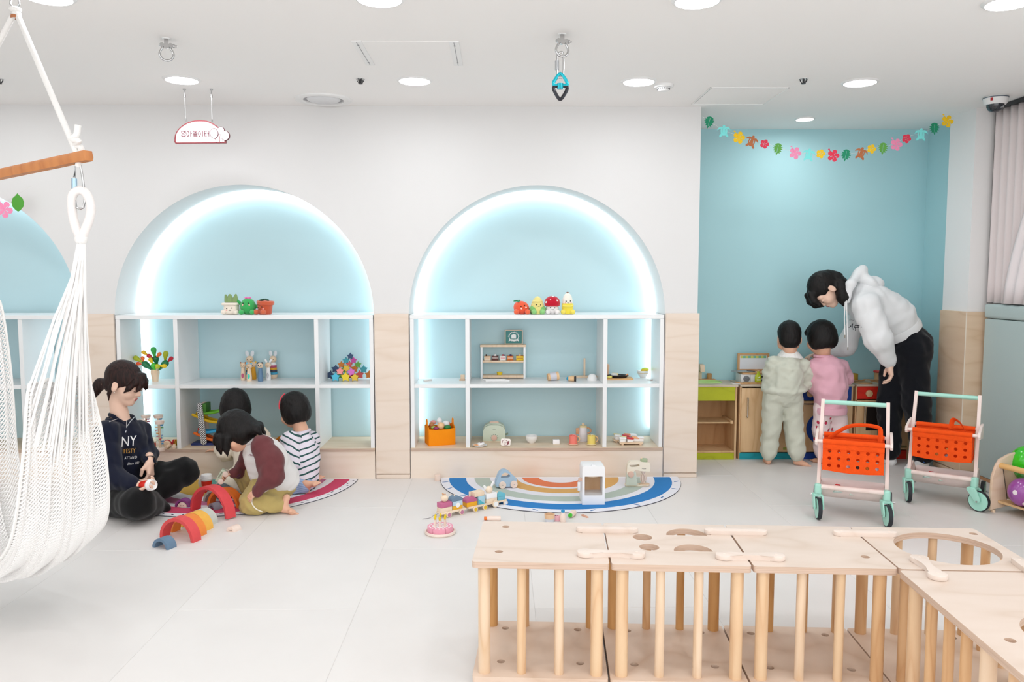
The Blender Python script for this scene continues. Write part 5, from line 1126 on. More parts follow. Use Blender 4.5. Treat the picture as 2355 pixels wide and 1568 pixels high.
# odds and ends on the middle board
def simple(name, label, cat, px, base, z, rz=0, grp=None): return thing(name, label, cat, pl(px, base, z), rz, grp)
t = simple('toy_stick', 'short pale grey wooden stick lying on left of right shelf', 'toy', 983.5, 876, ZM, 38); b = B(); b.bb((-.03, -.006, 0), (.03, .006, .011), bev=.002); b.build('bar', mat('#dcd8d2', .5), t)
t = simple('toy_scale', 'small wooden block on thin board beside the left divider', 'toy', 1063.5, 874, ZM); b = B(); b.bb((-.02, -.02, 0), (.018, .02, .004)); b.build('board', KWD, t); b = B(); b.bb((-.012, -.012, .004), (.016, .012, .037), bev=.002); b.build('block', BEECH, t)
t = simple('white_tray', 'flat white toy tray lying before the bakery shelf', 'tray', 1142, 876, ZM, 0); b = B(); b.prism([(-.07, -.028), (.085, -.028), (.06, .028), (-.1, .028)], .003); b.build('base', WHITE, t)
b = B(); b.tube([(-.07, -.028, .006), (.085, -.028, .006), (.06, .028, .006), (-.1, .028, .006)], .0042, 8, closed=True); b.build('rim', WHITE, t)
t = simple('wooden_tumbler', 'wooden tumbler with grey band lying on its side', 'cup', 1271.5, 875, ZM, 12); k = U(t.location.y); r = 10*k
b = B(); X = T(0, 0, r*.97) @ rot(0, 84, 0); b.X = X; b.lathe([(0, -13*k), (r*.8, -13*k), (r*.86, -12*k), (r, 13*k), (r*.82, 13*k), (r*.7, -9*k), (0, -9*k)], 28); b.build('cup_body', KW, t); b = B(); b.X = X; b.lathe([(r*.905, -8*k), (r*.98, 7*k), (r*.985, 7*k), (r*.915, -8*k)], 28); b.build('grey_band', mat('#c9c8d0', .5), t)
t = simple('toy_shaker', 'wooden toy shaker with blue end and black cap lying down', 'toy', 1314, 876.5, ZM, -8); k = U(t.location.y); r = 6*k; X = T(0, 0, r) @ rot(0, 90, 0)
for nm_, pr, m in (('body', [(0, -7*k), (r*.92, -7*k), (r, 6.5*k), (0, 6.5*k)], KW), ('blue_end', [(0, -11.5*k), (r*.5, -11*k), (r*.88, -8.5*k), (r*.93, -7*k)], mat('#2d9ac4', .4)), ('black_cap', [(r*.9, 6.5*k), (r*1.02, 8*k), (r*1.02, 11*k), (0, 11.5*k)], DARK)):
    b = B(); b.X = X; b.lathe(pr, 22); b.build(nm_, m, t)
p = pl(1344, 866, ZM); k = U(p.y); t = thing('paper_towel_stand', 'plain wooden post stand on a narrow board', 'stand', p); b = B(); b.bb((-30*k, -.02, 0), (31*k, .02, 4.5*k), bev=.002); b.build('base', BEECH, t); b = B(); b.bb((-2.2*k, -.006, 4.5*k), (2*k, .006, 45*k), bev=.001); b.build('post', BEECH, t)
t = simple('white_dome_bowl', 'white bowl turned upside down beside the right divider', 'bowl', 1362, 874.5, ZM); k = U(t.location.y); b = B(); b.lathe([(0, 0), (11.8*k, 0), (12*k, 1*k), (11*k, 6*k), (8*k, 12.5*k), (4*k, 15.3*k), (0, 15.7*k)], 32); b.build('shell', WHITE, t)
p = pl(1427, 873.5, ZM); k = U(p.y); t = thing('serving_board', 'wooden serving board under the black toy pan', 'board', p); b = B(); b.prism(rrect(-34*k, -.008, 30*k, .1, .012), .01, bev=.003); b.build('board', wood('#dfb078', '#c58f55', (1, 4, 2)), t)
t2 = thing('black_pan', 'black oval toy griddle with white inside on serving board', 'pan', p+V((-4*k, .045, .0105))); b = B(); b.lathe([(0, 0), (20*k, 0), (25*k, 5*k), (25.5*k, 6*k), (23*k, 6.4*k), (20.5*k, 3*k), (0, 3*k)], 36, None, 1, .62); b.build('pan_body', mat('#17171a', .4), t2); b = B(); b.lathe([(0, 3.4*k), (19.5*k, 3.4*k)], 32, None, 1, .6); b.build('white_inlay', mat('#efefee', .5), t2)
t2 = thing('pepper_mill', 'wooden toy pepper mill behind black griddle', 'mill', p+V((-27*k, .118, -.0))); b = B(); b.lathe([(0, 0), (6*k, 0), (6*k, 14*k), (6.8*k, 24*k), (7*k, 24.5*k), (7*k, 30*k), (4*k, 33*k), (0, 33*k)], 22); b.build('body', wood('#dcb394', '#c59672', (2, 2, 2)), t2)
t2 = thing('toy_ramekin', 'small white cylinder dish on the black griddle', 'dish', p+V((-14*k, .035, .0105+3.6*k))); b = B(); b.lathe([(0, 0), (7*k, 0), (7.6*k, 6*k), (6.5*k, 6*k), (6*k, 2*k), (0, 2*k)], 24); b.build('body', WHITE, t2)
t2 = thing('toy_toast', 'toy toast with brown crust leaning behind white dish', 'toy food', p+V((-9*k, .066, .0105+3.6*k))); b = B(); b.box((0, 0, 3.5*k), (14*k, 5*k, 4*k), R=rot(24, 4, 0), bev=.002); b.build('slice', mat('#f0d79d', .6), t2)
t2 = thing('toy_salmon', 'orange toy salmon wedge at right end of black griddle', 'toy food', p+V((17*k, .04, .0105+3.6*k))); b = B(); b.prism([(-4.5*k, 0), (4.5*k, 0), (1*k, 6*k)], .015, T(0, .007, 0) @ STAND, bev=.001); b.build('wedge', mat('#ee9a5c', .5), t2)
t2 = thing('toy_lemon', 'small yellow toy lemon lying on front of serving board', 'toy food', p+V((-25*k, .006, .0105+3*k))); b = B(); b.ell((0, 0, 0), (6*k, 3.4*k, 3*k)); b.build('fruit', mat('#eede70', .5), t2)
t = simple('salad_bowl', 'white bowl with gold line holding yellow toy pepper', 'bowl', 1479, 866.5, ZM); k = U(t.location.y)
b = B(); b.lathe([(0, 0), (7*k, 0), (7.4*k, 1*k), (11.5*k, 6*k), (13.5*k, 12*k), (14*k, 16.5*k), (13*k, 16.5*k), (12*k, 11*k), (9*k, 5*k), (0, 3*k)], 36); b.build('bowl_body', WHITE, t); b = B(); b.lathe([(13.4*k, 10.7*k), (13.65*k, 11.3*k), (13.4*k, 11.5*k)], 36); b.build('gold_line', mat('#d8b568', .4), t)
t2 = thing('toy_pepper', 'yellow and green toy pepper in the white bowl', 'toy food', t.location+V((3*k, -.004, 17*k))); b = B(); b.ell((0, 0, 0), (9*k, 6*k, 4.6*k), R=rot(0, -6, 0)); b.build('flesh', mat('#e3c31c', .4), t2); b = B(); b.ell((1.5*k, .004, 1.4*k), (9.3*k, 6*k, 4.6*k), R=rot(0, -4, 0)); b.build('rim', mat('#a9c92f', .4), t2)
t = simple('toy_butter_knife', 'tiny wooden toy knife at right end of right shelf', 'toy knife', 1494, 874, ZM, -52); b = B(); b.bb((-.018, -.007, 0), (.02, .007, .006), bev=.002); b.build('blade', mat('#e0dad2', .4), t); b = B(); b.bb((.01, -.0072, 0), (.024, .0072, .0062), bev=.002); b.build('grip', mat('#a9877a', .5), t)
# bottom: orange felt basket
p = pl(1017, 1024, ZB); k = U(p.y); ORF = mat('#f7941c', .95, bump=.35, bscale=240, spec=.1)
t = thing('felt_basket', 'orange felt basket full of toy food on right shelf bottom', 'basket', p, 17)
hw = 31*k; D = .13; H0 = 40*k
b = B(); b.prism([(-hw, 0), (hw, 0), (hw*.98, H0), (hw*.4, H0-2.5*k), (-hw*.5, H0-2.5*k), (-hw*.99, H0-.5*k)], .004, STAND, bev=.001); b.build('front_wall', ORF, t); b = B(); b.prism([(-hw, 0), (hw, 0), (hw, H0), (-hw, H0)], .004, T(0, D, 0) @ STAND, bev=.001); b.build('back_wall', ORF, t)
b = B(); b.bb((-hw, 0, 0), (hw, D, .004)); b.build('floor', ORF, t)
for s in (-1, 1):
    out = [(.0, .0), (D-.004, 0), (D-.004, H0+2*k), (D*.68, H0+6*k), (D*.64, H0+17*k), (D*.5, H0+20*k), (D*.36, H0+17*k), (D*.32, H0+6*k), (0, H0)]
    b = B(); b.prism(out, .004, T(s*hw-.002, -.0, 0) @ rot(90, 0, 90), holes=[rrect(D*.42, H0+7*k, D*.58, H0+16*k, .006)]); b.build('handle_wall', ORF, t, 30)
for i, (x, y, z, r, c, l) in enumerate(((-20, .06, 46, (6, 6, 6.5), '#b57747', 'brown toy potato in orange felt basket'), (-13, .1, 49, (7, 6, 5), '#eaa39b', 'pink toy sausage at back of orange felt basket'), (0, .035, 44, (8.5, 8, 8.5), '#efc28f', 'beige toy egg at the front of orange felt basket'), (1, .09, 52, (6, 6, 8), '#f3f3f4', 'tall white toy egg at back of orange felt basket'), (15, .07, 45, (9, 8, 8), '#f4f4f5', 'large white toy egg in middle of orange felt basket'), (15, .026, 40, (9, 6, 5.5), '#2a7d3b', 'dark green toy pepper at front of orange felt basket'), (-12, .03, 38.5, (6.5, 6, 4.5), '#8d2f62', 'purple toy onion at front of orange felt basket'), (-17, .05, 40, (6, 5, 3.6), '#a9cf6a', 'lime green toy lettuce in orange felt basket'), (22, .1, 43, (6, 6, 6), '#e85a2c', 'red orange toy tomato at right of orange felt basket'))):
    o = B().ell((0, 0, 0), [q*k for q in r]).build('toy_food', mat(c, .45)); o.location = t.matrix_basis @ V((x*k, y, z*k)) if False else T(p) @ rot(0, 0, 17) @ V((x*k, y, z*k)); tag(o, l, 'toy food', 'toy food in the orange basket')
# toaster
SAGE = mat('#ccd6c3', .5); t = simple('toy_toaster', 'sage green toy toaster with pink dial and toast slice', 'toaster', 1136.5, 1014.5, ZB); k = U(t.location.y); w_ = 26.3*k
P = [(-w_, 1*k), (w_, 1*k)]+[(w_*math.copysign(abs(math.cos(a))**.62, math.cos(a)), 17*k+22*k*abs(math.sin(a))**.75) for a in [PI*i/20 for i in range(21)]]
b = B(); b.prism(P, .02, STAND, bev=.003); b.prism([(x*.985, z*1.03+1*k) for x, z in P], .07, T(0, .09, 0) @ STAND, bev=.003); b.build('housing', SAGE, t); b = B(); b.bb((-w_*1.02, -.021, 0), (w_*1.02, .09, 1.4*k)); b.build('base', BEECH, t)
b = B(); b.cyl((0, -.028, 9.5*k), (0, -.02, 9.5*k), 6.6*k, seg=28, bev=.001); b.build('dial', mat('#d9b5a3', .5), t)
for i in range(6):
    a = .05+i*.58; b = B(); b.cyl((8.6*k*math.cos(a), -.0208, 9.5*k+8*k*math.sin(a)), (8.6*k*math.cos(a), -.0199, 9.5*k+8*k*math.sin(a)), (.3+.13*(6-i))*k, seg=8); b.build('dial_mark', mat('#5f6b5c', .5), t)
b = B(); b.prism(rrect(-11*k, 38*k, 11*k, 44*k, 3*k), .008, T(0, .05, 0) @ STAND, bev=.002); b.build('toast', mat('#e6c6b4', .6), t); b = B(); b.box((w_+3*k, .0, 17*k), (7*k, .014, 4*k), R=rot(0, -18, 0), bev=.002); b.build('lever', mat('#7d8c76', .5), t)
text('brand_print', 'PoIarB', 2.3*k, T(0, -.0203, 29*k) @ FACE_CAM, mat('#5a5e55', .6), t, .0002)
t = simple('toy_plate', 'white toy plate holding a small toy sandwich', 'plate', 1103, 1026.5, ZB); k = U(t.location.y); b = B(); b.lathe([(0, 0), (10*k, 0), (16.5*k, 3*k), (17*k, 4*k), (11*k, 1.4*k), (0, 1.4*k)], 36); b.build('dish', WHITE, t)
t2 = thing('toy_sandwich', 'white toy sandwich with orange filling on toy plate', 'toy food', t.location+V((2*k, 0, 2*k))); b = B(); b.lathe([(0, 0), (9*k, .2*k), (9.4*k, 2.4*k), (0, 2.6*k)], 28); b.build('lower_bun', mat('#efe4d8', .5), t2); b = B(); b.lathe([(0, 0), (8.6*k, 0), (9*k, 2*k), (7*k, 4*k), (0, 4.4*k)], 28, T(1*k, 0, 3*k) @ rot(0, -8, 0)); b.build('upper_bun', mat('#f4f2f1', .5), t2); b = B(); b.prism([(-14*k, -5*k), (-3*k, -8*k), (0, 4*k)], 1.6*k, T(-2*k, 0, 2*k)); b.build('orange_filling', mat('#efa767', .5), t2); b = B(); b.ell((1.6*k, -.004, 7.4*k), (3*k, 1.5*k, .5*k)); b.build('print', mat('#8d5050', .5), t2)
t = simple('toast_plush', 'square white toast toy with brown puppy face print', 'toy food', 1162, 1026, ZB, 0); k = U(t.location.y); b = B(); b.prism(rrect(-11*k, 0, 12*k, 16.5*k, 3.4*k), .018, T(0, .014, 0) @ rot(-14, 3, 0) @ STAND, bev=.003); b.build('slice', mat('#f3ebe4', .6), t)
b = B(); X = T(0, -.006, 0) @ rot(-14, 3, 0); b.X = X
b.tube(bez([(-8*k, 0, 7*k), (-6*k, 0, 14*k), (0, 0, 15*k), (5*k, 0, 12*k)], 5), .45*k, 6); b.tube(bez([(-4*k, 0, 4*k), (2*k, 0, 3*k), (7*k, 0, 5*k)], 5), .4*k, 6); b.ell((6.5*k, 0, 9*k), (2.2*k, .0006, 4.5*k), R=rot(0, 20, 0)); b.ell((-3*k, 0, 9.6*k), (.7*k, .0006, .7*k)); b.ell((1.6*k, 0, 9*k), (.7*k, .0006, .7*k)); b.ell((-.8*k, 0, 7.4*k), (1.1*k, .0006, .8*k)); b.build('face_print', mat('#83434a', .6), t)
t = simple('white_bowl', 'plain white round toy bowl on right shelf bottom', 'bowl', 1222.5, 1018, ZB); k = U(t.location.y); b = B(); b.lathe([(0, 0), (6.5*k, 0), (7*k, 1*k), (12*k, 6*k), (14.2*k, 13*k), (14.3*k, 17*k), (13.4*k, 17*k), (12.6*k, 11*k), (8*k, 4*k), (0, 3*k)], 36); b.build('bowl_body', WHITE, t)
t = simple('white_block', 'small plain white cube block on right shelf bottom', 'block', 1279.5, 1021.5, ZB); k = U(t.location.y); b = B(); b.box((0, 7*k, 4.8*k), (15*k, 12*k, 9.6*k), bev=.001); b.build('cube', mat('#f6f5f8', .4), t)
def mug(px, base, c, l, l2):
    s = simple('saucer', l2, 'saucer', px-1, base+2.8, ZB, grp='toy saucers'); k = U(s.location.y); b = B(); b.lathe([(0, 0), (11*k, 0), (13.4*k, 1.4*k), (13*k, 2.6*k), (9*k, 1.6*k), (0, 1.6*k)], 32); b.build('dish', mat(lin_mix(c), .5), s)
    t = thing('toy_mug', l, 'mug', s.location+V((0, .0, 1.9*k)), 0, 'toy mugs'); b = B(); b.lathe([(0, 0), (9.2*k, 0), (9.4*k, 19.5*k), (8*k, 19.5*k), (7.6*k, 16*k), (0, 16*k)], 32); b.build('cup_body', mat(c, .5), t)
    b = B(); b.tube([(9*k+6*k*math.sin(a), 0, 10.5*k+6.5*k*math.cos(a)) for a in [PI*i/10 for i in range(11)]], 1.6*k, 10); b.build('handle', KW, t); b = B(); b.tube(bez([(-1*k, 0, 16*k), (0, 0, 21*k), (4*k, 0, 21*k), (7*k, 0, 18*k)], 5), .35*k, 6); b.build('tea_bag_string', WHITE, t)
def lin_mix(c): return {'#f08275': '#efc9ae', '#ecd673': '#ecdcae'}[c]
mug(1319, 1018.8, '#f08275', 'coral pink toy mug with wooden handle', 'pale saucer under the coral pink mug'); mug(1361, 1019, '#ecd673', 'pale yellow toy mug with wooden handle', 'pale saucer under the pale yellow mug')
t = simple('toy_jug', 'white toy coffee jug with wooden spout and cream lid', 'jug', 1341, 1013.5, ZB); k = U(t.location.y); b = B(); b.lathe([(0, 0), (11*k, 0), (11.2*k, 3*k), (8.6*k, 32*k), (0, 32*k)], 32); b.build('body', mat('#ece8ec', .5), t)
b = B(); b.lathe([(0, 32*k), (8.8*k, 32*k), (8.4*k, 35.5*k), (6*k, 36.5*k), (0, 36.5*k)], 28); b.build('lid', mat('#ead9a8', .5), t); b = B(); b.cyl((0, 0, 36.5*k), (0, 0, 42*k), 3.2*k, seg=18, bev=.001); b.build('lid_knob', BEECH, t)
b = B(); b.tube([(8.4*k+9.4*k*math.sin(a), 0, 24*k+6.6*k*math.cos(a)) for a in [PI*i/12 for i in range(13)]], 2*k, 10); b.build('handle', wood('#d9a781', '#c28c63', (2, 2, 2)), t); b = B(); b.prism([(-17*k, 30*k), (-9*k, 31*k), (-9.6*k, 15*k), (-17*k, 16*k)], .012, T(0, .006, 0) @ STAND, bev=.002); b.build('spout', wood('#d9a781', '#c28c63', (2, 2, 2)), t)
# sushi
p = pl(1452, 1024, ZB); k = U(p.y)
def geta(name_l, off, rz):
    t = thing('sushi_board', name_l, 'serving board', p+off, rz, 'wooden sushi serving boards'); b = B(); b.prism(rrect(-27*k, 0, 28*k, .075, .004), .006, T(0, 0, .0115), bev=.0015); b.build('board', BEECH, t)
    for x in (-20, 22):
        b = B(); b.bb(((x-2.6)*k, .006, 0), ((x+2.6)*k, .07, .0115), bev=.001); b.build('foot', BEECH, t)
    return t
g1 = geta('wooden sushi serving board at front, carrying white and red pieces', V((0, 0, 0)), 0); g2 = geta('wooden sushi serving board at back, under the black seaweed rolls', V((-10*k, .082, 0)), 0)
def sushi(px, py, Y, c, l, roll=False, w_=9):
    q = at(px, py, Y=Y); q.z = p.z+.0178; t = thing('toy_sushi', l, 'toy sushi', q, 0, 'toy sushi pieces')
    if roll: b = B(); b.lathe([(0, 0), (6.6*k, 0), (6.6*k, 7.5*k), (0, 7.5*k)], 20); b.build('seaweed', mat('#111214', .4), t); b = B(); b.lathe([(0, 8.4*k), (5.6*k, 8.2*k), (6*k, 7.4*k)], 20); b.build('rice', WHITE, t); return
    b = B(); b.box((0, 0, 4*k), (w_*1.55*k, .032, 8*k), bev=.006, seg=3); b.build('rice', mat('#f3f2f2', .5), t); b = B(); b.box((0, -.001, 9.2*k), (w_*1.75*k, .038, 3.4*k), R=rot(0, 5, 0), bev=.0035, seg=3); b.build('topping', mat(c, .4), t)
for a in ((1432, 1010, p.y+.024, '#f4f1f2', 'white topped toy sushi at front left of sushi board'), (1449, 1010, p.y+.024, '#cf1f2c', 'red topped toy sushi at front of sushi board'), (1461, 1008, p.y+.045, '#f0a063', 'orange topped toy sushi at front right of sushi board'), (1473, 1008, p.y+.045, '#f4eeee', 'white toy sushi with red stripe at right end of sushi board'), (1434, 1003, p.y+.058, '#f0d98b', 'yellow topped toy sushi behind the front white one'), (1421, 1001, p.y+.105, '#f3efef', 'white topped toy sushi at left of back sushi board'), (1439, 1000, p.y+.108, '#cb2230', 'red topped toy sushi on back sushi board'), (1419, 996, p.y+.14, '#efce7a', 'yellow topped toy sushi at far left back of board')): sushi(*a)
sushi(1450, 1001, p.y+.112, '', 'left black seaweed toy roll on back sushi board', True); sushi(1461.5, 1001, p.y+.112, '', 'right black seaweed toy roll on back sushi board', True)
sushi(1443, 996, p.y+.144, '#ec8d55', 'orange topped toy sushi at far back behind seaweed rolls'); sushi(1456, 995, p.y+.144, '#f4f2f1', 'white topped toy sushi at far back behind right seaweed roll')
# ------------------------------------------------------------------ rainbow rugs
def rug(label, cx, cy, R, bands, rim, dots, squash=1):
    t = thing('rainbow_rug', label, 'rug', (cx, cy, 0), group='half round rainbow rugs')
    def sector(r0, r1, z, h, nm_, c, n=44, bmp=True):
        P = [(r1*math.cos(PI+PI*i/n), r1*math.sin(PI+PI*i/n)*squash) for i in range(n+1)]
        if r0 > 0: P += [(r0*math.cos(2*PI-PI*i/n), r0*math.sin(2*PI-PI*i/n)*squash) for i in range(n+1)]
        b = B(); b.prism(P, h, T(0, 0, z)); b.build(nm_, mat(c, .95, bump=.4, bscale=400, spec=.1), t, 30)
    sector(0, R, .0002, .005, 'base', rim); sector(R-.002, R+.0015, 0, .0035, 'dark_edge', '#4a4a52')
    for r0, r1, c in bands: sector(r0*R, r1*R, .0045, .0014, 'stripe', c)
    for an, rr, w_, h_, c, a2 in dots:
        b = B(); a = math.radians(180+an); b.X = T(rr*R*math.cos(a), rr*R*math.sin(a)*squash, .0052) @ rot(0, 0, a2+an); b.prism([(w_*math.cos(2*PI*i/8), h_*math.sin(2*PI*i/8)) for i in range(8)], .0006); b.build('print_mark', mat(c, .9), t, 0)
    b = B(); b.tube([(-R+.01, -.004, .006), (R-.01, -.004, .006)], .0022, 6); b.build('stitched_edge', mat('#f2f1f2', .9), t)
pc, pl_, pr_ = at(1286, 1095, z=0), at(1016, 1095, z=0), at(1556, 1095, z=0); R2 = (pr_.x-pl_.x)/2
rr = random.Random(3)
rug('half round rainbow rug with blue outer stripe under the toy coffee machine', (pl_.x+pr_.x)/2, min(pc.y, YW-.022), R2, [(0, 48/270, '#ecebf1'), (48/270, 86/270, '#e68660'), (99/270, 133/270, '#dfb06f'), (159/270, 194/270, '#b9c5bb'), (213/270, 251/270, '#3a82c4')], '#e9e9f0', [(a, .965, .022, .0055, '#3b6ea8', a2) for a, a2 in ((8, 10), (20, 30), (35, -25), (52, 80), (75, 60), (100, 120), (122, 20), (140, 100), (157, -20), (171, 40))])
q0, q1 = at(552, 1104, z=0), at(822, 1104, z=0); R1 = q1.x-q0.x
dts = [(a+rr.uniform(-1, 1), .955+.022*(i % 2)+rr.uniform(-.008, .008), .008+.004*rr.random(), .005, '#26264a', rr.uniform(0, 180)) for i, a in enumerate(range(4, 178, 4))]
rug('half round pink rainbow rug with dotted rim under the seated children', q0.x, min(q0.y, YW-.022), R1, [(0, .24, '#79b9b2'), (.24, .52, '#d9b25a'), (.63, .735, '#c67a9b'), (.805, .935, '#cf4f6e')], '#efedf0', dts, 1.05)
ZR = .0062
# ------------------------------------------------------------------ wooden rainbow arches
def arch(px, py, R, col, label, th_=.015, d=.055, rz=-24, z=0, tilt=0, k=None, p=None):
    p = p or at(px, py, z=z); k = k or U(p.y); R *= k; t = thing('rainbow_arch', label, 'arch block', p, rz, 'wooden rainbow arches')
    n = 20; P = [(R*math.cos(PI*i/n), R*math.sin(PI*i/n)) for i in range(n+1)]+[((R-th_)*math.cos(PI-PI*i/n), (R-th_)*math.sin(PI-PI*i/n)) for i in range(n+1)]
    b = B(); b.prism(P, d, T(0, d, 0) @ STAND, bev=.0025); b.build('arch_body', mat(col, .55, var=.05, vscale=40), t, 50); return t
arch(368, 1262, 24.5, '#647f98', 'small slate blue rainbow arch nearest the viewer on floor', .014)
arch(405, 1242, 52, '#dd4b4d', 'large coral red rainbow arch behind the small blue arch', .017)
arch(424, 1229.5, 44.5, '#ee8a38', 'orange rainbow arch nested just behind the front red arch', .016)
arch(443.6, 1216.5, 38.8, '#f2b84e', 'amber yellow rainbow arch behind the front orange arch', .016)
arch(459, 1204.5, 33, '#ccd0c8', 'pale grey green rainbow arch behind the amber arch', .015)
pA, pB = at(437, 1176, z=0), at(521.5, 1197, z=0); m = (pA+pB)/2; m.z = .0
arch(0, 0, (pB-pA).length/2/U(m.y), '#e04a50', 'large coral red rainbow arch at rug rim before orange one', .016, .06, math.degrees(math.atan2(pB.y-pA.y, pB.x-pA.x)), p=V((m.x, m.y, .0065)))
arch(511.8, 1166, 43, '#e87426', 'burnt orange rainbow arch standing on pink rug beside knee', .015, .055, -18, ZR)
arch(492, 1156.5, 31, '#b4aea2', 'taupe grey rainbow arch on pink rug behind orange arch', .013, .055, -20, ZR)
arch(501, 1146, 32, '#55606a', 'dark slate rainbow arch farthest back on pink rug', .014, .05, -16, ZR)
arch(492, 1146, 17, '#5b2f4f', 'small dark plum rainbow arch between the grey arches', .012, .04, -28, ZR)
arch(486, 1171, 14, '#8f909c', 'tiny bluish grey rainbow arch seen under the red arch', .012, .045, -40, ZR)
t = arch(418.6, 1166, 17.8, '#8a4486', 'small purple rainbow arch on rug with wooden core inside', .011, .045, -6, ZR)
def halfdisc(px, py, R, label, rz, z=0, d=.055, p=None):
    p = p or at(px, py, z=z); R *= U(p.y); t = thing('half_disc_block', label, 'block', p, rz, 'wooden half disc blocks'); P = [(R*math.cos(PI*i/16), R*math.sin(PI*i/16)) for i in range(17)]; b = B(); b.prism(P, d, T(0, d, 0) @ STAND, bev=.002); b.build('block_body', PINKBEECH, t, 50)
    text('print', 'PoIarB', R*.3, T(0, -.0003, R*.32) @ FACE_CAM, mat('#7a5540', .6), t, .0002)
halfdisc(418.6, 1166, 11.4, 'small wooden half disc inside the purple rainbow arch', -6, ZR, .04); halfdisc(529.5, 1223, 12, 'pale wooden half disc block alone on the bare floor', -24)
# toy take-away cups
def cup(t, k, red=True):
    b = B(); b.lathe([(0, 0), (9.2*k, 0), (9.5*k, .6*k), (12.4*k, 28*k), (0, 28*k)], 32); c = b.build('cup_body', mat('#e8301f', .4), t)
    b = B(); b.lathe([(0, 28*k), (13.4*k, 28*k), (14*k, 29*k), (14*k, 33*k), (13*k, 34*k), (12.6*k, 40*k), (11.6*k, 41.5*k), (10.8*k, 41*k), (10.4*k, 38.5*k), (0, 38*k)], 32); l = b.build('lid', mat('#f3f2f1', .35), t)
    b = B(); b.box((-7*k, -5*k, 38.2*k), (3.6*k, 2*k, .6*k), bev=.2*k); b.build('sip_hole', mat('#8f2a2c', .5), l); return c
p = at(476, 1131, z=ZR); k = U(p.y); t = thing('toy_coffee_cup', 'red toy takeaway cup with white lid standing on pink rug', 'cup', p, 8); cup(t, k)
b = B(); b.X = T(0, -9.9*k, 9.5*k) @ rot(-6, 0, 0); b.tube([(-1.5*k+2.2*k*math.cos(a), 0, 2*k+2.2*k*math.sin(a)) for a in [.4+5*i/12 for i in range(13)]], .35*k, 6); b.ell((2.8*k, 0, 3*k), (1.1*k, .3*k, 1.1*k)); b.tube([(0, 0, -.6*k), (2.6*k, 0, -1*k)], .4*k, 6); b.box((.5*k, 0, -3.6*k), (5.5*k, .4*k, .8*k)); b.build('logo', mat('#f3d9d4', .5), t)
p = at(463, 1128, z=ZR); t = thing('toy_cup_sleeve', 'white round toy lid standing behind the red cup on rug', 'toy', p+V((0, .04, 0)), 0); k = U(p.y); b = B(); b.cyl((0, 0, 13.2*k), (0, .012, 13.2*k), 13*k, seg=32, bev=.002); b.build('disc', mat('#e6e1df', .45), t)
# ------------------------------------------------------------------ toys on the right
t = thing('wooden_cylinder', 'plain pale wooden cylinder block beside the blue rainbow rug', 'block', at(1006.5, 1105, z=0)); k = U(t.location.y); b = B(); b.cyl((0, 0, 0), (0, 0, 14.5*k), 7.2*k, seg=24, bev=.001); b.build('block_body', PINKBEECH, t)
p = at(1166, 1120, z=ZR); k = U(p.y); t = thing('wooden_car', 'light blue wooden toy car on rainbow rug with handle hole', 'toy car', p, 14); side_car(t, k*1.12, [(x, z) for x, z in out2([(-x, z) for x, z in CARO][::-1], 3)], out2([(-x, z) for x, z in CARH][::-1], 2), mat('#a9c3d8', .5), .045, (-12, 12.5), PINKBEECH, 7.6)
# coffee machine
p = at(1364, 1158.5, z=ZR); k = U(p.y); t = thing('toy_coffee_machine', 'white toy coffee machine with wooden inside on rainbow rug', 'coffee machine', p, 1); w_ = 26.5*k; D = .12; H = 92*k
b = B(); ou = rrect(-w_, 0, w_, H, .006); P = [(-w_, 0), (w_, 0), (w_, H*.93), (w_*.93, H*.985), (w_*.8, H), (-w_*.8, H), (-w_*.93, H*.985), (-w_, H*.93)]
b.prism(P, .016, STAND @ T(0, 0, 0), holes=[rrect(-w_+5.5*k, 22*k, w_-5.5*k, 67*k, .003)]); b.build('front_frame', mat('#f3f3f4', .4), t, 30)
for s in (-1, 1): b = B(); b.bb((s*w_, 0, 0), (s*(w_-4*k), D, H*.9), bev=.003); b.build('side_panel', mat('#f1f1f2', .4), t)
b = B(); b.bb((-w_, -.002, H*.86), (w_, D, H*.995), bev=.016, seg=4); b.build('top_housing', mat('#f4f4f5', .35), t)
b = B(); b.bb((-w_+4*k, D-.012, 0), (w_-4*k, D-.002, H*.88)); b.build('wooden_back', wood('#e3bd95', '#cf9f70', (3, 1, .8)), t); b = B(); b.bb((-w_+4*k, -.002, 18*k), (w_-4*k, D-.012, 22*k)); b.build('cup_shelf', mat('#efeff0', .4), t)
b = B(); b.cyl((0, .05, 62*k), (0, .05, 76*k), 17*k, seg=28); b.build('brew_head', BEECH, t); b = B(); b.cyl((0, -.0025, H*.96), (0, .01, H*.96), 6*k, seg=24); b.build('dial', mat('#eaeaec', .4), t)
b = B(); b.box((-w_-3*k, .0, 58*k), (12*k, .014, 7*k), bev=.003); b.cyl((-w_-4*k, -.008, 59*k), (-w_-4*k, .008, 59*k), 4*k, seg=14); b.build('lever', mat('#d9b6a2', .5), t); b = B(); b.cyl((-w_-7*k, 0, 32*k), (-w_-7*k, 0, 53*k), 3.6*k, seg=16, bev=.002); b.build('lever_grip', WHITE, t)
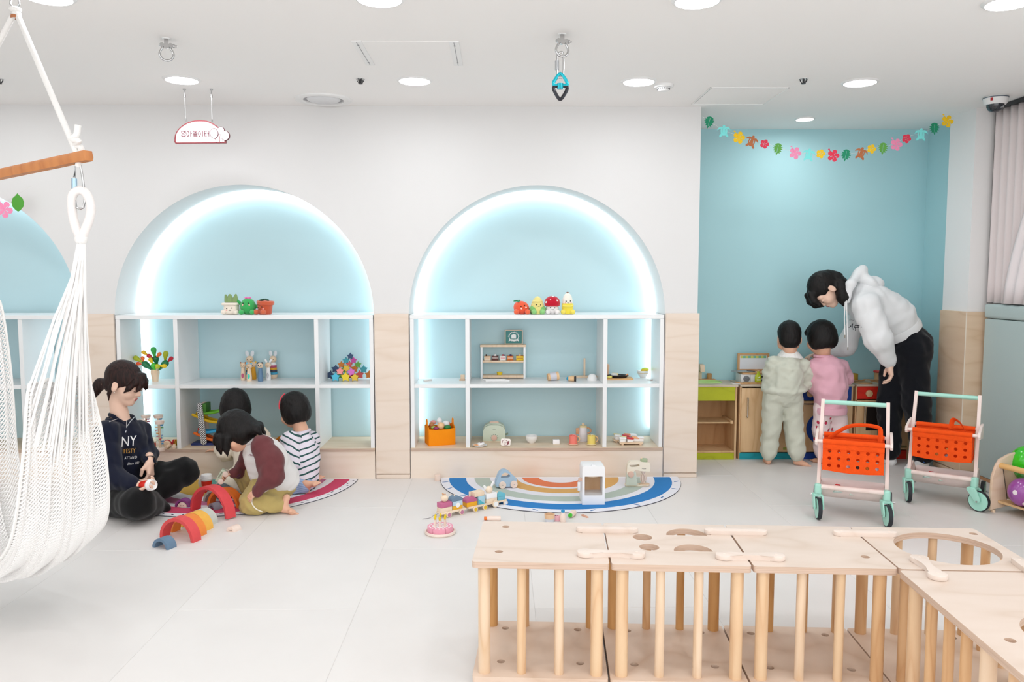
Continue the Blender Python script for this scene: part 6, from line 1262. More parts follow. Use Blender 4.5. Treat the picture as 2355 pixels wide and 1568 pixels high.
# mixer
p = at(1466, 1119, z=ZR); k = U(p.y); t = thing('toy_mixer', 'cream and sage toy stand mixer with beater on rainbow rug', 'mixer', p, 0); CRM = mat('#f1e7d3', .45); MS = mat('#ccd2c4', .5)
b = B(); b.prism([(-28*k, -6*k)]+[(22*k+8*k*math.cos(a), 1*k+8*k*math.sin(a)) for a in [-PI/2+PI*i/8 for i in range(9)]]+[(-28*k, 9*k)], 4*k, T(0, .02, 0), bev=.002); b.build('base', CRM, t); b = B(); b.cyl((18*k, .02, 4*k), (18*k, .02, 5.4*k), 12*k, seg=28, bev=.001); b.build('wooden_plate', BEECH, t)
b = B(); b.prism([(-27*k, 4*k), (0, 4*k), (-3*k, 22*k), (-4*k, 34*k), (-10*k, 41*k), (-20*k, 41*k), (-26*k, 34*k)], .045, T(0, .035, 0) @ STAND, bev=.003); b.build('column', MS, t)
hd = out2([(-26, 30), (-25, 50), (-21, 58), (-14, 61.5), (10, 60), (25, 58), (29, 52), (28.5, 40), (26, 37), (8, 38), (0, 40), (-5, 42), (-10, 36)], 3); b = B(); b.prism([(x*k, z*k) for x, z in hd], .042, T(0, .03, 0) @ STAND, holes=[[(x*k, z*k) for x, z in out2([(-20, 50), (-19, 53), (-8, 54), (2, 54), (3, 51), (-4, 49), (-14, 48)], 2)]]); b.build('head', CRM, t, 40)
b = B(); b.cyl((-16.5*k, -.022, 31*k), (-16.5*k, -.009, 31*k), 7*k, seg=24, bev=.001); b.build('dial', mat('#dcb8a6', .5), t); b = B(); b.cyl((15*k, .01, 59*k), (15*k, .01, 66*k), 8.5*k, seg=24, bev=.002); b.build('lid_knob', mat('#a9b795', .5), t); b = B(); b.bb((8*k, .004, 66*k), (11*k, .016, 68.5*k), bev=.001); b.build('switch', BEECH, t)
b = B(); b.lathe([(0, 30*k), (3*k, 30*k), (6.5*k, 36*k), (6.5*k, 38*k), (0, 38*k)], 18, T(14*k, .01, 0)); b.cyl((14*k, .01, 10*k), (14*k, .01, 32*k), 1.6*k, seg=10); b.build('beater_shaft', PINKBEECH, t)
for a in (0, 60, 120):
    b = B(); b.tube([((14+7*math.sin(q)*math.cos(math.radians(a)))*k, .01+7*k*math.sin(q)*math.sin(math.radians(a)), (19+11*math.cos(q))*k) for q in [2*PI*i/16 for i in range(16)]], 1*k, 6, closed=True); b.build('beater_loop', PINKBEECH, t)
text('brand_print', 'PoIarB', 3.6*k, T(14*k, -.0125, 44*k) @ FACE_CAM, mat('#5a5247', .6), t, .0002)
# train
pA, pB = at(1033, 1190, z=0), at(1163, 1160.6, z=.003); d_ = (pB-pA); L = d_.length; an = math.degrees(math.atan2(d_.y, d_.x)); k = U((pA.y+pB.y)/2)
t = thing('toy_train', 'pastel wooden block train with three wagons on floor by rug', 'toy train', pA, an, None, 0, 0)
CH = wood('#f0ddc6', '#e2c8a8', (2, 2, 2), amt=.6)
def chassis(x0, x1, wr, wc, name='wagon', y=.032, ends=True):
    b = B(); b.box(((x0+x1)/2, y, .026), (x1-x0, .05, .012), bev=.003); c = b.build(name, CH, t)
    for x, r in wr:
        for s in (-1, 1):
            b = B(); X = T(x, y+s*.031, r) @ rot(90, 0, 0); b.X = X; b.lathe([(0, -.005), (r*.92, -.005), (r, -.003), (r, .003), (r*.92, .005), (0, .005)], 26); w_ = b.build('wheel', CH, c); b = B(); b.X = X; z_ = .0054 if s < 0 else -.0054; b.lathe([(0, z_), (r*.72, z_)], 24); b.build('wheel_disc', mat(wc, .5), c)
    return c
def blk(c, x0, x1, z0, z1, col, nm_='block', y=.032, dy=.022, bev=.0015):
    b = B(); b.bb((x0, y-dy, z0), (x1, y+dy, z1), bev=bev); b.build(nm_, mat(col, .5) if isinstance(col, str) else col, c)
def dome(c, x0, x1, z, h, col, y=.032, dy=.022):
    b = B(); xm, r = (x0+x1)/2, (x1-x0)/2; b.prism([(xm+r*math.cos(PI*i/12), z+h*math.sin(PI*i/12)) for i in range(13)], 2*dy, T(0, y+dy, 0) @ STAND, bev=.001); b.build('arch_block', mat(col, .5), c)
s_ = L/130.0
X = lambda q: (q-1033)*s_
rear = chassis(X(1017), X(1073), ((X(1033), .0158), (X(1061), .0158)), '#c07d9c')
blk(rear, X(1018), X(1042), .032, .055, CH); blk(rear, X(1018), X(1042), .0555, .082, '#c4698f'); b = B(); b.ell((X(1030), .032, .101), (.0215, .02, .0195)); b.build('round_head', CH, rear); b = B(); b.ell((X(1027), .032, .126), (.007, .006, .004), R=rot(0, 30, 0)); b.ell((X(1031), .03, .121), (.004, .004, .007)); b.build('ear', mat('#cf9a6c', .5), rear)
blk(rear, X(1044), X(1065), .032, .052, '#e8ae2a'); blk(rear, X(1044), X(1065), .0525, .078, '#b9d3e2'); dome(rear, X(1041), X(1066), .0785, .026, '#6a839b'); b = B(); b.cyl((X(1054.5), .0085, .056), (X(1054.5), .0098, .056), .0135, seg=24); b.build('clock_disc', mat('#f4f4f2', .5), rear); b = B(); b.cyl((X(1052), .032, .104), (X(1052), .032, .112), .004, seg=10); b.build('peg', CH, rear)
mid = chassis(X(1078), X(1123), ((X(1092), .0152), (X(1114), .0152)), '#dcb728')
blk(mid, X(1075), X(1098), .032, .056, '#e9a91c'); dome(mid, X(1074), X(1099), .0565, .027, '#bb5f86'); b = B(); b.cyl((X(1086), .032, .082), (X(1086), .032, .11), .005, seg=12); b.build('chimney', CH, mid)
blk(mid, X(1101), X(1116), .032, .079, '#a9cfdf'); b = B(); b.prism([(X(1101), .034), (X(1115), .034), (X(1101), .066)], .0014, T(0, .0094, 0) @ STAND); b.build('triangle_print', mat('#4fb2c4', .5), mid); blk(mid, X(1093), X(1115), .0795, .106, CH)
eng = chassis(X(1119), X(1168), ((X(1139), .0205), (X(1163), .0145)), '#f3f3f3')
blk(eng, X(1120), X(1145), .032, .053, CH); blk(eng, X(1120), X(1145), .0535, .082, '#f2f2f3'); b = B(); b.ell((X(1131), .032, .1), (.022, .02, .0205)); b.build('round_head', CH, eng)
for s, a in ((-1, -40), (1, 32)):
    b = B(); b.ell((X(1131)+s*.024, .034, .12+.006*s), (.0085, .003, .019), R=rot(0, a, 0)); b.build('ear', WHITE, eng)
blk(eng, X(1147), X(1164), .032, .052, '#6fb6c8'); b = B(); b.prism([(X(1146), .0525), (X(1165), .0525), (X(1163), .07), (X(1148), .07)], .044, T(0, .054, 0) @ STAND, bev=.0015); b.build('blue_roof', mat('#6dbccc', .5), eng); b = B(); b.cyl((X(1150), .032, .07), (X(1150), .032, .08), .005, seg=12); b.build('funnel', CH, eng)
for a_, c_ in ((1071, 1080), (1117, 1126)):
    b = B(); b.tube([(X(a_), .032, .02), (X(c_), .032, .02)], .004, 8); b.build('coupling', CH, t)
b = B(); b.tube(bez([(X(1017), .032, .024), (X(1008), .045, .012), (X(1000), .05, .003), (X(988), .06, .002)], 5), .0013, 6); b.build('pull_cord', mat('#7c7a7c', .7), t)
# cake
p = at(1012.5, 1226, z=0); k = U(p.y); t = thing('toy_birthday_cake', 'pink toy birthday cake with yellow flame candles on pale plate', 'toy cake', p); b = B(); b.lathe([(0, 0), (34*k, 0), (36.5*k, 3*k), (36*k, 7*k), (33*k, 7.5*k), (31*k, 5*k), (0, 5*k)], 40, None, 1, 1); b.build('plate', wood('#eedfd3', '#e0cbbb', (2, 2, 2), amt=.5), t)
for i in range(6):
    a0 = PI/6*1+i*PI/3+PI/6; P = [(.4*k, .0)]; P = [(.8*k*math.cos(a0+PI/6), .8*k*math.sin(a0+PI/6))]+[(30*k*math.cos(a0+.015+(PI/3-.03)*j/8), 30*k*math.sin(a0+.015+(PI/3-.03)*j/8)) for j in range(9)]; b = B(); b.prism(P, 13*k, T(0, 0, 5*k), bev=.0015); sl = b.build('slice', mat('#eb9fb4', .5), t)
    am = a0+PI/6; b = B(); b.X = T(0, 0, 18.1*k); b.prism([(2*k*math.cos(am), 2*k*math.sin(am))]+[(19*k*math.cos(a0+.05+(PI/3-.1)*j/8), 19*k*math.sin(a0+.05+(PI/3-.1)*j/8)) for j in range(9)], .0006); b.build('white_icing', mat('#f6eef0', .5), sl)
    b = B()
    for j in range(3): a = a0+.17+.35*j; b.ell((25*k*math.cos(a), 25*k*math.sin(a), 18*k), (2.2*k, 2.2*k, .4*k), u=10, v=6)
    b.build('cream_dot', mat('#f8f2f3', .5), sl)
    x, y = 13.5*k*math.cos(am), 13.5*k*math.sin(am); b = B(); b.cyl((x, y, 18*k), (x, y, 35*k), 2.4*k, seg=14); c = b.build('candle', PINKBEECH, t); b = B(); b.lathe([(0, 0), (2*k, .6*k), (3*k, 4*k), (2.4*k, 7*k), (0, 10*k)], 14, T(x, y, 34.8*k)); b.build('flame', mat('#e3c316', .45), c)
# bits near the climbing cubes
p = at(1132, 1197, z=0); k = U(p.y); t = thing('toy_bottle', 'pale wooden toy bottle with orange cap lying on its side', 'bottle', p, -2, 'wooden toy bottles'); r = 5.6*k; X = T(0, 0, r) @ rot(0, -90, 0); b = B(); b.X = X; b.lathe([(0, -20*k), (r*.9, -20*k), (r, -19*k), (r, 8*k), (r*.7, 12*k), (r*.62, 13*k), (0, 13*k)], 22); b.build('body', PINKBEECH, t); b = B(); b.X = X; b.lathe([(0, 13*k), (r*.78, 13*k), (r*.78, 19*k), (0, 19.5*k)], 20); b.build('cap', mat('#e5761f', .4), t)
p = at(1264, 1200, z=0); k = U(p.y); t = thing('wooden_tumbler', 'grey bottomed wooden tumbler standing behind the climbing cubes', 'cup', p); b = B(); b.lathe([(11.2*k, 9*k), (12.4*k, 19*k), (10.6*k, 19*k), (9.6*k, 3*k), (0, 3*k)], 28); b.build('wooden_rim', wood('#e9c6a2', '#d8ab80', (2, 2, 2)), t); b = B(); b.lathe([(0, 0), (10.4*k, 0), (11.3*k, 9*k)], 28); b.build('grey_base', mat('#cdcfd6', .5), t)
p = at(1281.5, 1199.5, z=0); k = U(p.y); t = thing('pink_block', 'small pink toy block with berry print beside the tumbler', 'block', p+V((.002, .02, 0))); b = B(); b.box((0, 0, 6.2*k), (12*k, 10*k, 12.4*k), bev=.001); b.build('cube', mat('#efb8c2', .5), t); b = B(); b.ell((-4*k, -2*k, 13*k), (2*k, 2*k, 1.6*k)); b.ell((1*k, -2*k, 12.8*k), (1.4*k, 1.4*k, 1*k)); b.build('berry', mat('#6b2a4d', .5), t)
p = at(1294.5, 1199.5, z=0); k = U(p.y); t = thing('toy_bottle', 'pale wooden toy milk bottle with blue cap standing upright', 'bottle', p, 0, 'wooden toy bottles'); b = B(); b.lathe([(0, 0), (6.8*k, 0), (7.2*k, .8*k), (7.2*k, 14*k), (5*k, 20*k), (3.6*k, 23*k), (0, 23*k)], 24); b.build('body', PINKBEECH, t); b = B(); b.lathe([(0, 23*k), (4.4*k, 23*k), (4.4*k, 27.5*k), (3.6*k, 28.4*k), (0, 28.4*k)], 20); b.build('cap', mat('#1f8fc4', .4), t)
p = at(1312, 1191, z=0); k = U(p.y); r = 7*k; t = thing('toy_bottle', 'pale wooden toy bottle with green cap lying towards viewer', 'bottle', p, -24, 'wooden toy bottles'); X = T(0, 0, r) @ rot(-90, 0, 0); b = B(); b.X = X; b.lathe([(0, 26*k), (r*.9, 26*k), (r, 24*k), (r, 6*k), (r*.7, 1*k), (0, 1*k)], 24); b.build('body', PINKBEECH, t); b = B(); b.X = X; b.lathe([(0, 1*k), (4.8*k, 1*k), (4.8*k, -4*k), (0, -4.4*k)], 20); b.build('cap', mat('#4ac437', .4), t)
p = at(1346, 1188, z=0); k = U(p.y); t = thing('toy_fork', 'tiny wooden toy fork lying on floor behind climbing cubes', 'fork', p, -62); b = B(); b.prism([(-1*k, -2.4*k), (10*k, -2.8*k), (10*k, 2.8*k), (-1*k, 2.4*k), (-4*k, 4*k), (-8*k, 4*k), (-8*k, -4*k), (-4*k, -4*k)], 2.4*k, bev=.0006); b.build('handle', wood('#dfae94', '#cc9274', (2, 2, 2)), t)
for y in (-3, 0, 3): b = B(); b.box((-10.5*k, y*k, 1.2*k), (7*k, 1.7*k, 2.2*k), bev=.0005); b.build('tine', wood('#dfae94', '#cc9274', (2, 2, 2)), t)
# ------------------------------------------------------------------ soft bodies: smooth-union distance fields turned into one skin
class SD:
    def __init__(s, k=.02): s.p = []; s.k = k
    def cap(s, a, b, ra, rb=None, k=None, op=1):
        rb = ra if rb is None else rb; a, b = np.array(a, float), np.array(b, float); r = max(ra, rb)
        s.p.append(('c', (a, b, ra, rb), k or s.k, op, np.minimum(a, b)-r, np.maximum(a, b)+r)); return s
    def chain(s, P, R, k=None):
        for i in range(len(P)-1): s.cap(P[i], P[i+1], R[i], R[i+1], k)
        return s
    def ell(s, c, r, R=None, k=None, op=1):
        c = np.array(c, float); r = np.array(r if hasattr(r, '__len__') else (r, r, r), float); m = max(r)
        R = np.array(R.to_3x3() if R is not None else M.Identity(3)); s.p.append(('e', (c, r, R), k or s.k, op, c-m, c+m)); return s
    def cut(s, p, n, k=.006):
        """keep the side the normal n points away from"""
        s.p.append(('h', (np.array(p, float), np.array(V(n).normalized(), float)), k, 0, None, None)); return s
    def xf(s, fn): s.fn = fn; return s
    def mesh(s, vox, wr=0, wf=90, seed=0, smooth=1):
        lo = np.min([q[4] for q in s.p if q[3] == 1], axis=0)-.03; hi = np.max([q[5] for q in s.p if q[3] == 1], axis=0)+.03
        n = np.ceil((hi-lo)/vox).astype(int)+1; F = np.full(n, 1.0, np.float32)
        ax = [lo[i]+vox*np.arange(n[i]) for i in range(3)]
        for t, a, k, op, l, h in s.p:
            if op == 0: sl = [slice(0, n[i]) for i in range(3)]
            else:
                m = k+3*vox+.01; i0 = np.clip(np.floor((l-m-lo)/vox).astype(int), 0, n); i1 = np.clip(np.ceil((h+m-lo)/vox).astype(int)+1, 0, n)
                if np.any(i1 <= i0): continue
                sl = [slice(i0[i], i1[i]) for i in range(3)]
            X, Y, Z = np.meshgrid(*[ax[i][sl[i]].astype(np.float32) for i in range(3)], indexing='ij', sparse=True)
            if t == 'c':
                a0, b0, ra, rb = a; d = b0-a0; dd = max(float(d @ d), 1e-9)
                px, py, pz = X-a0[0], Y-a0[1], Z-a0[2]; q = np.clip((px*d[0]+py*d[1]+pz*d[2])/dd, 0, 1)
                D = np.sqrt((px-q*d[0])**2+(py-q*d[1])**2+(pz-q*d[2])**2)-(ra+(rb-ra)*q)
            elif t == 'e':
                c, r, R = a; px, py, pz = X-c[0], Y-c[1], Z-c[2]
                u = [(px*R[0, i]+py*R[1, i]+pz*R[2, i])/r[i] for i in range(3)]
                k0 = np.sqrt(u[0]**2+u[1]**2+u[2]**2); k1 = np.sqrt((u[0]/r[0])**2+(u[1]/r[1])**2+(u[2]/r[2])**2)+1e-9
                D = k0*(k0-1)/k1
            else:
                c, nn = a; D = (X-c[0])*nn[0]+(Y-c[1])*nn[1]+(Z-c[2])*nn[2]
            G = F[tuple(sl)]
            if op == 1:
                hh = np.maximum(k-np.abs(G-D), 0)/k; G[...] = np.minimum(G, D)-hh*hh*k*.25
            else:
                D = -D if op == -1 else D; hh = np.maximum(k-np.abs(G-D), 0)/k; G[...] = np.maximum(G, D)+hh*hh*k*.25
        if wr:
            r = np.random.RandomState(seed); X, Y, Z = np.meshgrid(*[a.astype(np.float32) for a in ax], indexing='ij', sparse=True); N = 0
            for _ in range(5):
                d = r.normal(size=3); d /= np.linalg.norm(d); e = r.normal(size=3); f = wf*r.uniform(.5, 1.4)
                N = N+np.sin(f*(X*d[0]+Y*d[1]+Z*d[2])+r.uniform(0, 6)+1.6*np.sin(wf*.35*(X*e[0]+Y*e[1]+Z*e[2])))
            F += wr*.4*N+(.004 if wr > .003 else 0)
        return nets(F, lo, vox, smooth)
def nets(F, lo, vox, smooth):
    S_ = F < 0; c = np.zeros(np.array(F.shape)-1, np.int8)
    for i in (0, 1):
        for j in (0, 1):
            for k in (0, 1): c += S_[i:F.shape[0]-1+i, j:F.shape[1]-1+j, k:F.shape[2]-1+k]
    m = (c > 0) & (c < 8); I, J, K = np.nonzero(m); idx = np.full(m.shape, -1, np.int64); idx[I, J, K] = np.arange(len(I))
    P = np.zeros((len(I), 3)); n = np.zeros(len(I))
    cor = [(i, j, k) for i in (0, 1) for j in (0, 1) for k in (0, 1)]
    for a in cor:
        for b in cor:
            if sum(abs(x-y) for x, y in zip(a, b)) == 1 and a < b:
                f0 = F[I+a[0], J+a[1], K+a[2]]; f1 = F[I+b[0], J+b[1], K+b[2]]; q = (f0 < 0) != (f1 < 0); t = np.where(q, f0/(f0-f1+1e-12), 0)
                for x in range(3): P[:, x] += np.where(q, a[x]+t*(b[x]-a[x]), 0)
                n += q
    P /= np.maximum(n, 1)[:, None]; P += np.stack([I, J, K], 1); V_ = lo+P*vox; Q = []
    for x in range(3):
        y, z = (x+1) % 3, (x+2) % 3; a = [slice(None)]*3; b = [slice(None)]*3; a[x] = slice(0, -1); b[x] = slice(1, None)
        for w_ in (a, b): w_[y] = slice(1, -1); w_[z] = slice(1, -1)
        A, Bq = S_[tuple(a)], S_[tuple(b)]; ch = np.nonzero(A != Bq); e = np.stack(ch, 1); e[:, y] += 1; e[:, z] += 1
        def cell(dy, dz):
            q = e.copy(); q[:, y] += dy; q[:, z] += dz; return idx[q[:, 0], q[:, 1], q[:, 2]]
        f = np.stack([cell(-1, -1), cell(0, -1), cell(0, 0), cell(-1, 0)], 1); fl = ~A[ch]; f[fl] = f[fl][:, ::-1]; Q.append(f)
    Q = np.concatenate(Q); Q = Q[(Q >= 0).all(1)]
    for _ in range(smooth):
        acc = np.zeros_like(V_); cn = np.zeros(len(V_))
        for i in range(4):
            np.add.at(acc, Q[:, i], V_[Q[:, (i+1) % 4]]+V_[Q[:, i-1]]); np.add.at(cn, Q[:, i], 2)
        V_ = V_*.4+acc/np.maximum(cn, 1)[:, None]*.6
    return V_, Q
def skin(name, parts, m, parent, label=None):
    vs, fs, o = [], [], 0
    for v, f in parts: vs.append(v); fs.append(f+o); o += len(v)
    me = bpy.data.meshes.new(name); vs = np.concatenate(vs); fs = np.concatenate(fs)
    me.vertices.add(len(vs)); me.vertices.foreach_set('co', vs.astype(np.float32).ravel()); me.loops.add(fs.size); me.loops.foreach_set('vertex_index', fs.astype(np.int32).ravel())
    me.polygons.add(len(fs)); me.polygons.foreach_set('loop_start', np.arange(0, fs.size, 4, dtype=np.int32)); me.update(calc_edges=True); me.validate()
    for q in (m if isinstance(m, list) else [m]): me.materials.append(q)
    me.shade_smooth(); return link(name, me, parent, label)
# hair, skin, cloth
def hairmat(col, hi):
    m = bpy.data.materials.new('m_hair'); m.use_nodes = True; nt = m.node_tree; b = nt.nodes['Principled BSDF']; tc = nt.nodes.new('ShaderNodeTexCoord'); mp = nt.nodes.new('ShaderNodeMapping'); mp.inputs['Scale'].default_value = (150, 150, 9)
    n = nt.nodes.new('ShaderNodeTexNoise'); n.inputs['Scale'].default_value = 1; n.inputs['Detail'].default_value = 3; nt.links.new(tc.outputs['Object'], mp.inputs[0]); nt.links.new(mp.outputs[0], n.inputs['Vector'])
    r = nt.nodes.new('ShaderNodeValToRGB'); r.color_ramp.elements[0].position = .35; r.color_ramp.elements[1].position = .75; r.color_ramp.elements[0].color = lin(col); r.color_ramp.elements[1].color = lin(hi)
    nt.links.new(n.outputs['Fac'], r.inputs[0]); nt.links.new(r.outputs[0], b.inputs['Base Color']); bp = nt.nodes.new('ShaderNodeBump'); bp.inputs['Strength'].default_value = .6; bp.inputs['Distance'].default_value = .004; nt.links.new(n.outputs['Fac'], bp.inputs['Height']); nt.links.new(bp.outputs[0], b.inputs['Normal']); b.inputs['Roughness'].default_value = .5; b.inputs['Specular IOR Level'].default_value = .25; return m
HBLK = hairmat('#0b0909', '#1d1816'); HBRN = hairmat('#150b0a', '#3a211c')
SKA = mat('#ecc6b0', .5, spec=.3); SKC = mat('#e3b195', .5, spec=.3); LIPM = mat('#b5525a', .4); LASH = mat('#1b1210', .6)
def cloth(c, b=.25, s=420, **k): return mat(c, .92, bump=b, bscale=s, spec=.15, sheen=.15, **k)
def frame(f, up):
    f = V(f).normalized(); r = f.cross(V(up)).normalized(); u = r.cross(f); return M(((r.x, f.x, u.x), (r.y, f.y, u.y), (r.z, f.z, u.z))).to_4x4()
def head(c, fw, up, s, adult=True, nk=None):
    """skull, face, ears and neck; returns distance field and the head matrix"""
    H = T(c) @ frame(fw, up) @ M.Scale(s, 4); R = frame(fw, up); w_ = lambda x, y, z: H @ V((x, y, z)); d = SD(.018*s); E = lambda q, r, **k: d.ell(w_(*q), [x*s for x in r], R, **k)
    E((0, -.012, .035), (.073, .092, .086)); E((0, .03, -.03), (.056, .06, .074), k=.03*s)
    if adult: E((0, .056, -.085), (.026, .03, .025), k=.025*s); E((.034, .05, -.03), (.028, .03, .03)); E((-.034, .05, -.03), (.028, .03, .03))
    else: E((0, .048, -.07), (.034, .034, .03), k=.03*s); E((.04, .042, -.042), (.036, .036, .036)); E((-.04, .042, -.042), (.036, .036, .036))
    E((0, .07, .022), (.05, .018, .016), k=.02*s)
    d.cap(w_(0, .086, .004), w_(0, .1, -.026), .006*s, .0095*s, k=.012*s); 
    for q in (-1, 1):
        E((q*.009, .092, -.03), (.0075, .009, .006), k=.006*s); E((q*.031, .094, .0), (.016, .011, .009), k=.01*s, op=-1); E((q*.031, .078, -.001), (.0145, .011, .0115), k=.004*s)
        E((q*.076, -.012, -.01), (.0085, .0185, .031), k=.008*s); E((q*.084, -.006, -.004), (.005, .0095, .017), k=.005*s, op=-1)
    E((0, .086, -.054), (.019, .009, .0065), k=.006*s); E((0, .084, -.0635), (.016, .009, .0065), k=.006*s)
    if nk is not None: d.chain([w_(0, -.02, -.03), w_(0, -.03, -.07), nk], [.044*s, .04*s, .05*s], k=.02*s)
    return d, H
def facebits(t, H, s, lips=True, lids=True):
    for q in (-1, 1):
        b = B(); b.tube([H @ V((q*.031+.0125*math.cos(a), .0895-.004*abs(math.cos(a)), -.0035-.004*math.sin(a)*1.2)) for a in [PI*i/8 for i in range(9)]], .0013*s, 6); b.build('eyelashes', LASH, t)
        b = B(); b.tube([H @ V((q*(.018+.006*i), .091-.0009*i*i, .0185+.0022*math.sin(i*.8))) for i in range(5)], .0019*s, 6, flat=.7); b.build('eyebrow', mat('#3a2722', .8), t)
    b = B(); b.X = H; b.ell((0, .0895, -.0545), (.0155, .0065, .0042), R=rot(8, 0, 0)); b.ell((0, .088, -.0625), (.0135, .0066, .0048)); b.build('lips', LIPM, t)
def hand(wrist, f, n, side, s=1, curl=.6, spread=0, thumb=.5, vox=.003, c4=None):
    """five separate fingers; f along the hand, n out of the palm, side +1 thumb on f x n side"""
    f = V(f).normalized(); n = (V(n)-f*V(n).dot(f)).normalized(); w_ = f.cross(n)*side; W = V(wrist); d = SD(.007*s); kn = []
    for i in range(4): kn.append(W+f*(.082-.004*abs(i-1))*s+w_*(.028-.0185*i)*s-n*.002*s*(abs(i-1.3)))
    for i, q in enumerate(kn): d.cap(W+w_*(.012-.008*i)*s, q, .0145*s, .0112*s, k=.014*s)
    d.ell(W+f*.045*s+n*.004*s, (.03*s, .03*s, .016*s), frame(f, n), k=.012*s)
    for i, L in enumerate((.070, .078, .072, .056)):
        p = kn[i]; a = 0; cu = curl if c4 is None else c4[i]; sp = (1.5-i)*spread
        for j, fr in enumerate((.46, .30, .24)):
            a += cu*(.75, 1.05, .75)[j]; dr = (f*math.cos(a)+n*math.sin(a)+w_*sp*.25).normalized(); q = p+dr*L*fr*s; d.cap(p, q, (.0095-.0009*j)*s*(.92 if i == 3 else 1), (.0086-.0011*j)*s*(.92 if i == 3 else 1), k=.0035*s); p = q
    b = W+f*.022*s+w_*.024*s+n*.004*s; d1 = (f*.75+w_*(.75-.5*thumb)+n*(.25+.5*thumb)).normalized(); m = b+d1*.042*s; d2 = (f*.9+w_*(.15-.5*thumb)+n*.5*thumb).normalized()
    d.cap(b, m, .0145*s, .0105*s, k=.012*s); d.cap(m, m+d2*.032*s, .0105*s, .0082*s, k=.004*s); d.cap(W-f*.03*s, W+f*.01*s, .0225*s, .022*s, k=.016*s)
    return d.mesh(vox, smooth=1)
def foot(ank, f, up, s=1, side=1, vox=.0035, toes=True):
    f = V(f).normalized(); u = (V(up)-f*V(up).dot(f)).normalized(); w_ = f.cross(u)*side; A = V(ank); d = SD(.02*s)
    d.cap(A+u*.05*s, A-u*.03*s, .030*s, .030*s); d.ell(A-f*.028*s-u*.05*s, (.028*s, .03*s, .026*s)); d.cap(A-u*.035*s, A+f*.085*s-u*.058*s, .032*s, .021*s, k=.03*s); d.cap(A-f*.02*s-u*.055*s, A+f*.09*s-u*.06*s+w_*.012*s, .022*s, .02*s, k=.02*s); d.cap(A+f*.085*s-u*.06*s-w_*.022*s, A+f*.095*s-u*.06*s+w_*.026*s, .017*s, .02*s, k=.02*s)
    for i in range(5):
        b = A+f*(.108-.0065*i)*s-u*.063*s+w_*(.028-.0155*i)*s; d.cap(b, b+f*.026*s*(1-.1*i), (.0125, .0095, .009, .0085, .008)[i]*s, (.0115, .0085, .008, .0075, .007)[i]*s, k=(.004 if toes else .03)*s)
    return d.mesh(vox)
def hole_wrap(o, name, P, r, m, seg=8, closed=False):
    b = B(); b.tube(P, r, seg, closed=closed); return b.build(name, m, o)
def decal(o, name, s, size, P, n, u, m, stretch=1, shear=0, off=.0016, res=2):
    """print lettering onto a garment by dropping its flat outline along -n onto the cloth"""
    me = text_mesh(s, size, 0, res=res); bm = bmesh.new(); bm.from_mesh(me); bmesh.ops.triangulate(bm, faces=bm.faces[:]); bmesh.ops.subdivide_edges(bm, edges=[e for e in bm.edges if e.calc_length() > size*.3], cuts=2, use_grid_fill=True)
    n = V(n).normalized(); u = (V(u)-n*V(u).dot(n)).normalized(); r = u.cross(n); bvh = BVHTree.FromPolygons([v.co for v in o.data.vertices], [p.vertices for p in o.data.polygons])
    for v in bm.verts:
        p = V(P)+r*(v.co.x*stretch+shear*v.co.y)+u*v.co.y; h = bvh.ray_cast(p+n*.2, -n); v.co = (h[0] if h[0] else p)+n*off
    bm.to_mesh(me); bm.free(); me.materials.clear(); me.materials.append(m); return link(name, me, o)
def J(O):
    O = V(O); return lambda x, y, Y: at(x, y, Y=Y)-O
def person(label, O): return thing('person', label, 'person', O)
lerp = lambda a, b, t: V(a)+(V(b)-V(a))*t
# ---------------------------------------------------------------- seated woman at left
O = V((-2.06, 4.47, 0)); j = J(O); t = person('woman in navy sweatshirt and black trousers sitting cross legged on floor, holding red cup', O)
chest_n = V((.74, -.67, .0)); pel = j(272, 1128, 4.5); che = j(284, 1015, 4.5); nk = j(277, 962, 4.5); rs, ls = j(246, 997, 4.36), j(322, 988, 4.62)
re, rw = j(256, 1098, 4.24), j(312, 1119, 4.17); le, lw = j(342, 1044, 4.56), j(344, 1060, 4.44)
hc = j(287, 883, 4.49); fw = V((.93, -.10, -.37)); up_ = V((.37, -.03, .93))
d, H = head(hc, fw, up_, 1.0, True, nk)
parts = [d.mesh(.0034)]
core = SD(.05); core.chain([pel, che, nk], [.09, .085, .05]); core.chain([rs, re, rw], [.04, .034, .024]); core.chain([ls, le, lw], [.04, .034, .024]); core.chain([che, rs], [.06, .04]); core.chain([che, ls], [.06, .04])
rk, ra = j(318, 1157, 4.14), j(362, 1164, 4.36); lk, la = j(422, 1086, 4.62), j(352, 1140, 4.42)
core.chain([pel, rk, ra], [.08, .055, .035]); core.chain([pel, lk, la], [.08, .055, .035]); parts.append(core.mesh(.009))
cupc = j(344, 1115, 4.13)
parts.append(hand(rw, V((.92, -.1, .12)), V((.25, -.7, .62)), 1, .98, .62, .1, .7)); parts.append(hand(lw, V((.15, -.35, -.92)), V((-.92, -.1, -.1)), -1, .98, .75, 0, .6))
skin('body', parts, SKA, t); facebits(t, H, 1.0)
NAVY = cloth('#161a2c', .3); BLK = cloth('#141415', .3)
s = SD(.05); s.chain([lerp(pel, che, .15), lerp(pel, che, .5), che, lerp(che, nk, .55)], [.130, .128, .116, .07]); s.chain([che+V((0, 0, .03)), rs, re, lerp(re, rw, .82)], [.09, .064, .068, .048], k=.04); s.chain([che+V((0, 0, .03)), ls, le, lerp(le, lw, .7)], [.085, .052, .05, .042], k=.035)
s.cap(lerp(re, rw, .75), lerp(re, rw, .95), .037, .035, k=.02); s.cap(lerp(le, lw, .6), lerp(le, lw, .95), .037, .036, k=.02)
sw = skin('sweatshirt', [s.mesh(.0075, .005, 85, 3)], NAVY, t)
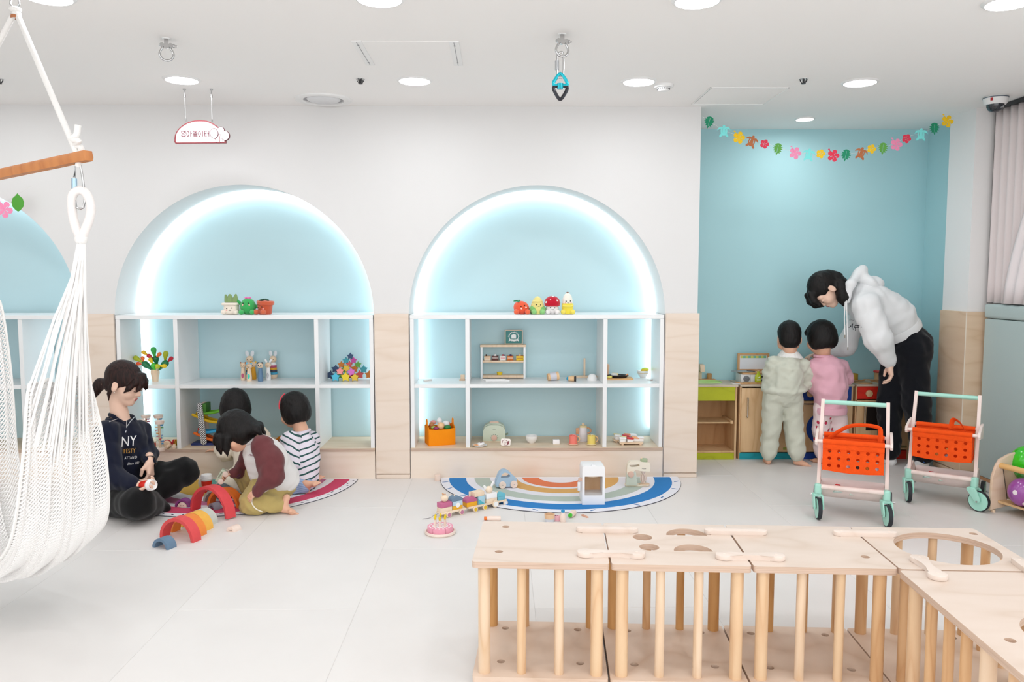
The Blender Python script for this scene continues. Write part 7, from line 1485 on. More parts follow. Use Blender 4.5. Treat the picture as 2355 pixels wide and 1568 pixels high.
s = SD(.02); cn_ = lambda a, e, z: nk+V((math.cos(a)*(.062+e)+.012, math.sin(a)*(.06+e)-.006, z-.05*max(0, math.cos(a+.55))**2+.012*math.cos(a+2.6)))
for i in range(22):
    a, a2 = -.55+.22+(2*PI-.44)*i/22, -.55+.22+(2*PI-.44)*(i+1)/22
    s.cap(cn_(a, 0, .016), cn_(a2, 0, .016), .009, .009, k=.008); s.cap(cn_(a, .012, -.012), cn_(a2, .012, -.012), .010, .010, k=.012); s.cap(cn_(a, .028, -.04), cn_(a2, .028, -.04), .010, .010, k=.014)
skin('collar', [s.mesh(.005)], NAVY, sw)
bv = BVHTree.FromPolygons([v.co for v in sw.data.vertices], [p.vertices for p in sw.data.polygons])
def drop(o, pts, n, off=.003):
    bvs = [BVHTree.FromPolygons([v.co for v in q.data.vertices], [p.vertices for p in q.data.polygons]) for q in [o]+list(o.children)]; r = []
    for p in pts:
        hs = [h[0] for h in (b_.ray_cast(V(p)+n*.3, -n) for b_ in bvs) if h[0]]; r.append((max(hs, key=lambda q: q.dot(n)) if hs else V(p))+n*off)
    return r
vn = V((.25, -.97, .06)).normalized(); sv = (vn+chest_n).normalized()
Zp = [j(x, y, 4.35) for x, y in ((253, 969), (268, 966), (280, 971), (284, 984), (285, 997))]; hole_wrap(sw, 'zip', drop(sw, Zp, vn, .004), .0022, mat('#d9d9dc', .35, .6), 6)
Zp = [j(x, y, 4.35) for x, y in ((295, 967), (290, 974), (285.5, 984))]; hole_wrap(sw, 'zip', drop(sw, Zp, vn, .004), .0022, mat('#d9d9dc', .35, .6), 6)
pr_ = mat('#f0f0f0', .7); tn = V((.45, -.9, .0)).normalized()
decal(sw, 'lettering', 'NY', .08, j(297, 1020, 4.35), tn, V((.1, 0, 1)), pr_, .72); decal(sw, 'lettering', 'IFESTY', .036, j(298, 1042, 4.35), tn, V((.06, 0, 1)), mat('#d8a548', .7), .62); decal(sw, 'lettering', 'ATTAN D', .022, j(302, 1058, 4.35), tn, V((.1, 0, 1)), pr_, .68); decal(sw, 'lettering', 'Since 198', .021, j(308, 1072, 4.35), tn, V((.12, 0, 1)), pr_, .75, .25)
s = SD(.05); s.ell(pel+V((0, .0, -.0)), (.165, .15, .115)); s.chain([pel+V((-.02, -.05, 0)), lerp(pel, rk, .5)+V((-.03, -.03, .0)), rk, lerp(rk, ra, .5), ra], [.11, .095, .082, .066, .052], k=.05); s.chain([pel+V((.05, .04, .02)), lerp(pel, lk, .55)+V((0, 0, .012)), lk, lerp(lk, la, .5), la], [.11, .09, .078, .066, .05], k=.05); s.cut((0, 0, .004), (0, 0, -1))
s.cap(ra, ra+V((.045, .0, -.012)), .04, .03, k=.03); tr_ = skin('trousers', [s.mesh(.0075, .004, 80, 5)], BLK, t)
# hair: smooth cap, low ponytail, fringe
h = SD(.02); hm = lambda x, y, z: H @ V((x, y, z)); R = frame(fw, up_)
h.ell(hm(0, -.022, .04), (.083, .102, .092), R); h.ell(hm(0, -.06, -.02), (.066, .052, .055), R); h.ell(hm(0, .115, -.05), (.085, .07, .09), R, k=.015, op=-1)
for q in (-1, 1): h.ell(hm(q*.085, .045, -.055), (.05, .05, .052), R, k=.012, op=-1); h.ell(hm(q*.088, -.006, -.016), (.02, .018, .03), R, k=.006, op=-1)
h.chain([hm(0, -.098, -.035), hm(-.0, -.135, -.055), hm(0, -.15, -.1), hm(0, -.145, -.15)], [.026, .03, .026, .01], k=.02)
for q in (-1, 1):
    h.chain([hm(q*.02, .076, .08), hm(q*.05, .08, .045), hm(q*.068, .066, .01), hm(q*.073, .05, -.022)], [.016, .014, .011, .005], k=.02); h.chain([hm(q*.005, .08, .078), hm(q*.02, .1, .045), hm(q*.036, .104, .018), hm(q*.046, .1, -.002)], [.018, .013, .009, .004], k=.016); h.chain([hm(q*.07, -.03, -.01), hm(q*.074, -.03, -.06), hm(q*.07, -.02, -.1)], [.014, .009, .003], k=.01)
skin('hair', [h.mesh(.0036, .0006, 220, 2)], HBRN, t)
b = B(); b.tube([hm(.024*math.cos(a), -.112+.008*math.sin(a), -.043+.024*math.sin(a)) for a in [2*PI*i/16 for i in range(16)]], .007, 8, closed=True); b.build('hair_tie', mat('#e2c9a6', .8), t)
b = B(); b.ell(hm(.082, -.0, -.038), .0028); b.build('earring', mat('#f2ece2', .2), t)
bb_ = lerp(le, lw, .98); dd = (lw-le).normalized(); X, _ = align(bb_-dd*.01, bb_+dd*.012)
b = B(); b.X = X; b.lathe([(.0335, 0), (.0345, .011), (.0335, .022), (.031, .022), (.031, 0)], 28); w_ = b.build('wrist_watch', mat('#1d1d20', .3), t)
b = B(); b.X = X; b.box((.03, -.018, .011), (.014, .03, .026), R=rot(0, 0, -32), bev=.004); b.build('watch_face', mat('#0d0d10', .1), w_)
cp = thing('toy_coffee_cup', 'red toy takeaway cup with white lid held in the seated woman hand', 'cup', O+cupc, 0); cp.rotation_euler = V((.80, -.45, .12)).to_track_quat('Z', 'Y').to_euler()
ck = U(4.2)*.96; cup(cp, ck)
for ch in cp.children_recursive: ch.data = ch.data.copy(); ch.data.transform(T(0, 0, -28*ck))
# ---------------------------------------------------------------- helper for toddlers
def bob(H, R, s, low=-.085, back=-.02, fringe=.028, wide=1.0, seed=1, part=None):
    hm = lambda x, y, z: H @ V((x, y, z)); h = SD(.02*s)
    h.ell(hm(0, -.012, .037), [q*s for q in (.089*wide, .106, .096)], R); h.ell(hm(0, -.025, -.02), [q*s for q in (.096*wide, .092, .085)], R, k=.04*s)
    h.ell(hm(0, .085, -.06), [q*s for q in (.066, .065, .09)], R, k=.012*s, op=-1); h.cut(hm(0, 0, low), -(R @ V((0, .12, 1))).to_3d(), .012*s)
    for q in (-1, 1): h.chain([hm(q*.02, .085, .075), hm(q*.035, .1, .045), hm(q*.045, .094, fringe)], [.016*s, .012*s, .006*s], k=.01*s)
    return h.mesh(.0045, .0012, 200, seed)
def sleeve(P, Rr, wr=.004, seed=1, cuff=None, vox=.006, k=.03):
    s = SD(k); s.chain(P, Rr)
    if cuff: s.cap(lerp(P[-2], P[-1], .92), P[-1]+(P[-1]-P[-2]).normalized()*.012, cuff, cuff*.97, k=.012)
    return s.mesh(vox, wr, 70, seed)
# ---------------------------------------------------------------- child in cream at the shelf
O = at(570, 1112, z=0); O.y = 4.83; O.x = at(570, 1112, Y=4.83).x; j = J(O); t = person('small child in cream outfit leaning on the shelf plinth, back turned', O)
s_ = .95; nk = j(556, 980, 4.92); hc = j(541, 938, 4.93); fw, up_ = V((-.35, .93, -.12)), V((-.05, .1, 1)); d, H = head(hc, fw, up_, s_, False, nk); R = frame(fw, up_)
pel, che = j(580, 1082, 4.80), j(572, 1015, 4.88); ls, le, lw = j(528, 1003, 4.95), j(520, 1040, 4.90), j(500, 1033, 5.06); rs, re, rw = j(600, 1005, 4.88), j(612, 1050, 4.92), j(600, 1035, 5.05)
lk, la = j(528, 1112, 4.74), j(572, 1117, 4.64); rk, ra = j(620, 1105, 4.95), j(640, 1112, 4.8)
core = SD(.04); core.chain([pel, che, nk], [.06, .06, .035]); core.chain([ls, le, lw], [.025, .022, .016]); core.chain([rs, re, rw], [.025, .022, .016]); core.chain([pel, lk, la], [.05, .038, .024]); core.chain([pel, rk, ra], [.05, .038, .024])
skin('body', [d.mesh(.0036), core.mesh(.008), hand(lw, V((-.85, .2, -.1)), V((0, 0, -1)), -1, .56, .2, .4, .2, .0025), hand(rw, V((.1, .9, -.1)), V((0, 0, -1)), 1, .56, .3, .3, .2, .003), foot(la+V((.0, 0, -.005)), V((.5, -.3, -.4)), V((.3, -.2, 1)), .52, 1)], SKC, t)
CREAM = cloth('#efe4d0', .3)
s = SD(.045); s.chain([lerp(pel, che, .1), che, lerp(che, nk, .6)], [.108, .098, .06]); s.chain([che, ls, le, lerp(le, lw, .75)], [.075, .05, .052, .04], k=.045); s.chain([che, rs, re, lerp(re, rw, .7)], [.075, .05, .05, .04], k=.045); s.cap(lerp(le, lw, .7), lerp(le, lw, .92), .03, .029, k=.012)
skin('sweatshirt', [s.mesh(.0065, .006, 75, 4)], CREAM, t); s = SD(.04); s.ell(pel, (.10, .1, .085)); s.chain([pel, lk, la], [.085, .066, .045]); s.chain([pel, rk, ra], [.085, .066, .045]); s.cut((0, 0, .008), (0, 0, -1)); skin('trousers', [s.mesh(.0065, .005, 80, 6)], CREAM, t)
skin('hair', [bob(H, R, s_, -.075, seed=3)], HBLK, t)
# ---------------------------------------------------------------- child with maroon sleeves in front
O = at(625, 1172, z=0); j = J(O); t = person('child with maroon sleeves and olive trousers kneeling on rug, holding a sage toy', O)
s_ = .92; nk = j(583, 1012, 4.45); hc = j(545, 993, 4.42); fw, up_ = V((-.78, -.12, -.62)), V((-.6, .0, .8)); d, H = head(hc, fw, up_, s_, False, nk); R = frame(fw, up_)
pel, che = j(640, 1105, 4.46), j(602, 1040, 4.46); rs, re, rw = j(603, 1028, 4.35), j(622, 1092, 4.27), j(594, 1126, 4.25); fs, fe, fwst = j(575, 1045, 4.58), j(556, 1082, 4.60), j(540, 1087, 4.52)
nkn, nan_ = j(580, 1158, 4.32), j(650, 1161, 4.33); fk, fa = j(557, 1085, 4.66), j(580, 1135, 4.57)
core = SD(.04); core.chain([pel, che, nk], [.06, .06, .035]); core.chain([rs, re, rw], [.025, .022, .016]); core.chain([fs, fe, fwst], [.025, .022, .016]); core.chain([pel, nkn, nan_], [.05, .038, .022]); core.chain([pel, fk, fa], [.05, .038, .022])
skin('body', [d.mesh(.0036), core.mesh(.008), hand(rw, V((-.72, -.05, -.62)), V((-.5, .2, -.75)), -1, .6, .35, .3, .2, .0024), hand(fwst, V((-.8, -.15, -.12)), V((-.1, -.5, -.7)), 1, .58, .75, .2, .7, .0024), foot(nan_+V((.012, 0, .01)), V((.93, -.22, -.12)), V((.12, .5, .85)), .64, -1, .003), foot(fa+V((-.01, -.02, .01)), V((-.8, -.5, -.1)), V((0, 0, 1)), .5, 1)], SKC, t)
GRY = cloth('#dfdcda', .3); MAR = cloth('#6b3a3c', .35, var=.1, vscale=25); OLV = cloth('#b9a468', .3, var=.06, vscale=18)
s = SD(.05); s.chain([lerp(pel, che, .0), lerp(pel, che, .5), che, lerp(che, nk, .7)], [.112, .113, .097, .055]); s.ell(lerp(pel, che, .1)+V((.02, 0, .0)), (.105, .1, .07)); tp_ = skin('sweatshirt', [s.mesh(.0065, .006, 70, 8)], GRY, t)
skin('sleeve', [sleeve([lerp(che, rs, .55)+V((0, 0, .02)), rs, lerp(rs, re, .55)+V((.022, 0, .01)), re+V((.01, 0, 0)), rw], [.052, .06, .068, .06, .04], .005, 9, .030, k=.04)], MAR, tp_, 'maroon velvet sleeve'); skin('sleeve', [sleeve([lerp(che, fs, .5), fs, fe, fwst], [.05, .052, .046, .034], .004, 3, .027, k=.04)], MAR, tp_, 'maroon velvet sleeve')
b = B(); dd = (fwst-fe).normalized(); X, L = align(fwst-dd*.03, fwst+dd*.006); b.X = X; b.lathe([(.0, 0), (.03, 0), (.031, .015), (.03, L), (0, L)], 20); b.build('purple_cuff', cloth('#6a2a5c'), tp_)
s = SD(.02); 
for i in range(14):
    a, a2 = 2*PI*i/14, 2*PI*(i+1)/14; q = lambda a: nk+V((.052*math.cos(a)+.004, .053*math.sin(a), .004+.02*math.cos(a)))
    s.cap(q(a), q(a2), .013, .013, k=.01)
skin('hood_collar', [s.mesh(.005)], GRY, tp_); decal(tp_, 'print', 'Mini', .016, j(557, 1050, 4.3), V((-.35, -.93, .1)), V((0, 0, 1)), mat('#7d3150', .7), 1.2, .2); decal(tp_, 'print', 'B', .016, j(640, 1081, 4.3), V((.1, -.99, .1)), V((0, 0, 1)), mat('#8d5060', .7))
s = SD(.045); s.ell(pel+V((-.01, 0, -.02)), (.115, .1, .095)); s.chain([pel, lerp(pel, nkn, .55)+V((0, 0, .008)), nkn, lerp(nkn, nan_, .5), lerp(nkn, nan_, .9)], [.09, .085, .066, .06, .045], k=.04); s.chain([pel, lerp(pel, fk, .6), fk, lerp(fk, fa, .5), lerp(fk, fa, .9)], [.085, .068, .055, .055, .042], k=.03); s.cut((0, 0, .004), (0, 0, -1)); tr_ = skin('trousers', [s.mesh(.006, .006, 75, 12)], OLV, t)
vn = V((0, -1, .15)).normalized(); hole_wrap(tr_, 'white_piping', drop(tr_, bez([j(x, y, 4.2) for x, y in ((603, 1127), (600, 1134), (588, 1139), (575, 1146), (572, 1158), (580, 1172), (595, 1181))], 4), vn, .001), .0035, mat('#efe9da', .8), 8)
h = SD(.02); hm = lambda x, y, z: H @ V((x, y, z)); h.ell(hm(0, -.012, .04), [q*s_ for q in (.094, .108, .098)], R); h.ell(hm(0, -.03, -.02), [q*s_ for q in (.098, .09, .08)], R, k=.04); h.ell(hm(0, .1, -.07), [q*s_ for q in (.06, .07, .085)], R, k=.012, op=-1)
dn = V((0, 0, -1))
for x, y, z, L in ((-.06, .08, .03, .07), (.06, .085, .02, .06), (-.075, .05, .0, .1), (.085, .04, .01, .08), (.03, .1, .04, .06), (-.02, .1, .05, .06), (.09, -.02, -.02, .07), (.085, .0, .0, .09), (-.05, .09, .02, .08)):
    p = hm(x, y, z); h.chain([p, p+dn*L*.55+V((-.008, 0, 0)), p+dn*L], [.024, .017, .005], k=.015)
for x, y0, z in ((.05, -.085, -.01), (.0, -.09, -.02), (.08, -.06, -.03), (-.05, -.08, -.02)):
    p = hm(x, y0, z); h.chain([p, p+V((.05, -.01, -.012)), p+V((.085, -.015, -.05))], [.03, .02, .004], k=.02)
skin('hair', [h.mesh(.0045, .0014, 180, 5)], HBLK, t)
tv = thing('toy_vehicle', 'sage green wooden toy car held upright by the maroon sleeved child', 'toy car', O+j(508, 1093, 4.5), 0); tv.rotation_euler = (0, math.radians(-58), math.radians(12)); kk = U(4.5)
b = B(); b.box((0, 0, 0), (31*kk, .036, 11*kk), bev=.003); b.build('body', mat('#c3ccb4', .5), tv); b = B(); b.box((3*kk, -.0185, 2*kk), (16*kk, .002, 3*kk), bev=.0008); b.build('slot', mat('#8d957f', .5), tv)
for x in (-10, 10):
    for y in (-.024, .024): b = B(); b.cyl((x*kk, y-.006, -7*kk), (x*kk, y+.006, -7*kk), 6.4*kk, seg=20, bev=.0015); b.build('wheel', PINKBEECH, tv)
# ---------------------------------------------------------------- child in striped shirt
O = at(685, 1136, z=0); O = V((at(685, 1136, Y=4.8).x, 4.8, 0)); j = J(O); t = person('child in lilac shirt with dark green stripes kneeling beside the orange toy car', O)
s_ = .93; nk = j(692, 988, 4.9); hc = j(677, 945, 4.92); fw, up_ = V((-.72, .66, -.2)), V((-.12, .1, 1)); d, H = head(hc, fw, up_, s_, False, nk); R = frame(fw, up_)
pel, che = j(692, 1095, 4.8), j(693, 1030, 4.87); ns, ne, nw = j(668, 1014, 4.80), j(669, 1066, 4.74), j(652, 1036, 4.92); fs, fe, fwst = j(716, 1012, 4.97), j(718, 1055, 5.0), j(680, 1040, 5.06)
nkn, nan_ = j(655, 1118, 4.72), j(706, 1121, 4.71); fk, fa = j(665, 1112, 4.92), j(716, 1108, 4.9)
core = SD(.04); core.chain([pel, che, nk], [.06, .06, .035]); core.chain([ns, ne, nw], [.025, .022, .016]); core.chain([fs, fe, fwst], [.025, .022, .016]); core.chain([pel, nkn, nan_], [.045, .034, .022]); core.chain([pel, fk, fa], [.045, .034, .022])
skin('body', [d.mesh(.0036), core.mesh(.008), hand(nw, V((-.35, .7, .35)), V((.2, .3, -.9)), -1, .56, .5, .2, .4, .0028), foot(nan_, V((.85, -.1, -.1)), V((.05, .3, -.9)), .58, 1), foot(fa, V((.85, .1, -.1)), V((.05, .3, -.9)), .55, 1)], SKC, t)
def striped(bg, st, per, wd, axis, key):
    m = bpy.data.materials.new('m_striped'); m.use_nodes = True; nt = m.node_tree; b = nt.nodes['Principled BSDF']; b.inputs['Roughness'].default_value = .9; tc = nt.nodes.new('ShaderNodeTexCoord'); dp = nt.nodes.new('ShaderNodeVectorMath'); dp.operation = 'DOT_PRODUCT'; dp.inputs[1].default_value = V(axis).normalized()
    n = nt.nodes.new('ShaderNodeTexNoise'); n.inputs['Scale'].default_value = 9; nt.links.new(tc.outputs['Object'], n.inputs['Vector']); ma = nt.nodes.new('ShaderNodeMath'); ma.operation = 'MULTIPLY_ADD'; ma.inputs[1].default_value = .03; nt.links.new(n.outputs['Fac'], ma.inputs[0]); nt.links.new(tc.outputs['Object'], dp.inputs[0]); nt.links.new(dp.outputs['Value'], ma.inputs[2])
    mo = nt.nodes.new('ShaderNodeMath'); mo.operation = 'FLOORED_MODULO'; mo.inputs[1].default_value = per; nt.links.new(ma.outputs[0], mo.inputs[0]); lt = nt.nodes.new('ShaderNodeMath'); lt.operation = 'LESS_THAN'; lt.inputs[1].default_value = wd; nt.links.new(mo.outputs[0], lt.inputs[0])
    x = nt.nodes.new('ShaderNodeMix'); x.data_type = 'RGBA'; x.inputs['A'].default_value = lin(bg); x.inputs['B'].default_value = lin(st); nt.links.new(lt.outputs[0], x.inputs['Factor']); nt.links.new(x.outputs['Result'], b.inputs['Base Color']); return m
s = SD(.045); s.chain([lerp(pel, che, .0)+V((.0, 0, -.01)), lerp(pel, che, .5), che, lerp(che, nk, .72)], [.108, .104, .094, .05]); sh = skin('shirt', [s.mesh(.006, .005, 65, 14)], striped('#e6dfea', '#24504e', .036, .0095, (-.28, 0, 1), 0), t)
skin('sleeve', [sleeve([lerp(che, ns, .45)+V((0, 0, .02)), ns, lerp(ns, ne, .6), ne, lerp(ne, nw, .85)], [.055, .056, .056, .053, .038], .004, 5, k=.04)], striped('#e6dfea', '#24504e', .034, .009, (.5, .1, .85), 1), sh); skin('sleeve', [sleeve([lerp(che, fs, .5), fs, fe, fwst], [.05, .05, .046, .035], .004, 6, k=.04)], striped('#e6dfea', '#24504e', .034, .009, (-.3, .1, .9), 2), sh)
s = SD(.01); 
for i in range(14):
    q = lambda i: nk+V((.053*math.cos(2*PI*i/14), .052*math.sin(2*PI*i/14), -.014+.012*math.cos(2*PI*i/14))); s.cap(q(i), q(i+1), .008, .008, k=.006)
skin('neckband', [s.mesh(.004)], cloth('#e4dce8'), sh)
s = SD(.04); s.ell(pel+V((0, 0, -.02)), (.098, .09, .08)); s.chain([pel, nkn, lerp(nkn, nan_, .8)], [.08, .062, .046]); s.chain([pel, fk, lerp(fk, fa, .8)], [.08, .06, .046]); s.cut((0, 0, .008), (0, 0, -1)); skin('trousers', [s.mesh(.006, .005, 90, 15)], striped('#9fb4d4', '#879fc4', .012, .005, (.3, .2, 1), 3), t)
skin('hair', [bob(H, R, s_, -.088, seed=7)], HBLK, t)
b = B(); b.tube([H @ V((.0905*math.cos(a), .03, .034+.097*math.sin(a))) for a in [PI*.62+PI*.4*i/12 for i in range(13)]], .004, 8); b.build('hair_band', mat('#d83a4a', .4), t)
# ---------------------------------------------------------------- child in pale green
YC = 5.40; O = V((at(1800, 1060, Y=YC).x, YC+.07, 0)); j = J(O); t = person('toddler in pale green sweatsuit with white collar standing at kitchen, back turned', O)
s_ = .96; nk = j(1817, 812, YC); hc = j(1815, 778, YC); fw, up_ = V((.22, .97, -.12)), V((0, .1, 1)); d, H = head(hc, fw, up_, s_, False, nk); R = frame(fw, up_)
pel, che = j(1801, 912, YC), j(1812, 848, YC-.02); ls, le, lw = j(1778, 836, YC), j(1768, 885, YC+.05), j(1790, 880, YC+.15); rs, re, rw = j(1846, 840, YC), j(1862, 878, YC+.04), j(1858, 862, YC+.15)
zf = lambda x, y, Y: V((at(x, y, Y=Y).x, Y, 0))-O
la, ra = V((at(1765, 1045, Y=YC+.05).x, YC+.04, .055))-V((O.x, O.y, 0)), V((at(1828, 1045, Y=YC+.05).x, YC+.0, .055))-V((O.x, O.y, 0)); lk, rk = j(1774, 985, YC+.03), j(1825, 985, YC+.03)
core = SD(.04); core.chain([pel, che, nk], [.065, .065, .035]); core.chain([ls, le, lw], [.025, .022, .016]); core.chain([rs, re, rw], [.025, .022, .016]); core.chain([pel+V((-.05, 0, -.02)), lk, la], [.045, .038, .025]); core.chain([pel+V((.05, 0, -.02)), rk, ra], [.045, .038, .025])
skin('body', [d.mesh(.0036), core.mesh(.008), hand(rw, V((.0, .9, .1)), V((-.3, 0, -.9)), -1, .56, .4, .2, .4, .003), hand(lw, V((.1, .9, .1)), V((.3, 0, -.9)), 1, .56, .4, .2, .4, .003), foot(la+V((0, -.005, -.006)), V((.18, .95, -.02)), V((0, 0, 1)), .6, -1, .003), foot(ra+V((.006, -.01, -.006)), V((.75, -.25, -.08)), V((0, 0, 1)), .6, 1, .003)], SKC, t)
GRN = cloth('#d3d5c6', .3, var=.04, vscale=20)
s = SD(.045); s.chain([lerp(pel, che, .1), lerp(pel, che, .5), che, lerp(che, nk, .6)], [.104, .108, .092, .05]); s.ell(lerp(pel, che, .27), (.158, .125, .046), k=.02); s.chain([che, ls, lerp(ls, le, .5), le, lw], [.07, .05, .052, .05, .04], k=.03); s.chain([che, rs, lerp(rs, re, .5), re, rw], [.07, .05, .055, .055, .04], k=.03); sw = skin('sweatshirt', [s.mesh(.0065, .005, 85, 21)], GRN, t)
s = SD(.012)
for i in range(20):
    a, a2 = 2*PI*i/20, 2*PI*(i+1)/20
    for q in range(3):
        f = lambda a: nk+V(((.05+.012*q)*math.cos(a), (.048+.012*q)*math.sin(a), .012-.015*q-.012*math.cos(a)*(1 if math.cos(a) > 0 else 0))); s.cap(f(a), f(a2), .008, .008, k=.01)
skin('white_collar', [s.mesh(.0045)], cloth('#f1f0ec'), sw, 'white collar')
s = SD(.02); s.ell(pel+V((0, 0, .02)), (.125, .108, .085)); s.chain([pel+V((-.066, 0, -.01)), lk, lerp(lk, la, .8)], [.076, .068, .064], k=.02); s.chain([pel+V((.062, 0, -.01)), rk, lerp(rk, ra, .8)], [.076, .068, .064], k=.02); s.cap(lerp(lk, la, .85), lerp(lk, la, .97), .05, .042, k=.02); s.cap(lerp(rk, ra, .85), lerp(rk, ra, .97), .05, .042, k=.02); skin('trousers', [s.mesh(.0065, .005, 80, 22)], GRN, t)
h = SD(.02); hm = lambda x, y, z: H @ V((x, y, z)); h.ell(hm(0, -.014, .04), [q*s_ for q in (.081, .1, .091)], R); h.ell(hm(0, -.045, -.02), [q*s_ for q in (.068, .06, .06)], R, k=.03); h.cut(hm(0, -.03, -.062), -(R @ V((0, -.35, 1))).to_3d(), .01); h.ell(hm(0, .1, -.03), [q*s_ for q in (.085, .07, .07)], R, k=.015, op=-1)
for q in (-1, 1): h.ell(hm(q*.085, .0, -.02), [x*s_ for x in (.025, .03, .04)], R, k=.008, op=-1)
skin('hair', [h.mesh(.0042, .001, 220, 9)], HBLK, t)
# ---------------------------------------------------------------- child in pink
O = V((at(1908, 1060, Y=YC).x, YC+.07, 0)); j = J(O); t = person('toddler in pink sweatshirt and strawberry print trousers standing at kitchen, back turned', O)
nk = j(1893, 812, YC); hc = j(1887, 777, YC); fw, up_ = V((-.35, .93, -.12)), V((-.04, .1, 1)); d, H = head(hc, fw, up_, s_, False, nk); R = frame(fw, up_)
pel, che = j(1910, 925, YC), j(1905, 852, YC-.02); ls, le, lw = j(1874, 842, YC), j(1872, 888, YC+.05), j(1882, 862, YC+.16); rs, re, rw = j(1934, 842, YC), j(1948, 872, YC+.05), j(1938, 880, YC+.16)
la, ra = V((at(1887, 1045, Y=YC+.05).x-O.x, -.03, .055)), V((at(1935, 1045, Y=YC+.05).x-O.x, -.04, .055)); lk, rk = j(1889, 990, YC+.03), j(1931, 990, YC+.03)
core = SD(.04); core.chain([pel, che, nk], [.065, .065, .035]); core.chain([ls, le, lw], [.025, .022, .016]); core.chain([rs, re, rw], [.025, .022, .016]); core.chain([pel+V((-.05, 0, -.02)), lk, la], [.045, .036, .025]); core.chain([pel+V((.05, 0, -.02)), rk, ra], [.045, .036, .025])
skin('body', [d.mesh(.0036), core.mesh(.008), hand(lw, V((.0, .9, .1)), V((.3, 0, -.9)), 1, .56, .4, .2, .4, .003), hand(rw, V((-.1, .9, .1)), V((-.3, 0, -.9)), -1, .56, .4, .2, .4, .003), foot(la+V((0, -.006, -.006)), V((-.3, .85, -.02)), V((0, 0, 1)), .6, -1, .003), foot(ra+V((0, -.006, -.006)), V((.2, .9, -.02)), V((0, 0, 1)), .6, 1, .003)], SKC, t)
PNK = cloth('#e9b3c2', .3)
s = SD(.045); s.chain([lerp(pel, che, .0), lerp(pel, che, .5), che, lerp(che, nk, .62)], [.108, .112, .1, .05]); s.chain([che, ls, lerp(ls, le, .5), le, lw], [.07, .05, .052, .05, .04], k=.03); s.chain([che, rs, lerp(rs, re, .5), re, rw], [.07, .046, .048, .044, .036], k=.03); s.cut(pel+V((0, 0, -.05)), (0, 0, -1), .01); sw = skin('sweatshirt', [s.mesh(.0065, .0045, 80, 31)], PNK, t)
b = B(); b.lathe([(.098, -.034), (.108, -.03), (.112, -.01), (.11, .012), (.1, .016)], 40, T(pel+V((0, 0, -.046))), 1, .93); b.build('hem_band', PNK, sw)
s = SD(.01)
for i in range(14):
    q = lambda i: nk+V((.055*math.cos(2*PI*i/14), .053*math.sin(2*PI*i/14), -.018)); s.cap(q(i), q(i+1), .009, .009, k=.006)
skin('neckband', [s.mesh(.004)], PNK, sw)
s = SD(.03); s.ell(pel+V((0, 0, -.02)), (.105, .09, .09)); s.chain([pel+V((-.05, 0, -.05)), lk, lerp(lk, la, .85)], [.068, .062, .052], k=.015); s.chain([pel+V((.05, 0, -.05)), rk, lerp(rk, ra, .85)], [.068, .062, .052], k=.015); tr_ = skin('trousers', [s.mesh(.006, .004, 80, 32)], cloth('#f1dbdc', .2), t)
bv = BVHTree.FromPolygons([v.co for v in tr_.data.vertices], [p.vertices for p in tr_.data.polygons])
for x, y in ((1890, 954), (1909, 953), (1935, 947), (1880, 970), (1933, 971), (1895, 983), (1905, 982), (1921, 982), (1938, 984), (1884, 999), (1905, 994), (1930, 1000), (1942, 1000), (1893, 1014), (1925, 1016), (1939, 1018), (1882, 1022), (1903, 1024)):
    p = j(x, y, YC-.2); h_ = bv.ray_cast(p, V((0, 1, 0)))
    if h_[0]:
        n = h_[1]; b = B(); b.X = T(h_[0]) @ n.to_track_quat('Z', 'Y').to_matrix().to_4x4(); b.ell((0, 0, 0), (.0105, .0125, .0014), u=12, v=6); b.build('strawberry_print', mat('#c22d4f', .8), tr_); b = B(); b.X = T(h_[0]) @ n.to_track_quat('Z', 'Y').to_matrix().to_4x4(); b.ell((0, .0115, .0008), (.006, .003, .0012), u=8, v=6); b.build('leaf_print', mat('#5a6a3a', .8), tr_)
for a, k_ in ((la, lk), (ra, rk)):
    b = B(); X, L = align(lerp(k_, a, .84), lerp(k_, a, 1.0)); b.X = X; b.lathe([(0, 0), (.036, 0), (.034, L), (0, L)], 20); b.build('black_cuff', cloth('#1b1a1c'), tr_)
skin('hair', [bob(H, R, s_, -.085, wide=1.06, seed=11)], HBLK, t)
# ---------------------------------------------------------------- bending woman
O = V((at(2085, 1070, Y=5.36).x, 5.36, 0)); j = J(O); t = person('woman in white hoodie and black trousers bending over the two toddlers', O)
hc = j(1898, 668, 5.36); fw, up_ = V((-.42, -.1, -.9)), V((-.9, .05, .42)); nk = j(1952, 676, 5.38); d, H = head(hc, fw, up_, 1.0, True, nk); R = frame(fw, up_)
pel, wst, che = j(2088, 790, 5.38), j(2052, 732, 5.38), j(1990, 692, 5.38); ns, ne, nw = j(1992, 704, 5.2), j(2020, 780, 5.14), j(2046, 836, 5.18); fs, fe, fwst = j(1982, 720, 5.54), j(1945, 796, 5.58), j(1890, 815, 5.62)
ll, rl = (j(2062, 805, 5.42), j(2046, 930, 5.44), V((at(2045, 1050, Y=5.42).x-O.x, .06, .075))), (j(2098, 800, 5.31), j(2108, 930, 5.3), V((at(2122, 1062, Y=5.3).x-O.x, -.06, .075)))
core = SD(.05); core.chain([pel, wst, che, nk], [.09, .085, .085, .045]); core.chain([che, ns, ne, nw], [.06, .04, .034, .024]); core.chain([che, fs, fe, fwst], [.06, .04, .034, .024]); core.chain(list(ll), [.075, .05, .036]); core.chain(list(rl), [.075, .05, .036])
skin('body', [d.mesh(.0034), core.mesh(.009), hand(nw, V((.12, -.05, -1)), V((-.85, .3, 0)), 1, .98, .55, .05, .6), hand(fwst, V((-.95, .0, -.1)), V((0, -.2, -.95)), -1, .95, .5, .2, .5)], SKA, t); facebits(t, H, 1.0)
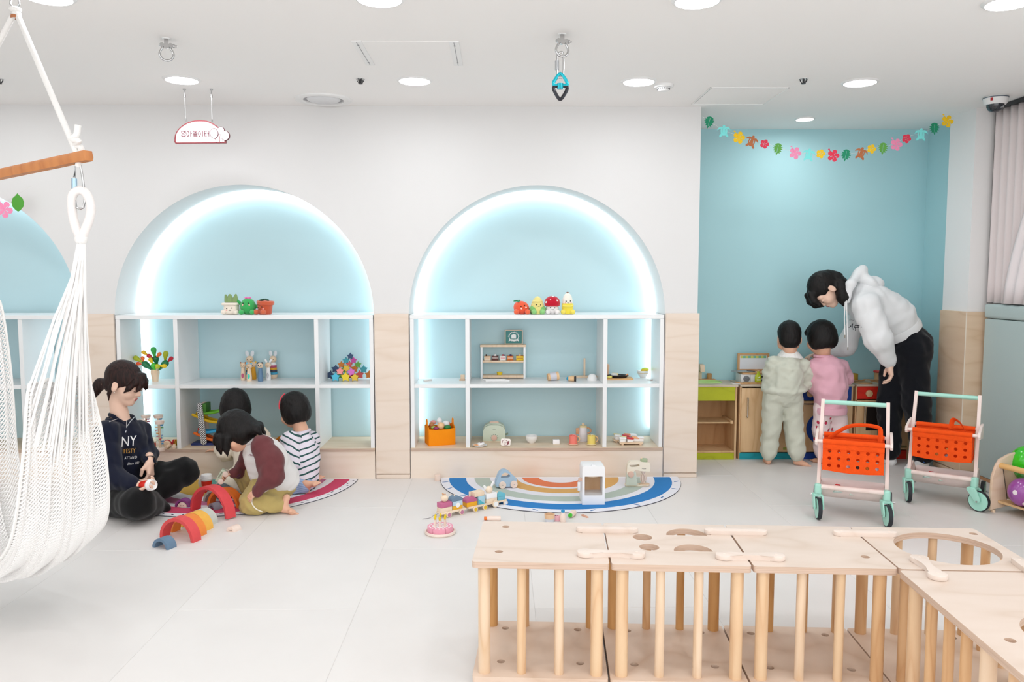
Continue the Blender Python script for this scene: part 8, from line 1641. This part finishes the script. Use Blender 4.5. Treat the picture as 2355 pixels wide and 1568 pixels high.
WHT = cloth('#eaebec', .25)
s = SD(.06); s.chain([lerp(pel, wst, .55), wst, lerp(wst, che, .5), che, lerp(che, nk, .5)], [.128, .142, .142, .128, .085]); s.chain([che, ns, lerp(ns, ne, .5), ne, lerp(ne, nw, .75)], [.11, .076, .078, .076, .06], k=.07); s.chain([che, fs, fe, lerp(fe, fwst, .75)], [.10, .07, .066, .045], k=.05); s.cap(lerp(ne, nw, .78), lerp(ne, nw, .97), .046, .04, k=.02); s.cap(lerp(fe, fwst, .75), lerp(fe, fwst, .95), .038, .036, k=.02); sw = skin('hoodie', [s.mesh(.0075, .0034, 62, 41)], WHT, t)
s = SD(.035); hb = [j(1944, 700, 5.28), j(1940, 672, 5.24), j(1955, 640, 5.28), j(1972, 622, 5.38), j(1955, 640, 5.48), j(1942, 672, 5.52), j(1946, 700, 5.48)]
s.chain([j(1946, 690, 5.27), j(1956, 655, 5.27), j(1976, 628, 5.36), j(1984, 620, 5.39)], [.026, .03, .034, .03]); s.chain([j(1948, 690, 5.5), j(1956, 655, 5.5), j(1976, 628, 5.42), j(1984, 620, 5.39)], [.026, .03, .034, .03]); s.ell(j(1990, 650, 5.39), (.08, .12, .06), rot(0, 35, 0)); s.ell(j(2012, 650, 5.39), (.06, .09, .05), rot(0, 35, 0)); skin('hood', [s.mesh(.006, .004, 60, 42)], WHT, sw)
ax_ = (V(wst)-V(pel)).normalized(); X, L = align(lerp(pel, wst, .34), lerp(pel, wst, .62)); b = B(); b.X = X
n = 40; b.lathe([(.118, 0), (.14, .006), (.146, L*.5), (.142, L), (.12, L+.01)], 48)
for v in b.bm.verts:
    pass
b.build('hem_band', WHT, sw)
for P in ([(1947, 690), (1948, 740), (1950, 798)], [(1944, 690), (1942, 730), (1943, 770)]):
    b = B(); b.tube([j(x, y, 5.24) for x, y in P], .0035, 8); o = b.build('drawstring', mat('#f0f0f0', .8), sw); b = B(); p = j(*P[-1], 5.24); b.cyl(p, p+V((0, 0, -.022)), .0036, seg=8); b.build('metal_tip', mat('#8b8478', .35, .8), o)
tn = V((-.05, -1, 0)); decal(sw, 'lettering', 'AR', .052, j(1962, 752, 5.22), tn, V((.42, 0, .9)), mat('#23262f', .7), .8); decal(sw, 'lettering', 'ijonx', .019, j(1958, 735, 5.22), tn, V((.35, 0, .9)), mat('#34363e', .7), .8)
TRB = cloth('#15171d', .3); s = SD(.03); s.ell(pel+V((.005, 0, .0)), (.145, .16, .14)); s.chain([pel+V((-.02, .07, -.03)), ll[0], ll[1], ll[2]+V((0, 0, .02))], [.11, .1, .085, .075], k=.03); s.chain([pel+V((.02, -.06, -.03)), rl[0], rl[1], rl[2]+V((0, 0, .02))], [.115, .108, .09, .072], k=.03); s.ell(lerp(pel, wst, .4), (.12, .14, .1)); skin('trousers', [s.mesh(.008, .004, 70, 44)], TRB, t)
SOCK = cloth('#f0f0f0', .25); skin('sock', [foot(rl[2]+V((-.005, 0, -.002)), V((-.86, -.5, 0)), V((0, 0, 1)), 1.0, 1, .0045, False)], SOCK, t); so = skin('sock', [foot(ll[2]+V((0, 0, -.002)), V((-.3, .9, 0)), V((0, 0, 1)), 1.0, 1, .0045, False)], SOCK, t)
b = B(); p = j(2133, 1064, 5.2); b.ell(p+V((0, .047, 0)), (.004, .002, .008)); b.ell(p+V((.004, .047, -.006)), (.005, .002, .004)); b.build('sock_emblem', mat('#3d73c4', .7), so)
hm = lambda x, y, z: H @ V((x, y, z)); h = SD(.02); h.ell(hm(0, -.02, .04), (.083, .102, .092), R); h.ell(hm(0, -.065, .0), (.07, .055, .06), R); h.ell(hm(0, .105, -.045), (.085, .07, .09), R, k=.02, op=-1); h.ell(hm(.08, .03, -.05), (.05, .055, .05), R, k=.015, op=-1); h.ell(hm(-.08, .03, -.05), (.05, .055, .05), R, k=.015, op=-1)
for q in (-1, 1):
    h.ell(hm(q*.085, -.004, -.016), (.022, .022, .034), R, k=.006, op=-1); h.chain([hm(q*.025, .075, .085), hm(q*.032, .105, .05), hm(q*.036, .116, .01), hm(q*.036, .112, -.022)], [.024, .02, .014, .004], k=.02)
p0 = hm(0, -.11, .02); h.chain([p0, j(1922, 640, 5.36), j(1934, 655, 5.32), j(1938, 685, 5.27), j(1940, 700, 5.26)], [.034, .042, .045, .035, .012], k=.025)
skin('hair', [h.mesh(.0045, .0013, 200, 45)], HBLK, t)
